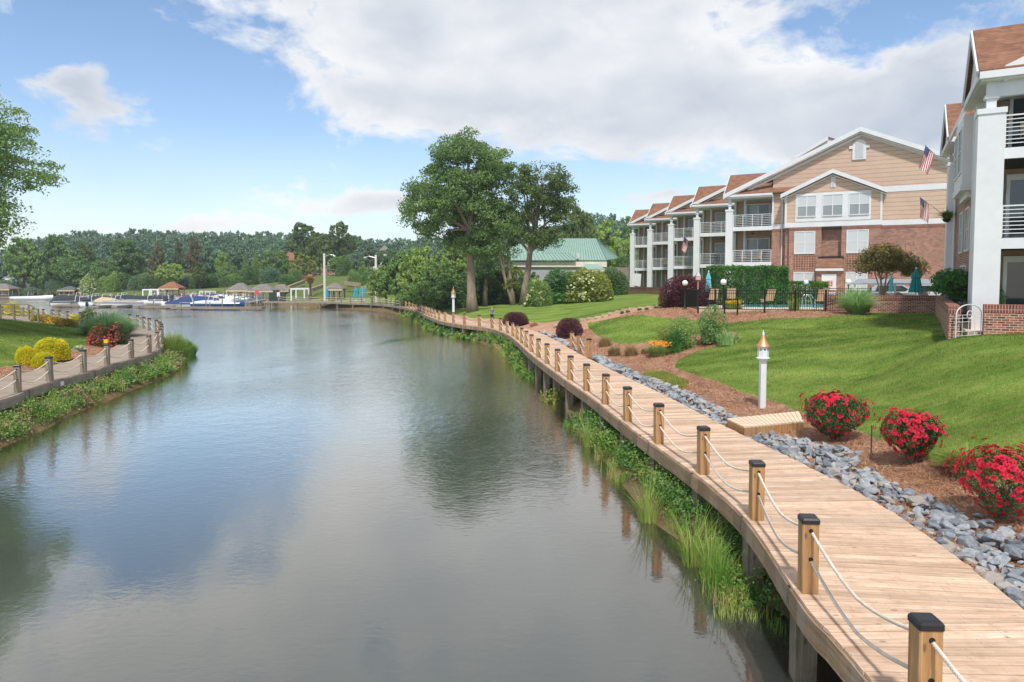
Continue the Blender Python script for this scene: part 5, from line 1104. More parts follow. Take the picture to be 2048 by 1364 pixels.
# ---------------------------------------------------------------- rose bushes
bl=MB(); rr=random.Random(3)
for ring,(n,rad,tilt) in enumerate(((6,.5,.25),(5,.33,.7),(3,.15,1.1))):
    for k in range(n):
        a=2*PI*k/n+ring*.5; c=Vector((math.cos(a),math.sin(a),0)); p=Vector((-c.y,c.x,0)); o_=c*rad*.2; tip=c*rad+Vector((0,0,rad*math.tan(tilt)*.6)); bl.add([o_,o_.lerp(tip,.6)+p*rad*.55,tip+Vector((0,0,.06)),o_.lerp(tip,.6)-p*rad*.55],[(0,1,2,3)])
bloom=bl.mesh('blossom',pet['red'])
def rose(u,vb,vt,w,label,seed,n=100,nm=260):
    B=ground(u,vb); k=B.y/F; W_=w*k; h=(vb-vt)*k; t=thing('rose_bush',label,'rose bush',B); rs=np.random.default_rng(seed)
    N_=9000; d=rs.normal(size=(N_,3)); d/=np.linalg.norm(d,axis=1,keepdims=True); lc=rs.normal(size=(14,3)); lc/=np.linalg.norm(lc,axis=1,keepdims=True); bv=np.exp(-((1-d@lc.T)/.1)).sum(1); r=(.7+.34*np.clip(bv,0,1))*(.5+.52*rs.random(N_)**.4)
    c=d*r[:,None]*np.array([W_*.48,W_*.45,h*.47])+np.array([0,0,h*.53]); c[:,0:2]*=(.55+.45*np.clip(c[:,2:3]/h*1.8,0,1)); v,f=leafquads(c,3.6*k if k<.02 else .055,rs,.4,.6); link('foliage',npmesh('foliage',v,f,Lf['rose']),t)
    st=MB()
    for i in range(14): a=rs.random()*6.28; st.tube([(0.05*math.cos(a),.05*math.sin(a),0),(W_*.15*math.cos(a),W_*.15*math.sin(a),h*.3),(W_*.36*math.cos(a+.3),W_*.36*math.sin(a+.3),h*.75)],[.012,.009,.005],5)
    st.build('stems',barkd,t)
    tot=n+nm; d=rs.normal(size=(tot,3)); d[:,2]=d[:,2]*.8+.45; d/=np.linalg.norm(d,axis=1,keepdims=True); bv=np.exp(-((1-d@lc.T)/.1)).sum(1); r=(.8+.3*np.clip(bv,0,1))*(.88+.3*rs.random(tot)**2.5); c=d*r[:,None]*np.array([W_*.48,W_*.45,h*.47])+np.array([0,0,h*.53]); c[:,0:2]*=(.55+.45*np.clip(c[:,2:3]/h*1.8,0,1))
    key=c[:,1]-.5*c[:,2]; od=np.argsort(key); base=np.array([tuple(x.co) for x in bloom.vertices]); fb_=np.array([tuple(p.vertices) for p in bloom.polygons]); vs=[];fs=[];m=0
    for j,i in enumerate(od):
        s=rs.uniform(.045,.12); q=Vector(d[i]).to_track_quat('Z','Y')
        if j<n: o=link('blossom',bloom,t,Vector(c[i])); o.rotation_euler=q.to_euler(); o.scale=(s,)*3
        else: Mx=np.array(q.to_matrix()); vs.append(base@Mx.T*s+c[i]); fs.append(fb_+m); m+=len(base)
    o=link('blossoms',npmesh('blossoms',np.concatenate(vs),np.concatenate(fs),pet['red']),t); o['kind']='stuff'; return t
rose(1667,878,774,132,'red rose bush at the end of the short step deck',41); rose(1822,928,814,116,'middle red rose bush right of the thin green stake',42); rose(1998,1040,884,176,'largest red rose bush cut by the right edge of the picture',43,100,340)
tuft(1940,945,880,90,Lf['yellowgreen'],'feathery_shrub','feathery yellow green shrub behind the largest rose bush',900,.8,.02,'shrub',spread=.35)
B=ground(1742,908); o=MB().tube([(0,0,-.1),(0,0,.62)],.014,8).build('stake',M('green_stake','#2c4a3e',.6),None,False,B); tag(o,'thin dark green stake standing in the mulch between two rose bushes','stake')
# ---------------------------------------------------------------- left bank garden
bush('gold',104,719,680,58,Lf['golden'],'golden_shrub','largest rounded golden shrub on the left lawn edge'); bush('gold',51,730,696,32,Lf['golden'],'golden_shrub','left small golden shrub beside the largest golden one'); bush('gold',88,735,707,38,Lf['golden'],'golden_shrub','front small golden shrub below the largest golden one')
bush('gold',24,629,607,28,Lf['golden'],'golden_shrub','golden shrub near the wooden rail on the left hill'); bush('gold',62,637,619,24,Lf['golden'],'golden_shrub','golden shrub at the right end of the wooden rail'); bush('gold',151,645,629,26,Lf['golden'],'golden_shrub','golden shrub just left of the dark flowering shrub'); bush('gold',4,622,611,14,Lf['golden'],'golden_shrub','small golden shrub cut by the left edge of the picture')
for i,(u,v,w) in enumerate(((85,645,34),(108,649,34),(132,653,34),(154,655,26))): bush('lumpy',u,v,v-14,w,Lf['yellowgreen'],'flower_bed_plant',f'low orange flowering plant, {ordn(i)} from the left behind the left lawn','flowers','low orange flowers behind the left lawn',extra=lambda t,w,h:flowers(t,9,160,.11,pet['orange'],.2,w,h))
bush('lumpy',178,660,623,30,Lf['dark'],'flowering_shrub','dark shrub with pale flowers left of the big mound of grass','shrub',extra=lambda t,w,h:flowers(t,12,90,.12,pet['cream'],.1,w,h))
tuft(218,676,622,88,Lf['fgrass'],'fountain_grass','big soft green mound of fountain grass on the left point',9000,.75,.03,spread=.34)
bush('lumpy',200,693,655,38,Lf['bronze'],'rose_bush','left one of two dull red rose bushes on the left point','rose bush',extra=lambda t,w,h:flowers(t,13,230,.1,pet['dullred'],.2,w,h)); bush('lumpy',231,693,652,44,Lf['rose'],'rose_bush','right one of two dull red rose bushes on the left point','rose bush',extra=lambda t,w,h:flowers(t,14,230,.1,pet['dullred'],.2,w,h))
bush('round',157,701,693,18,Lf['fgrass'],'white_flower_clump','small pale flower clump on the mulch of the left bank','flowers',extra=lambda t,w,h:flowers(t,16,60,.08,pet['cream'],0,w,h))
tuft(342,728,668,48,Lf['reed'],'tall_grass_clump','tall wild grass clump growing outside the tip of the left boardwalk',2600,.35,.03,base=Vector((-19.7,39.6,-.02)),spread=.42); tuft(335,700,668,40,Lf['weed'],'tall_grass_clump','second wild grass clump behind the one at the tip of the left boardwalk',1800,.35,.03,base=Vector((-20.6,43.0,-.02)),spread=.42)
# ---------------------------------------------------------------- bank vegetation (uncountable)
def along(P,n,rs,ya,yb,wf):
    A=np.array([(p.x,p.y) for p in P]); D_=np.gradient(A,axis=0); D_/=np.linalg.norm(D_,axis=1,keepdims=True); w=np.array([wf(y) if ya<y<yb else 0 for y in A[:,1]]); k=rs.choice(len(A),n,p=w/w.sum()); return A[k]+D_[k]*rs.uniform(-.15,.15,(n,1)),np.stack([D_[k][:,1],-D_[k][:,0]],-1),k
rs=np.random.default_rng(71)
def weeds(P,sgn,ya,yb,ncl,per,o0,o1,name,label,mats,lsz,hmul=1):
    p,nv,k=along(P,ncl,rs,ya,yb,lambda y:1/max(y,8)**.9*(.06 if (22<y<37 and sgn>0) else 1)); off=rs.uniform(o0,o1,(ncl,1)); c=p+nv*sgn*off; g=np.maximum(H(c[:,0],c[:,1]),-.05); hh=(.2+.45*rs.random(ncl))*hmul*np.where(off[:,0]>0.2,.8,1)
    hh=hh*np.where(off[:,0]<.45,.6,1.0)
    hh=np.minimum(hh,np.maximum(.12,(.78-g))); 
    q=np.repeat(np.column_stack([c,g+hh*.6]),per,0); r=np.repeat(hh*.5,per)[:,None]; d=rs.normal(size=q.shape)*r*np.array([1,1,.75]); pp=q+d; pp[:,2]=np.where(pp[:,2]>.96,.3+.6*rs.random(len(pp)),np.maximum(pp[:,2],.03)); sz=np.clip(lsz*pp[:,1]/14,lsz*.8,.3)
    which=np.repeat(rs.integers(0,len(mats),ncl),per); V=[];F_=[];Mi=[];m=0
    v,f=leafquads(pp,sz,rs,.5,.55); o=link(name,npmesh(name,v,f,mats,which)); return tag(o,label,'weeds',kind='stuff')
weeds(RO,1,9.6,92,1100,105,-.35,1.3,'bank_weeds','leafy green weeds crowding the water edge under the right boardwalk',[Lf['weed'],Lf['mid'],Lf['hedge'],Lf['yellowgreen']],.062)
weeds(LO,-1,16,44,640,90,-.8,.9,'bank_weeds','leafy green weeds along the water edge below the left boardwalk',[Lf['weed'],Lf['light'],Lf['mid'],Lf['dry']],.05)
def reeds(P,sgn,ya,yb,ncl,o0,o1,label,hm=.75):
    p,nv,k=along(P,ncl,rs,ya,yb,lambda y:1/max(y,9)**.8*(.1 if (23<y<36 and sgn>0) else 1)); c=p+nv*sgn*rs.uniform(o0,o1,(ncl,1)); g=np.maximum(H(c[:,0],c[:,1]),-.05); n=46
    b=np.repeat(np.column_stack([c,g]),n,0); b[:,:2]+=rs.normal(size=(len(b),2))*.09; sc=np.clip(b[:,1]/14,1,3.5); v,f=blades(b,np.repeat(hm*(.5+.7*rs.random(ncl)),n)*(.6+.5*rs.random(len(b))),.009*sc,rs,.3); mi=np.repeat(np.repeat(rs.choice([0,0,1,2],ncl),n),3)
    o=link('bank_reeds',npmesh('bank_reeds',v,f,[Lf['reed'],Lf['weed'],Lf['dry']],mi)); return tag(o,label,'reeds',kind='stuff')
reeds(RO,1,9.2,95,170,-.6,.2,'thin green rushes standing in the shallow water along the right bank',.36); reeds(LO,-1,18,46,110,-.75,-.1,'thin grasses along the left bank',.5)
for i,(u,v,vt,w) in enumerate(((1175,892,820,34),(1238,935,870,50),(1297,1042,930,70),(1345,1035,965,50),(1385,1128,1000,70),(1440,1180,1060,60),(1418,1155,1040,50))):
    tuft(u,v,vt,w,Lf['reed' if i%2==0 else 'weed'],'rush_clump',f'tall rush clump in the shallow water, {ordn(i)} from the far end of the near bank',140,.4,.010,'rushes','rush clumps along the near bank',base=PZ(u,v,0),spread=.3)
# ---------------------------------------------------------------- grass blades and pine straw
def sample_tri(tr,n,wfun,maxY,rs,cond=None):
    P=vx[tr]; c=P.mean(1); ok=(c[:,1]<maxY)&(c[:,1]>4)&(np.abs(c[:,0])<c[:,1]*.95)
    if cond is not None: ok&=cond(c)
    P=P[ok]; c=c[ok]; ar=np.linalg.norm(np.cross(P[:,1]-P[:,0],P[:,2]-P[:,0]),axis=1)*wfun(c); k=rs.choice(len(P),n,p=ar/ar.sum()); a=rs.random((n,2)); m=a.sum(1)>1; a[m]=1-a[m]; Q=P[k]; return Q[:,0]+(Q[:,1]-Q[:,0])*a[:,:1]+(Q[:,2]-Q[:,0])*a[:,1:]
def tri_blades(b,h,w,rs,lean=.5):
    n=len(b); a=rs.random(n)*6.283; d=np.stack([np.cos(a),np.sin(a),0*a],-1); s=np.stack([-d[:,1],d[:,0],0*a],-1)*(w/2)[:,None]; tip=b+d*(h*lean*rs.random(n))[:,None]; tip[:,2]+=h; v=np.stack([b-s,b+s,tip],1).reshape(-1,3); return v,np.arange(3*n).reshape(n,3)
gr=leafmat('grass_blades','#5f7c2c','#9db05a',.35,.35,dead=('#b3ab74',.1))
g=sample_tri(Tl,330000,lambda c:1/np.maximum(c[:,1],12)**1.7,52,rs); s=np.maximum(g[:,1]/16,1); v,f=tri_blades(g-np.array([0,0,.01]),(.03+.035*rs.random(len(g)))*s**.4,.010*s,rs,1.0)
o=link('grass',npmesh('grass',v,f,blade_m)); tag(o,'short mown grass blades covering the lawns','grass',kind='stuff')
ns=leafmat('pine_needles','#a67458','#ddb394',.1,.8,dead=('#6d4a35',.15))
g=sample_tri(Tm,170000,lambda c:1/np.maximum(c[:,1],7)**1.8,46,rs); s=np.maximum(g[:,1]/9,1); n=len(g); a=rs.random(n)*6.283; d=np.stack([np.cos(a),np.sin(a),rs.normal(size=n)*.25],-1)*(.05+.05*rs.random(n))[:,None]; w_=np.stack([-np.sin(a),np.cos(a),0*a],-1)*(.0035*s)[:,None]; g[:,2]+=.02*rs.random(n)+.008
v=np.stack([g-d-w_,g-d+w_,g+d],1).reshape(-1,3); o=link('pine_straw',npmesh('pine_straw',v,np.arange(3*n).reshape(n,3),ns)); tag(o,'loose reddish pine needles scattered over the beds','pine straw',kind='stuff')
g=sample_tri(Tm,9000,lambda c:np.ones(len(c)),40,rs,lambda c:inside(*proj(c[:,0],c[:,1],c[:,2]),[(1285,745),(1330,745),(1375,765),(1372,778),(1330,775),(1300,760)])); v,f=tri_blades(g,.05+.07*rs.random(len(g)),.02+0*g[:,0],rs,1.2)
o=link('ground_cover',npmesh('ground_cover',v,f,Lf['yellowgreen'])); tag(o,'patch of low moss green ground cover between stones and lawn','ground cover',kind='stuff')
# ---------------------------------------------------------------- pool terrace
ZT=3.03
stonep=M('pool_paving','#c9b6a2',.85,.1,2); 
def polyslab(name,pts,z,th,mat,label=None,cat=None,kind=None):
    o=Vector((pts[0][0],pts[0][1],0)); b=MB().slab([(p[0]-o.x,p[1]-o.y,z) for p in pts],(0,0,-th)).build(name,mat,None,False,o); return tag(o and b,label,cat,None,kind)
def TP(u,v,z=ZT): return PZ(u,v,z)
q=[TP(1372,611),TP(1398,617.5),TP(1449,619),TP(1560,620),TP(1725,621.5),TP(1900,606),TP(1900,598),TP(1380,600)]
polyslab('pool_terrace',q,ZT+.02,.4,stonep,'pale paved terrace around the swimming pool','terrace','structure')
poolw=M('pool_water','#7fc4d4',.08,.12,3,.3,6,spec=.6)
q=[TP(1478,617.4),TP(1690,617.6),TP(1700,609.5),TP(1560,608),TP(1490,609)]
o=Vector((q[0].x,q[0].y,0)); t=thing('swimming_pool','light blue swimming pool with pale coping behind the black fence','pool',o)
MB().slab([(p.x-o.x,p.y-o.y,ZT+.06) for p in q],(0,0,-.08)).build('coping',M('pool_coping','#e2ddd4',.7),t); c=sum(q,Vector())/len(q)
MB().slab([((p.x-c.x)*.965+c.x-o.x,(p.y-c.y)*.9+c.y-o.y,ZT+.068) for p in q],(0,0,-.05)).build('water',poolw,t)
def fence(name,pts,h,label,posts_=None,z=ZT,gap=.115,rails=(.08,.86,1.0)):
    o=Vector(pts[0]); t=thing(name,label,'fence',o); b=MB()
    for a,c in zip(pts,pts[1:]):
        a=Vector(a)-o; c=Vector(c)-o; L=(c-a).length; n=int(L/gap)
        for rr_ in rails: b.bar(a+Vector((0,0,h*rr_)),c+Vector((0,0,h*rr_)),.035)
        for k in range(1,n): p=a.lerp(c,k/n); b.bar(p+Vector((0,0,.06)),p+Vector((0,0,h+.0)),.017)
    b.build('panel',black,t); P=posts_ or pts
    for p in P: p=Vector(p)-o; MB().box(p.x-.04,p.x+.04,p.y-.04,p.y+.04,p.z-.2,p.z+h+.06).build('post',black,t)
    return t
fp=[TP(1358,612.5),TP(1396,620),TP(1449,621.2),TP(1529,622.4),TP(1651,623.8),TP(1737,624.6)]
fence('pool_fence',fp,1.15,'black metal picket fence along the front of the pool terrace',fp+[TP(1430,620.8),TP(1475,621.6),TP(1590,623),TP(1372,615.5),TP(1700,624.3)])
bk=[fp[0],Vector((PY(1400,559,49).x,49,ZT)),Vector((PY(1560,559,48.5).x,48.5,ZT)),Vector((PY(1742,559,46.5).x,46.5,ZT))]
fence('pool_fence',bk,1.15,'black metal picket fence along the back of the pool terrace')
# globe lamps
globe=M('white_globe','#eef0f0',.3,.02); gp=M('dark_green_pole','#27332f',.5)
def globe_lamp(u,v,r,Y,lab):
    p=PY(u,v,Y); t=thing('globe_lamp',lab,'lamp',(p.x,Y,ZT),0,'white globe lamps around the pool'); h=p.z-ZT; R_=r*Y/F
    MB().lathe([(.09,0),(.07,.05),(.035,.1),(.03,h-R_-.05),(.07,h-R_-.03),(.06,h-R_+.05)],10).build('pole',gp,t,True)
    MB().lathe([(R_*math.sin(a),h-R_*math.cos(a)) for a in np.linspace(.25,PI-.01,12)],16).build('globe',globe,t,True); return t
for a in ((1370,566,5.6,42.5,'globe lamp at the left corner of the pool fence'),(1400,566,4.6,47.5,'smaller globe lamp in front of the purple bush'),(1447,564,6,41.2,'globe lamp left of the yellow flowers'),(1612,564.5,4.8,46.5,'globe lamp in front of the lower hedge'),(1697,564,6,41.5,'globe lamp beside the tall fountain grass')): globe_lamp(*a)
# umbrellas (closed)
def umbrella(u,vt,vb,vp,Y,w,mat,lab,grp=None):
    zt=PY(u,vt,Y).z; zb=PY(u,vb,Y).z; z0=PY(u,vp,Y).z; t=thing('umbrella',lab,'umbrella',(PY(u,559,Y).x,Y,z0),0,grp); H_=zt-z0; a=zb-z0; r=w*Y/F/2; L=H_-a
    MB().lathe([(.2,0),(.2,.06),(.025,.08),(.022,H_)],10).build('pole',white2,t)
    b=MB(); n=24; prof=[(1.0,0),(.82,.22),(.66,.45),(.56,.6),(.7,.64),(.4,.85),(.12,.98)]
    for rr_,z in prof:
        for k in range(n): an=2*PI*k/n; q=r*rr_*(1+.16*(1 if k%2 else -1)); b.v.append((q*math.cos(an),q*math.sin(an),a+L*z))
    for i in range(len(prof)-1):
        for k in range(n): x=i*n+k; y=i*n+(k+1)%n; b.f.append((x,y,y+n,x+n))
    b.f.append(tuple(range(n))[::-1]); b.f.append(tuple(range((len(prof)-1)*n,len(prof)*n))); b.m=[0]*len(b.f)
    b.build('canopy',mat,t); MB().lathe([(.03,H_-.02),(.05,H_+.04),(.03,H_+.1)],8).build('finial',white2,t); return t
tealc=M('teal_canopy','#1f8f8a',.75,.15,4); ltteal=M('pale_teal_canopy','#6fc3c8',.8,.12,4); cyanc=M('cyan_canopy','#1f9fc0',.75,.1,4)
umbrella(1417,544,582,606,45,13,ltteal,'closed pale teal umbrella in front of the tall hedge'); umbrella(1832,538,585,610,37.5,24,tealc,'large closed teal umbrella on the brick walled patio')
umbrella(1783,548,583,606,41,9,ltteal,'thin pale teal umbrella behind the bronze small tree'); umbrella(1874,544,578,606,38.5,10,ltteal,'pale teal umbrella near the left of the glossy small tree')
# chairs round the pool
def pchair(u,v,rz,lab,f=tanf,sc=1.15,Y=None,grp='sling chairs beside the pool'):
    p=TP(u,v) if Y is None else Vector((PY(u,559,Y).x,Y,ZT)); p.z=ZT+.02; return patio_chair(p,rz,lab,grp,f,black,sc)
for a in ((1397,609.5,1.2,'tan sling chair at the left side of the pool table'),(1407,606.5,.2,'tan sling chair behind the pool table'),(1422,613.5,3.3,'tan sling chair in front of the pool table with its back to the lawn'),(1437,609,-1.5,'tan sling chair at the right side of the pool table'),(1460,611,3.0,'tan sling chair behind the yellow flowers'),
 (1533,616.5,3.4,'tan sling chair with its back to the fence left of the spiky plant'),(1552,606.5,-.5,'reclined chair across the pool behind the fence'),(1586,606,.0,'chair across the pool left of the pool handrail'),(1641,617.5,3.0,'tan sling chair with its back to the fence right of the spiky plant'),(1634,606,-.6,'chair across the pool right of the handrail'),(1662,609,.3,'tan sling chair below the white door'),(1575,607,.3,'chair behind the spiky plant')): pchair(*a)
p=TP(1420,610); t=thing('patio_table','round dark patio table among the tan chairs','table',(p.x,p.y,ZT+.02)); MB().lathe([(.6,.7),(.62,.72),(.6,.74)],20).build('tabletop',dark,t)
for k in range(4): a=k*PI/2+.4; MB().tube([(.45*math.cos(a),.45*math.sin(a),0),(.3*math.cos(a),.3*math.sin(a),.7)],.02,6).build('leg',black,t)
for i,(u,v) in enumerate(((1508,613.5),(1560,617))):
    p=TP(u,v); t=thing('side_table',('small low dark table left of the fence chair at the pool','small low dark table just left of the spiky plant')[i],'table',(p.x,p.y,ZT+.07)); MB().box(-.35,.35,-.3,.3,.4,.43).build('tabletop',dark,t)
    for sx_,sy_ in ((-1,-1),(1,-1),(1,1),(-1,1)): MB().tube([(sx_*.3,sy_*.25,0),(sx_*.26,sy_*.22,.4)],.016,6).build('leg',black,t)
p=TP(1618,611.5); o=MB().tube([(-.25,0,0),(-.25,0,.55),(-.15,0,.72),(.1,0,.75),(.3,0,.5),(.42,0,.1)],.03,8).tube([(-.25,.5,0),(-.25,.5,.55),(-.15,.5,.72),(.1,.5,.75),(.3,.5,.5),(.42,.5,.1)],.03,8).build('pool_handrail',M('chrome','#d8dcdf',.2,.05,metal=.8),None,True,(p.x,p.y,ZT)); tag(o,'pale curved pool handrail beside the water','handrail')
wick=M('wicker','#9c8266',.85,.25,14,.6,60)
def wicker(u,Y,rz,lab):
    t=thing('wicker_chair',lab,'chair',(PY(u,559,Y).x,Y,ZT),rz,'wicker chairs on the brick walled patio'); b=MB(); n=12
    for r,z in ((.36,.05),(.4,.4),(.42,.62)):
        for k in range(n): a=PI*k/(n-1); b.v.append((r*math.cos(a),r*math.sin(a),z+(.45 if z>.5 else 0)*math.sin(a)**1.5))
    for i in range(2):
        for k in range(n-1): x=i*n+k; b.f.append((x,x+1,x+1+n,x+n))
    b.m=[0]*len(b.f); b.build('backrest',wick,t); MB().lathe([(.33,.05),(.38,.36),(.36,.42)],14).build('seat',wick,t)
    for s in (-1,1): MB().tube([(s*.36,-.2,0),(s*.38,-.2,.6),(s*.4,.1,.64)],.03,6).build('armrest',wick,t)
    return t
wicker(1789,37.2,1.5,'left wicker chair on the brick walled patio'); wicker(1806,38.2,.1,'round backed wicker chair just left of the large teal umbrella'); wicker(1879,36.8,-1.4,'wicker chair at the right end of the brick patio wall')
def adiron(u,Y,rz,lab):
    m=M('grey_slat_wood','#a89a88',.8); t=thing('slatted_chair',lab,'chair',(PY(u,559,Y).x,Y,ZT),rz); b=MB()
    for k in range(6): x=-.27+k*.108; b.slab([(x-.045,.2,.3),(x+.045,.2,.3),(x+.05,.55,1.05+.08*math.sin(PI*(k+.5)/6)),(x-.05,.55,1.05+.08*math.sin(PI*(k+.5)/6))],(0,.02,0))
    b.build('backrest',m,t); MB().slab([(-.28,-.3,.38),(.28,-.3,.38),(.28,.25,.28),(-.28,.25,.28)],(0,0,.03)).build('seat',m,t)
    for s in (-1,1): MB().box(s*.36-.06,s*.36+.06,-.35,.4,.55,.58).build('armrest',m,t); MB().box(s*.32-.02,s*.32+.02,-.33,-.25,0,.55).build('leg',m,t)
adiron(1862,37.4,.2,'slatted wooden chair between the large teal umbrella and the end of the patio wall')
p=Vector((PY(1838,559,37.6).x,37.6,ZT)); t=thing('patio_table','round table under the large teal umbrella','table',p); MB().lathe([(.75,.72),(.77,.75)],24).lathe([(.08,0),(.05,.72)],8).build('tabletop',wick,t)
p=Vector((PY(1678,559,44).x,44,ZT)); 
bn=thing('bench','pale slatted bench against the wall beside the fountain grass','bench',(PY(1742,559,45.5).x,45.5,ZT)); b=MB()
for k in range(5): b.box(-1.1,1.1,.3,.33,.45+k*.12,.52+k*.12)
b.build('backrest',white2,bn); MB().box(-1.1,1.1,-.15,.28,.4,.44).build('seat',white2,bn)
for s in (-1,1): MB().box(s-.04,s+.04,-.12,.28,0,.4).build('leg',white2,bn)
# pool rule board: white easel with coloured notices
p=Vector((PY(1663,559,43.6).x,43.6,ZT)); t=thing('sign','white notice board with an orange and a blue strip beside the pool gate','sign',p); MB().box(-.28,.28,-.02,.02,.3,1.15).box(-.26,-.22,-.02,.02,0,.3).box(.22,.26,-.02,.02,0,.3).build('board',white,t)
MB().box(-.25,.25,-.03,-.022,.98,1.1).build('notice',M('orange_notice','#d9774a',.6),t); MB().box(-.2,.2,-.03,-.022,.72,.82).build('notice',M('blue_notice','#4a74b8',.6),t)
# parked cars glimpsed behind the patio
def car(u,Y,rz,colr,lab):
    m=M('car_paint_'+colr[1:],colr,.25,.03,spec=.6); t=thing('parked_car',lab,'car',(PY(u,559,Y).x,Y,3.05),rz,'cars parked behind the patio')
    b=MB(); prof=[(-2.2,.35),(-2.25,.75),(-1.5,.92),(-.9,1.4),(.7,1.42),(1.5,.95),(2.15,.82),(2.2,.35)]; n=len(prof)
    b.add([(x,y,z) for y in (-.85,.85) for x,z in prof],[tuple(range(n)),tuple(range(n,2*n))[::-1]]+[(i,(i+1)%n,(i+1)%n+n,i+n) for i in range(n)]); b.build('body',m,t)
    for s in (-1,1): MB().slab([(-.95,s*.86,.95),(1.25,s*.86,.95),(.65,s*.86,1.34),(-.8,s*.86,1.34)],(0,s*.01,0)).build('window',glass,t)
    for x in (-1.4,1.4):
        for s in (-1,1): w=MB(); w.tube([(x,s*.72,.33),(x,s*.9,.33)],.33,16).build('wheel',black,t)
    return t
car(1858,46.5,ROT+.1,'#d9dcde','white parked car behind the patio right of the large teal umbrella'); car(1782,47.5,ROT,'#c4cacf','silver parked car behind the bronze small tree')
t=thing('picnic_shelter_roof','low pale roofed bar shelter behind the bronze small tree','shelter',(PY(1790,559,44.5).x,44.5,ZT),ROT); MB().slab([(-2.5,-1,1.45),(3.2,-1,1.45),(2.9,.6,1.75),(-2.2,.6,1.75)],(0,0,.06)).build('roof',M('grey_awning','#8e959b',.6),t)
for x in (-2.3,0,3): MB().box(x-.05,x+.05,-.9,-.8,0,1.45).build('post',white,t)
MB().box(-2.4,3.1,-.95,-.6,.75,.9).build('counter',white2,t)
# copper topped bird feeder pole and pole house by the pool
p=TP(1395,614); t=thing('birdhouse','small wooden birdhouse on a thin brown pole at the corner of the pool fence','birdhouse',(p.x,p.y,ZT)); MB().box(-.045,.045,-.045,.045,-.1,1.75).build('pole',M('brown_pole','#a07a62',.8),t); MB().box(-.14,.14,-.14,.14,1.75,2.0).build('house',M('pink_house','#c9a79b',.8),t); MB().lathe([(.22,1.98),(.02,2.3)],4,rot=PI/4).build('roof',M('grey_lid','#9aa1a3',.5,metal=.4),t)
t=thing('hanging_sign','white hanging cloth sign on the lowest far balcony','sign',(PY(1273,559,86).x,86,3.2)); MB().slab([(-.6,0,.9),(.5,0,.7),(.6,0,2.3),(-.5,0,2.4)],(0,.04,0)).build('cloth',white,t); MB().tube([(0,0,2.3),(0,0,3.2)],.02,6).build('cord',white,t)
# ---------------------------------------------------------------- flags
fr_=M('flag_red','#b5273a',.8,.08); fw=M('flag_white','#e9e6e3',.8,.05); fb_=M('flag_blue','#2c3564',.8,.1)
def flag(Y,tip,foot,w,h,slant,lab):
    a=PY(tip[0],tip[1],Y); f=PY(foot[0],foot[1],Y+.3); t=thing('flag',lab,'flag',f,0,'striped flags on slanted poles'); A=a-f
    MB().tube([(0,0,0),A],.014,6).build('pole',white2,t); MB().lathe([(.0,-.03),(.03,0),(0,.03)],8,A).build('finial',M('gold','#b99a4a',.3,metal=.7),t)
    k=Y/F; W_=w*k; Hh=h*k; dr=(-A).normalized(); dn=Vector((slant[0],0,-1)).normalized()
    def pt_(x,z): # x along the pole (0..1), z down (0..1)
        q=A+dr*(x*W_)+dn*(z*Hh)+Vector((0,-.05*math.sin(x*7+z*3)*(.3+z),.0)); return q
    S_=26; R_=16
    cl=MB()
    for i in range(13):
        mi=0 if i%2==0 else 1
        for j in range(R_):
            xa,xb=i/13,(i+1)/13; za,zb=j/R_,(j+1)/R_
            m_=2 if (xb<=7/13+1e-6 and zb<=.42) else mi
            if mi==0 or mi==1:
                cl.add([pt_(xa,za),pt_(xb,za),pt_(xb,zb),pt_(xa,zb)],[(0,1,2,3)],m_)
    c=cl.build('cloth',[fr_,fw,fb_],t); st=MB()
    for r in range(9):
        for q in range(6 if r%2==0 else 5):
            z=.42*(q+.5+(.5 if r%2 else 0))/6.0; x=(7/13)*(r+.5)/9; p=pt_(x,z)+Vector((0,-.012,0)); s=.011*W_/.6
            st.add([p+Vector((s*rr_*math.sin(a),0,s*rr_*math.cos(a))) for a,rr_ in ((k_*PI/5,1 if k_%2==0 else .45) for k_ in range(10))],[tuple(range(10))])
    st.build('stars',fw,c); return t
flag(33.5,(1851,291),(1893,330),26,44,(-.28,0),'upper flag hanging from the near apartment building'); flag(35,(1840,394),(1890,432),24,40,(.02,0),'lower flag hanging from the near apartment building'); flag(71,(1368,473),(1384,488),14,26,(-.2,0),'small flag on the middle balcony of the pool side building')
t=thing('hanging_plant','bright green fern basket hanging from the far pillar of the near building','plant',PY(1893,438,33.8)); rs=np.random.default_rng(5); a=rs.random(240)*6.283
v,f=blades(np.zeros((240,3))+rs.normal(size=(240,3))*.05,.35+.2*rs.random(240),.05,rs,1.1,np.stack([np.cos(a),np.sin(a),0*a],-1)); link('foliage',npmesh('foliage',v,f,Lf['weed']),t); MB().lathe([(.1,-.15),(.2,.0)],10).build('basket',dark,t); MB().tube([(0,0,0),(0,0,.6)],.01,5).build('chain',black,t)
p=PZ(1952,640,3.0); t=thing('potted_plant','small potted plant behind the white garden gate','plant',(p.x,22.9,3.05)); MB().lathe([(.12,0),(.18,.3),(.2,.32)],12).build('pot',dark,t); f=link('foliage',UB['loose'],t,(0,0,.28)); f.scale=(.5,.5,.45); setmat(f,Lf['yellowgreen'])
p=Vector((17.9,25.4,3.15)); t=thing('potted_plant','leafy yellow flowered potted plant in the lowest window of the near building','plant',p); MB().lathe([(.15,0),(.2,.35)],12).build('pot',dark,t); f=link('foliage',UB['loose'],t,(0,0,.3)); f.scale=(.8,.7,.9); setmat(f,Lf['weed'])
polyslab('patio',[tuple((A0+e*-.6+d_*-1.6).xy),tuple((A0+e*9+d_*-1.6).xy),tuple((A0+e*9+d_*3).xy),tuple((A0+e*-.5+d_*14).xy)],3.09,.5,stonep,'pale paved patio under the balconies of the near building','patio','structure')
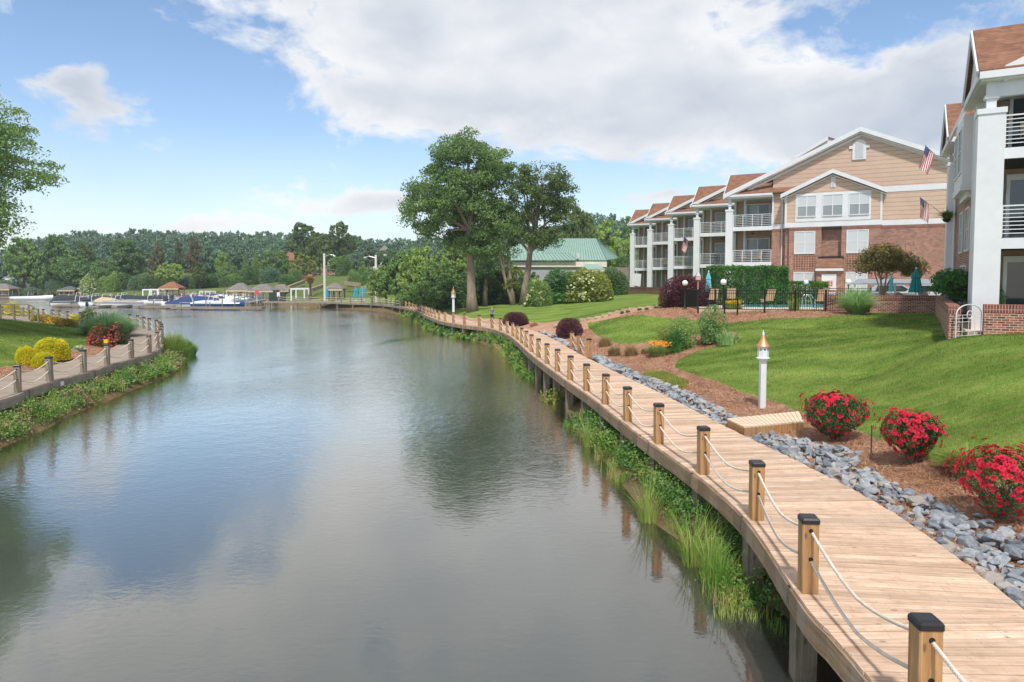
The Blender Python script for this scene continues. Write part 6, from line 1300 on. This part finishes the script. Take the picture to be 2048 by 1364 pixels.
polyslab('patio',[(PY(1744,559,37.6).x,37.6),(PY(1880,559,37).x,37),(PY(1885,559,47).x,47),(PY(1740,559,47).x,47)],3.05,.4,stonep,'paved patio behind the low brick wall','patio','structure')
# stone edging and rocks
t=None; ed=[(1160,642),(1190,637.5),(1217,631),(1258,619.5),(1310,614.6),(1356,611)]; r=random.Random(8); b=MB(); PP=[ground(u,v) for u,v in ed]; o=PP[0].copy()
for p,q in zip(PP,PP[1:]):
    n=max(2,int((q-p).length/.6))
    for k in range(n): c=p.lerp(q,(k+.5)/n); c.z=h1(c.x,c.y)+.04; b.cbox(c-o,((q-p).length/n*.94,.22,.16),math.atan2((q-p).y,(q-p).x)+r.uniform(-.08,.08))
x=b.build('stone_edging',M('edging_stone','#c0a994',.9,.2,4,.5),None,False,o); tag(x,'line of flat pale edging stones between upper lawn and mulch','edging')
for i,(u,v,w,c_,lab) in enumerate(((1068,653,20,'#8c6a58','reddish boulder between the two small purple bushes'),(1112,655,14,'#a9a196','pale boulder left of the nearer purple bush'),(1300,706,10,'#9aa0a5','grey stone beside the day lilies'))):
    p=ground(u,v); o=link('boulder',SP[i+2].copy(),None,p+Vector((0,0,.15))); s=w*p.y/F; o.scale=(s*1.1,s,s*.9); o.data.materials[0]=M('boulder_'+str(i),c_,.9,.25,3,.5,8); tag(o,lab,'rock')
r=random.Random(5)
for k in range(26):
    p=PZ(r.uniform(285,345),r.uniform(722,742),0); s=r.uniform(.3,.75); o=link('stone',SP[k%12],None,(p.x-.5,p.y+1.0,.12)); o.scale=(s,s,s); o.rotation_euler=(r.random(),r.random(),r.random()*6); tag(o,'brown grey rock at the waterline under the tip of the left boardwalk','stone','rocks under the left boardwalk tip')
p=LP[4]+Vector((0,0,PH+.0)); t=thing('marker_light','small bright yellow marker on top of a grey post of the left boardwalk','light',p); MB().box(-.07,.07,-.05,.05,.01,.05).build('base',M('blue_base','#2f4f86',.5),t); MB().box(-.085,.085,-.06,.06,.05,.2).build('lens',M('yellow_plastic','#e8b41c',.4),t)
# wooden rail on the left hill
a,b_=PZ(-40,617,2.3),PZ(55,612.5,2.3); t=None
def woodrail(P,lab):
    o=P[0].copy(); t=thing('wooden_railing',lab,'railing',o); 
    for p,q in zip(P,P[1:]):
        for zz in (0,-.42): MB().bar(p-o+Vector((0,0,zz)),q-o+Vector((0,0,zz)),.06,.13).build('rail',w_postg,t)
    for p in P: MB().box(p.x-o.x-.06,p.x-o.x+.06,p.y-o.y-.06,p.y-o.y+.06,p.z-o.z-1.6,p.z-o.z+.05).build('post',w_postg,t)
woodrail([PY(-60,609,63),PY(0,609,63),PY(28,609,63),PY(57,609,63),PY(76,619,55)],'grey wooden plank railing behind the lawn on the left hill')
pq=[p for p in LO if 25<p.y<25.6][0]; 
o=MB().box(-.005,.005,-.12,.12,-.16,-.0).build('plaque',white,None,False,(pq.x+.052,pq.y,DZ-.08)); tag(o,'small white plaque on the edge board of the left boardwalk','plaque')
# ---------------------------------------------------------------- person walking
skin=M('skin','#c99a80',.6); hairm=M('blonde_hair','#b98a58',.7,.2,12); shirt=M('grey_print_top','#5f7482',.8,.5,14); pants=M('black_leggings','#1d2026',.7); shoe=M('white_shoes','#d8d8da',.6)
def skinned(name,nodes,edges,mat,parent,sub=2):
    me=bpy.data.meshes.new(name); me.from_pydata([n[0] for n in nodes],edges,[]); o=link(name,me,parent); me.materials.append(mat)
    md=o.modifiers.new('skin','SKIN'); 
    for v,n in zip(me.skin_vertices[0].data if me.skin_vertices else [],nodes): v.radius=n[1]
    s=o.modifiers.new('sub','SUBSURF'); s.levels=sub; s.render_levels=sub; return o
def person(loc,rz,lab,sc):
    t=thing('person',lab,'person',loc,rz); t.scale=(sc,)*3
    def sk(name,nodes,edges,mat,par):
        me=bpy.data.meshes.new(name); me.from_pydata([n[0] for n in nodes],edges,[]); me.materials.append(mat); o=link(name,me,par); bpy.context.view_layer.objects.active=o
        md=o.modifiers.new('skin','SKIN')
        if not me.skin_vertices: 
            bm=bmesh.new(); bm.from_mesh(me); bm.verts.layers.skin.verify(); bm.to_mesh(me); bm.free()
        for v,n in zip(me.skin_vertices[0].data,nodes): v.radius=n[1] if hasattr(n[1],'__len__') else (n[1],n[1])
        me.skin_vertices[0].data[0].use_root=True
        s=o.modifiers.new('sub','SUBSURF'); s.levels=1; s.render_levels=2; return o
    # body: pelvis root, spine, neck, head, arms bent (jogging), legs mid stride; faces -Y
    b=[((0,0,.9),(.13,.1)),((0,0,1.08),(.115,.09)),((0,-.01,1.28),(.14,.1)),((0,-.01,1.39),(.09,.07)),((0,-.02,1.46),(.045,.045)),((0,-.03,1.55),(.075,.085)),((0,-.03,1.63),(.075,.09)),((0,-.02,1.69),(.045,.05)),
       ((.17,0,1.36),.05),((.2,.08,1.12),.038),((.17,-.12,1.02),.03),((.14,-.2,1.05),.024),
       ((-.17,0,1.36),.05),((-.21,.02,1.12),.038),((-.18,-.16,1.1),.03),((-.12,-.24,1.14),.024),
       ((.09,0,.85),.085),((.1,-.16,.5),.055),((.1,-.06,.1),.036),((.1,-.16,.04),.034),
       ((-.09,0,.85),.085),((-.09,.05,.48),.055),((-.09,.26,.14),.036),((-.09,.22,.04),.03)]
    E=[(0,1),(1,2),(2,3),(3,4),(4,5),(5,6),(6,7),(3,8),(8,9),(9,10),(10,11),(3,12),(12,13),(13,14),(14,15),(0,16),(16,17),(17,18),(18,19),(0,20),(20,21),(21,22),(22,23)]
    sk('body',b,E,skin,t)
    g=lambda L,k:[(p,tuple(x*k for x in (r if hasattr(r,'__len__') else (r,r)))) for p,r in L]
    sk('shirt',g([b[0],b[1],b[2],b[3],b[8],((.19,.05,1.2),.05),b[12],((-.2,.01,1.2),.05)],1.14),[(0,1),(1,2),(2,3),(3,4),(4,5),(3,6),(6,7)],shirt,t)
    sk('leggings',g([b[0],b[16],b[17],b[18],b[20],b[21],b[22]],1.12),[(0,1),(1,2),(2,3),(0,4),(4,5),(5,6)],pants,t)
    for i,(p,q) in enumerate((((.1,-.04,.05),(.1,-.2,.035)),((-.09,.27,.1),(-.09,.19,.02)))): MB().tube([p,q],[.05,.038],10).build('shoe',shoe,t,True)
    sk('hair',[((0,.03,1.68),.075),((0,.07,1.6),.075),((0,.1,1.48),.045),((0,.11,1.38),.025)],[(0,1),(1,2),(2,3)],hairm,t)
    hd=MB()
    for s in (-1,1): hd.lathe([(.002,-.012),(.012,0),(.002,.012)],8,(s*.03,-.112,1.605))
    hd.build('eyes',dark,t); MB().slab([(-.012,-.11,1.57),(.012,-.11,1.57),(0,-.115,1.605)],(0,-.02,-.005)).build('nose',skin,t); MB().box(-.022,.022,-.113,-.106,1.545,1.552).build('mouth',M('lips','#a8625a',.5),t)
    for hx,hy,hz_,s in ((.14,-.2,1.05,1),(-.12,-.24,1.14,-1)):
        N_=[((hx,hy,hz_),.022),((hx,hy-.045,hz_+.01),.022)]+[((hx+(k-1.5)*.017,hy-.085,hz_+.012),.008) for k in range(4)]+[((hx+(k-1.5)*.017,hy-.09-.005*(k%3),hz_-.015),.007) for k in range(4)]+[((hx-s*.03,hy-.04,hz_+.02),.009)]
        sk('hand',N_,[(0,1)]+[(1,2+k) for k in range(4)]+[(2+k,6+k) for k in range(4)]+[(0,10)],skin,t)
    return t
pp=PZ(984,646,DZ); person(pp+Vector((0,0,0)),.35,'blonde person in grey top and black leggings walking on the boardwalk near the purple bush',.83)

# balcony furniture of the pool side building
for k,fl,x,rz,f,lab in ((0,1,1.0,.3,tanf,'tan chair on the middle balcony nearest the brick facade'),(0,1,2.2,-.5,tanf,'second tan chair on the middle balcony nearest the brick facade'),(1,1,1.4,.2,dark,'dark chair on the middle balcony, second balcony from the brick facade'),(1,2,2.4,-.3,tanf,'tan chair on the top balcony, second balcony from the brick facade'),(2,2,1.5,.4,dark,'dark chair on the top balcony, third balcony from the brick facade'),(3,1,1.6,.1,tanf,'tan chair on the middle balcony, fourth balcony from the brick facade'),(3,2,2.2,.1,dark,'dark chair on the top balcony, fourth balcony from the brick facade')):
    patio_chair(loc_on(apt,-4.4*k+x,6.5*k+1.2,FL[fl]),ROT+rz,lab,'balcony chairs',f,black)
for k,fl,x,lab in ((0,2,.8,'small leafy pot on the top balcony nearest the brick facade'),(1,1,3.4,'small leafy pot on the middle balcony, second balcony from the brick facade'),(2,1,.8,'small leafy pot on the middle balcony behind the small flag')):
    t=thing('potted_plant',lab,'plant',loc_on(apt,-4.4*k+x,6.5*k+.9,FL[fl])); MB().lathe([(.14,0),(.2,.35)],10).build('pot',M('clay_pot','#9a5d44',.8),t); f=link('foliage',UB['loose'],t,(0,0,.3)); f.scale=(.7,.7,.6); setmat(f,Lf['weed'])
# ---------------------------------------------------------------- marina and far shore
navy=M('navy_canvas','#2d3548',.85,.2,2); darkc=M('dark_canvas','#33383f',.85,.2,2); bluec=M('blue_canvas','#2a4270',.8,.15,2); hullw=M('white_gelcoat','#d9dcdf',.3,.06,1); hullb=M('blue_hull','#1f4a78',.3,.05); greyp=M('pontoon_aluminium','#a5abb0',.35,.1,metal=.5)
dockm=M('dock_planks','#82786b',.9,.25,1,stretch=(1,6,1)); maroon=M('maroon_canvas','#7c3540',.8); tanc=M('tan_canvas','#c4b08c',.8); sidew=M('white_siding','#d4d6d8',.7,.08,1)
def W0(u,v): p=PZ(u,v,0); return p
def boat(kind,u,v,L,rz,lab,cov,hull=hullw,up=1.0):
    p=W0(u,v); t=thing({'pontoon':'pontoon_boat'}.get(kind,'motor_boat'),lab,'boat',(p.x,p.y,0),rz,'boats moored at the marina'); b=MB(); n=9
    if kind=='pontoon':
        for s in (-.95,.95): MB().tube([(-L/2,s,.12),(L/2-.6,s,.12),(L/2,s,.3)],[.3,.3,.06],10).build('float',greyp,t,True)
        MB().box(-L/2,L/2-.3,-1.2,1.2,.38,.5).box(-L/2+.1,L/2-.5,-1.2,-1.14,.5,1.15).box(-L/2+.1,L/2-.5,1.14,1.2,.5,1.15).build('hull',hull,t)
    else:
        P=[]
        for i in range(n+1):
            f=i/n; x=-L/2+L*f; w=1.15*(1-max(0,(f-.45)/.55)**2.2); sh=.75+.35*f*f; ke=-.15+.5*max(0,(f-.7)/.3)**2
            P+= [(x,0,ke),(x,w*.75,.1+.4*max(0,f-.7)),(x,w,sh),(x,w*.55,sh+.1),(x,-w*.55,sh+.1),(x,-w,sh),(x,-w*.75,.1+.4*max(0,f-.7))]
        fs=[]
        for i in range(n):
            for k in range(7): a=i*7+k; c=i*7+(k+1)%7; fs.append((a,c,c+7,a+7))
        fs.append(tuple(range(7))); b.add(P,fs); h=b.build('hull',[hull],t,True)
        MB().slab([(L*.0,-.85,1.0),(L*.0,.85,1.0),(L*-.09,.7,1.5),(L*-.09,-.7,1.5)],(.04,0,0)).build('windscreen',glass,t)
        MB().lathe([(.16,.2),(.22,.5),(.2,.95),(.08,1.05)],10,(-L/2-.2,0,0),sx=1.3).build('engine',black if cov is not cyanc else white,t,True)
    if cov is not None:
        z0=1.15 if kind=='pontoon' else .98; c=MB(); m=8; ex=[(-.5,.0),(-.46,.55),(-.3,.95),(0,.8),(.2,.45),(.42,.1)] if kind!='pontoon' else [(-.49,.1),(-.45,.6),(-.1,.9),(.25,.7),(.44,.3),(.46,.02)]
        for fx,hh in ex:
            w=1.2*(1-max(0,(fx-.0)/.5)**2.4*.85) if kind!='pontoon' else 1.24
            for k in range(m+1): a=PI*k/m; c.v.append((fx*L,w*math.cos(a),z0-.2+(hh*up*.8+.2)*math.sin(a)**.8))
        for i in range(len(ex)-1):
            for k in range(m): a=i*(m+1)+k; c.f.append((a,a+1,a+m+2,a+m+1))
        c.m=[0]*len(c.f); c.build('cover',cov,t,True); fx=L*(.05 if len(lab)%2 else -.18); hh_=1.2+.55*up+.5
        MB().tube([(fx,-1.15,.9),(fx+.35,-1.05,hh_),(fx+.35,1.05,hh_),(fx,1.15,.9)],.05,6).build('tower',white,t)
        rl=MB()
        for s in (-1,1): rl.bar((-L*.45,s*1.2,.95),(L*.1,s*1.2,1.0),.06)
        rl.build('rub_rail',white,t)
    else:
        MB().tube([(-.6,-.9,1),(-.4,-.85,2.1),(-.4,.85,2.1),(-.6,.9,1)],.04,6).build('tower',white,t); MB().box(-.9,.6,-.95,.95,2.1,2.15).build('canopy',darkc,t)
    return t
BT=[('pontoon',62,601.5,8,.0,'white sport boat at the far left jetty'),]
boat('v',66,600,9.5,0,'white cabin boat with dark hull stripe at the far left jetty',None)
boat('v',150,613,7,.25,'dark covered boat at the left end of the marina docks',darkc,up=1.5); boat('v',171,614.5,5,2.2,'small white boat with outboard in front of the first dark cover',None,up=.6); boat('pontoon',205,612.5,8,.1,'long dark covered pontoon boat, second from the left',darkc)
boat('v',222,614,5.5,-.2,'low white boat in front of the second dark cover',hullw if False else tanc); boat('v',250,614,7.5,.15,'white hulled runabout under grey cover in the middle of the left docks',M('grey_canvas','#9a958e',.8),up=.5); boat('pontoon',262,610,8,.1,'dark covered pontoon boat behind the white hulled runabout',navy,up=1.1); boat('pontoon',295,611,7.5,.1,'dark navy covered boat at the right end of the left docks',darkc,up=.9)
boat('v',372,616.5,7.5,3.4,'silver and blue covered boat pointing left at the centre docks',bluec,up=1.3); boat('pontoon',398,612,7,.1,'blue canvas pontoon boat in the middle of the marina',bluec); boat('v',438,616.5,8.5,.05,'white boat with a broad blue side nearest on the right docks',hullw,hullb,.5)
boat('pontoon',383,604,6,.1,'maroon covered boat behind the centre docks',maroon,up=.7); boat('v',418,604,7,.1,'tan covered boat in the second row of the marina',tanc,up=.7); boat('pontoon',432,601,6.5,.1,'blue covered boat below the tan dock posts in the second row',bluec,up=.5); boat('v',460,603,7,.1,'white covered boat right of the blue one in the second row',hullw,up=.8)
boat('v',530,600,7,.1,'blue boat under the middle grey gazebo',navy,hullb,1.4); boat('v',603,598,8,.05,'white speed boat on the lift beside the palm',None); boat('v',628,600,6,.2,'small white boat right of the palm',hullw)
# docks
def dock(u0,u1,v,wd,lab,posts_=0,ph=1.2):
    a,b_=W0(u0,v),W0(u1,v); t=thing('dock',lab,'dock',a,math.atan2(b_.y-a.y,b_.x-a.x)); L=(b_-a).length; MB().box(0,L,-wd/2,wd/2,.1,.45).build('deck',dockm,t)
    for k in range(posts_): x=L*(k+.5)/posts_; MB().tube([(x,wd/2+.1,-1),(x,wd/2+.1,ph+.5*(k%3))],.09,8).build('pile',w_pile,t)
    return t
dock(110,335,611.5,1.4,'long low floating dock behind the dark covered boats',8,1.8); dock(285,352,617,1.6,'short floating dock finger between the two boat groups',2); dock(345,420,618.8,1.5,'floating dock finger below the blue covered boats',3); dock(402,527,619.5,1.8,'floating dock finger below the white and blue boat',5); dock(330,520,606,1.5,'floating dock between the first and second boat rows',14,1.9); dock(110,165,614,1.2,'dock finger at the far left of the marina',1)
for i,u in enumerate((195,232,275,320)): 
    a=W0(u,616.2); t=thing('dock',f'short dock finger between covered boats, {ordn(i)} from the left','dock',a); MB().box(-.5,.5,-.5,5,.1,.4).build('deck',dockm,t)
dock(0,115,597,2,'low jetty along the far left shore',9,1.3); dock(115,215,598.5,2,'stone coloured jetty below the flowering shrub',6,1.2)
fence('marina_fence',[W0(478,613)+Vector((0,0,1.15)),W0(560,611)+Vector((0,0,1.15))],1.1,'pale metal railing of the marina gangway left of the grey pier',gap=.5,rails=(.3,.6,1.0)).children[0].data.materials[0]=greyp
def gangway(): 
    a=W0(470,615)+Vector((0,0,.5)); b_=W0(528,611.5)+Vector((0,0,1.15)); t=thing('gangway','grey metal gangway rising from the floating docks to the pier','gangway',a); d=b_-a; MB().bar((0,0,0),d,1.4,.12).build('deck',greyp,t); r=MB()
    for s in (-.7,.7):
        for z in (.5,1.0): r.bar(Vector((0,s,z)),d+Vector((0,s,z)),.07)
        for k in range(9): p=d*(k/8); r.bar(p+Vector((0,s,0)),p+Vector((0,s,1.0)),.06)
    r.build('railing',greyp,t)
gangway()
r=random.Random(21)
for k in range(46):
    u=r.uniform(118,525); v=r.choice([606,609,611,613,605,608,604,602]); p=W0(u,v); h=r.uniform(1.1,1.9)
    o=MB().tube([(0,0,-.5),(0,0,h)],r.uniform(.045,.08),6).lathe([(.12,h),(.02,h+.15)],8).build('mooring_post',r.choice([hullw,greyp,w_pile,hullw]),None,False,p); tag(o,'thin mooring post among the marina boats','post','thin mooring posts of the marina')
for k,(u,v) in enumerate(((139,611.5),(189,611),(241,610.5),(309,610),(350,606),(365,612),(405,607),(447,605),(474,607),(495,603),(515,605),(330,604),(425,610),(470,611.5))):
    p=W0(u,v); t=thing('dock_box','white dock storage box on a marina dock','dock box',(p.x,p.y,.45),r.uniform(0,3),'white dock boxes on the marina docks'); MB().box(-.6,.6,-.35,.35,0,.6).build('box',hullw,t); MB().box(-.64,.64,-.38,.38,.6,.7).build('lid',white2,t)
for i,(kind,u,v,L,cv,up,lab) in enumerate((('v',232,607.5,6,hullw,.6,'small white covered boat behind the long dark pontoon boats'),('v',180,607.5,6,tanc,.6,'small tan covered boat behind the left dark covers'),('pontoon',318,607,6,navy,.8,'small navy covered pontoon boat right of the left docks'),('v',345,604,5.5,None,1,'open white boat with tower left of the maroon cover'),('v',490,601,6,tanc,.8,'tan covered boat under the left grey gazebo'),('v',478,606,5.5,hullw,.7,'small white covered boat by the gangway foot'),('v',445,607,5.5,None,1,'open boat with tower behind the white and blue boat'),('v',368,601.5,6,navy,.8,'navy covered boat behind the maroon one'),('pontoon',400,598,7,greyp,.5,'grey pontoon boat below the boat lift frame'))): boat(kind,u,v,L,r.uniform(-.2,.3),lab,cv,up=up)
# gazebos
def gazebo(u,vt,vb,w,Y,rm,lab,grp='dock gazebos with hip roofs'):
    zt=PY(u,vt,Y).z; k=Y/F; W_=w*k; ze=PY(u,vt+(vb-vt)*.42,Y).z; p=Vector((PY(u,559,Y).x,Y,.9)); t=thing('gazebo',lab,'gazebo',p,0,grp); a=W_/2
    b=MB(); rz=W_*.12; e0,z1=ze-.9,zt-.9
    C4=[(-a,-a*.8,e0),(a,-a*.8,e0),(a,a*.8,e0),(-a,a*.8,e0)]; r0,r1=(-rz,0,z1),(rz,0,z1)
    b.slab([C4[0],C4[1],r1,r0],(0,0,.12)).slab([C4[1],C4[2],r1],(0,0,.12)).slab([C4[2],C4[3],r0,r1],(0,0,.12)).slab([C4[3],C4[0],r0],(0,0,.12)).build('roof',rm,t)
    MB().box(-a,a,-a*.8,-a*.8+.1,e0-.3,e0+.02).build('fascia',tanc,t); MB().box(-a,a,a*.8-.1,a*.8,e0-.3,e0+.02).build('fascia',tanc,t)
    for x in (-.85,-.3,.3,.85):
        for y in (-.65,.65): MB().box(x*a-.13,x*a+.13,y*a-.13,y*a+.13,-2,e0-.2).build('post',w_postg,t)
    MB().box(-a*.95,a*.95,-a*.75,a*.75,-.3,0).build('deck',dockm,t); r=MB()
    for z in (.5,1.0): r.box(-a*.9,a*.9,-a*.72,-a*.68,z,z+.1)
    r.build('railing',w_postg,t); return t
gazebo(344,565,592,40,150,roof_r,'red brown roofed gazebo above the middle boats'); gazebo(481,567,598,44,142,roof_g,'grey roofed gazebo left of the other grey ones'); gazebo(527,569,598,50,140,roof_g,'wide grey roofed gazebo in the middle of three'); gazebo(563,569,597,40,148,roof_g,'grey roofed gazebo right of the wide one'); gazebo(670,567,593,37,126,roof_g,'grey roofed gazebo between the light pole and teal umbrellas'); gazebo(8,568,592,46,185,roof_g,'grey roofed boat shed at the left edge of the far shore')
gazebo(140,573,590,34,184,M('dark_roof','#5b5f66',.8),'low dark canopy on the far left shore')
# boat lifts
def lift(u,v,w,h,Y,lab):
    p=Vector((PY(u,559,Y).x,Y,0)); k=Y/F; t=thing('boat_lift',lab,'boat lift',p,0,'white boat lifts'); a=w*k/2; H_=PY(u,v-h,Y).z
    for x in (-a,a):
        for y in (-1.5,1.5): MB().box(x-.12,x+.12,y-.12,y+.12,-1,H_).build('post',hullw,t)
    for y in (-1.5,1.5): MB().box(-a,a,y-.14,y+.14,H_-.3,H_).build('beam',hullw,t)
lift(300,590,16,12,165,'white boat lift frame left of the red roofed gazebo'); lift(316,590,14,12,163,'second white boat lift frame beside the red roofed gazebo'); lift(600,600,26,24,135,'white boat lift frame around the speed boat left of the palm'); lift(415,598,20,16,160,'boat lift frame above the tan covered boat')
# light poles
def light_pole(u,vt,Y,s,lab,th=.22):
    p=Vector((PY(u,559,Y).x,Y,max(.3,h1(PY(u,559,Y).x,Y)))); t=thing('light_pole',lab,'lamp post',p,0,'tall concrete light poles'); H_=PY(u,vt,Y).z-p.z
    MB().lathe([(th*1.2,-.5),(th,0),(th*.8,H_)],10).build('pole',M('concrete_pole','#bdb5ab',.85,.1),t,True); MB().tube([(0,0,H_-.5),(s*.5,0,H_-.2),(s*.8,0,H_-.35)],.06,6).build('arm',greyp,t); MB().lathe([(.3,-.2),(.25,-.08),(.1,.05)],12,(s*.8,0,H_-.3)).build('lamp_head',greyp,t)
light_pole(649,507,118,2.2,'tall pale light pole rising from the end of the pier'); light_pole(752,510,112,-2.2,'second tall light pole half hidden by the shoreline thicket')
for u,vt,w,lab in ((653.5,575,8,'cyan closed umbrella at the foot of the tall light pole'),(711,575,9,'cyan closed umbrella left of the pair on the pier'),(722,574,8,'cyan closed umbrella, left one of the close pair'),(728,575,7,'cyan closed umbrella nearest the thicket')): umbrella(u,vt,593,601,121,w,cyanc,lab,'cyan umbrellas on the pier')
# palm with dry fronds
p=Vector((PY(620,559,128).x,128,1.2)); t=thing('palm_tree','small palm with dry orange brown fronds beside the pier','tree',p); MB().tube([(0,0,-.5),(.05,0,1.5),(0,0,3.0)],[.3,.22,.18],8).build('trunk',barkd,t,True); rs=np.random.default_rng(9); a=rs.random(220)*6.283
v,f=blades(np.zeros((220,3))+np.array([0,0,2.9])+rs.normal(size=(220,3))*.15,1.3+.7*rs.random(220),.14,rs,.3+1.2*rs.random(220),np.stack([np.cos(a),np.sin(a),0*a],-1)); link('crown',npmesh('crown',v,f,leafmat('dry_fronds','#a8704a','#d6a878',.2,1)),t)
# far houses
def house(u,vb,vt,w,Y,wall,rm,lab,cols=0,tower=False):
    p=Vector((PY(u,559,Y).x,Y,0)); p.z=h1(p.x,Y); k=Y/F; a=w*k/2; z1=PY(u,vt,Y).z-p.z; e_=z1*.66; t=thing('house',lab,'house',p,.1); MB().box(-a,a,0,8,-1,e_).build('wall',wall,t)
    MB().slab([(-a-.4,-.4,e_),(a+.4,-.4,e_),(a*.7,4,z1),(-a*.7,4,z1)],(0,0,.2)).slab([(-a-.4,-.4,e_),(-a*.7,4,z1),(-a-.4,8.4,e_)],(0,0,.2)).slab([(a+.4,-.4,e_),(a+.4,8.4,e_),(a*.7,4,z1)],(0,0,.2)).build('roof',rm,t)
    for x in np.linspace(-a*.75,a*.75,max(3,int(a/1.4))):
        for z in ((e_*.2,e_*.42),(e_*.58,e_*.82)): o=MB().box(x-.55,x+.55,-.06,0,z[0]-.08,z[1]+.08).build('window',white,t); MB().box(x-.45,x+.45,-.09,-.06,z[0],z[1]).build('pane',glass,o)
    for i in range(cols): x=-a+2*a*(i+.5)/cols; MB().box(x-.18,x+.18,-2.2,-1.8,-.5,e_*.95).build('column',white,t)
    if cols: MB().box(-a,a,-2.4,0,e_*.95,e_*1.05).build('porch_roof',white,t)
    if tower:
        MB().box(-1.6,1.6,-1,2.4,e_*.5,z1+1.8).build('tower',wall,t); MB().lathe([(2.8,z1+1.8),(.1,z1+3.6)],4,(0,.7,0),rot=PI/4).build('tower_roof',rm,t)
    return t
house(258,575,528,46,214,sidew,roof_g,'white house with tall porch columns among the left trees',6); house(4,583,541,56,215,sidew,roof_g,'pale grey roofed house at the left edge of the far shore'); house(770,545,512,46,232,sidew,roof_g,'pale grey house with a small tower on the hill',0,True); house(594,545,505,60,245,M('brick_house','#b08a80',.8),roof_r,'pinkish roofed house between the far trees'); house(657,560,520,24,225,M('red_house','#9c5a50',.8),roof_g,'red walled house behind the tall light pole')
house(518,575,552,24,205,M('tan_house','#c8b09a',.8),roof_r,'small tan house between the cone evergreens and the round tree')
# retaining fences and bare banks on the far right slope
fence('shore_fence',[W0(330,600)+Vector((0,0,1.2)),W0(470,600)+Vector((0,0,1.3))],1.3,'brown wooden shore fence behind the second boat row',gap=1.2,rails=(.15,.55,1.0)).children[0].data.materials[0]=w_postg
fence('seawall_railing',[W0(-100,594)+Vector((0,2,.8)),W0(150,595)+Vector((0,2,.8))],1.3,'grey wooden railing on the far left jetty',gap=1.5,rails=(.3,.65,1.0)).children[0].data.materials[0]=w_postg
b=MB(); P=[PY(565,578,150),PY(600,568,165),PY(640,560,180)]; 
def wallbar(p,q,h,lab,mat):
    t=thing('retaining_wall',lab,'wall',p); MB().bar((0,0,0),q-p,.5,h).build('wall',mat,t)
tanw=M('tan_retaining','#9c8a72',.9)
for (u0,v0,u1,v1,Y0,Y1,lab) in ((577,575,608,563,140,155,'upper tan retaining wall sloping above the grey gazebos'),(622,580,648,571,132,140,'lower tan retaining wall left of the light pole'),(690,566,720,570,140,136,'short tan wall on the slope right of the gazebo')): wallbar(PY(u0,v0,Y0),PY(u1,v1,Y1),.7,lab,tanw)
t=thing('pergola','pale wooden pergola frame at the foot of the thicket','pergola',PY(744,603,118)); 
for x in (-1.6,0,1.6): MB().box(x-.12,x+.12,-.12,.12,-.3,2.6).build('post',tanw,t)
MB().box(-1.9,1.9,-.1,.1,2.4,2.65).box(-1.9,1.9,-.1,.1,1.5,1.65).build('beam',tanw,t)
t=thing('kiosk','dark green board fence box on the pier beside the gangway','kiosk',PY(555,602,117)); MB().box(-1.4,1.4,-.2,.2,-.2,1.5).build('panel',M('dark_green_board','#2f3a36',.8),t); MB().box(.0,.5,-.24,-.21,.7,1.5).build('sign',white,t)
t=thing('life_ring_stand','red life ring board on the pier left of the dark kiosk','safety sign',PY(514,600,120)); MB().box(-.3,.3,-.03,.03,.9,1.7).build('board',M('red_board','#cc4a52',.6),t); MB().box(-.04,.04,-.03,.03,-.5,.9).build('post',white,t)
# bird houses by the thicket
for u in (903,907): pass
# haze
HAZE=0.0003
if HAZE:
    m=bpy.data.materials.new('haze_air'); m.use_nodes=True; tt=m.node_tree; tt.nodes.clear(); out=tt.nodes.new('ShaderNodeOutputMaterial'); pv=tt.nodes.new('ShaderNodeVolumePrincipled'); pv.inputs['Color'].default_value=(.78,.86,.97,1); pv.inputs['Density'].default_value=HAZE; tt.links.new(pv.outputs[0],out.inputs['Volume'])
    o=MB().box(-1600,1600,-60,1600,-2.7,50).build('haze',m); tag(o,'thin even summer haze over the lake','haze',kind='stuff')
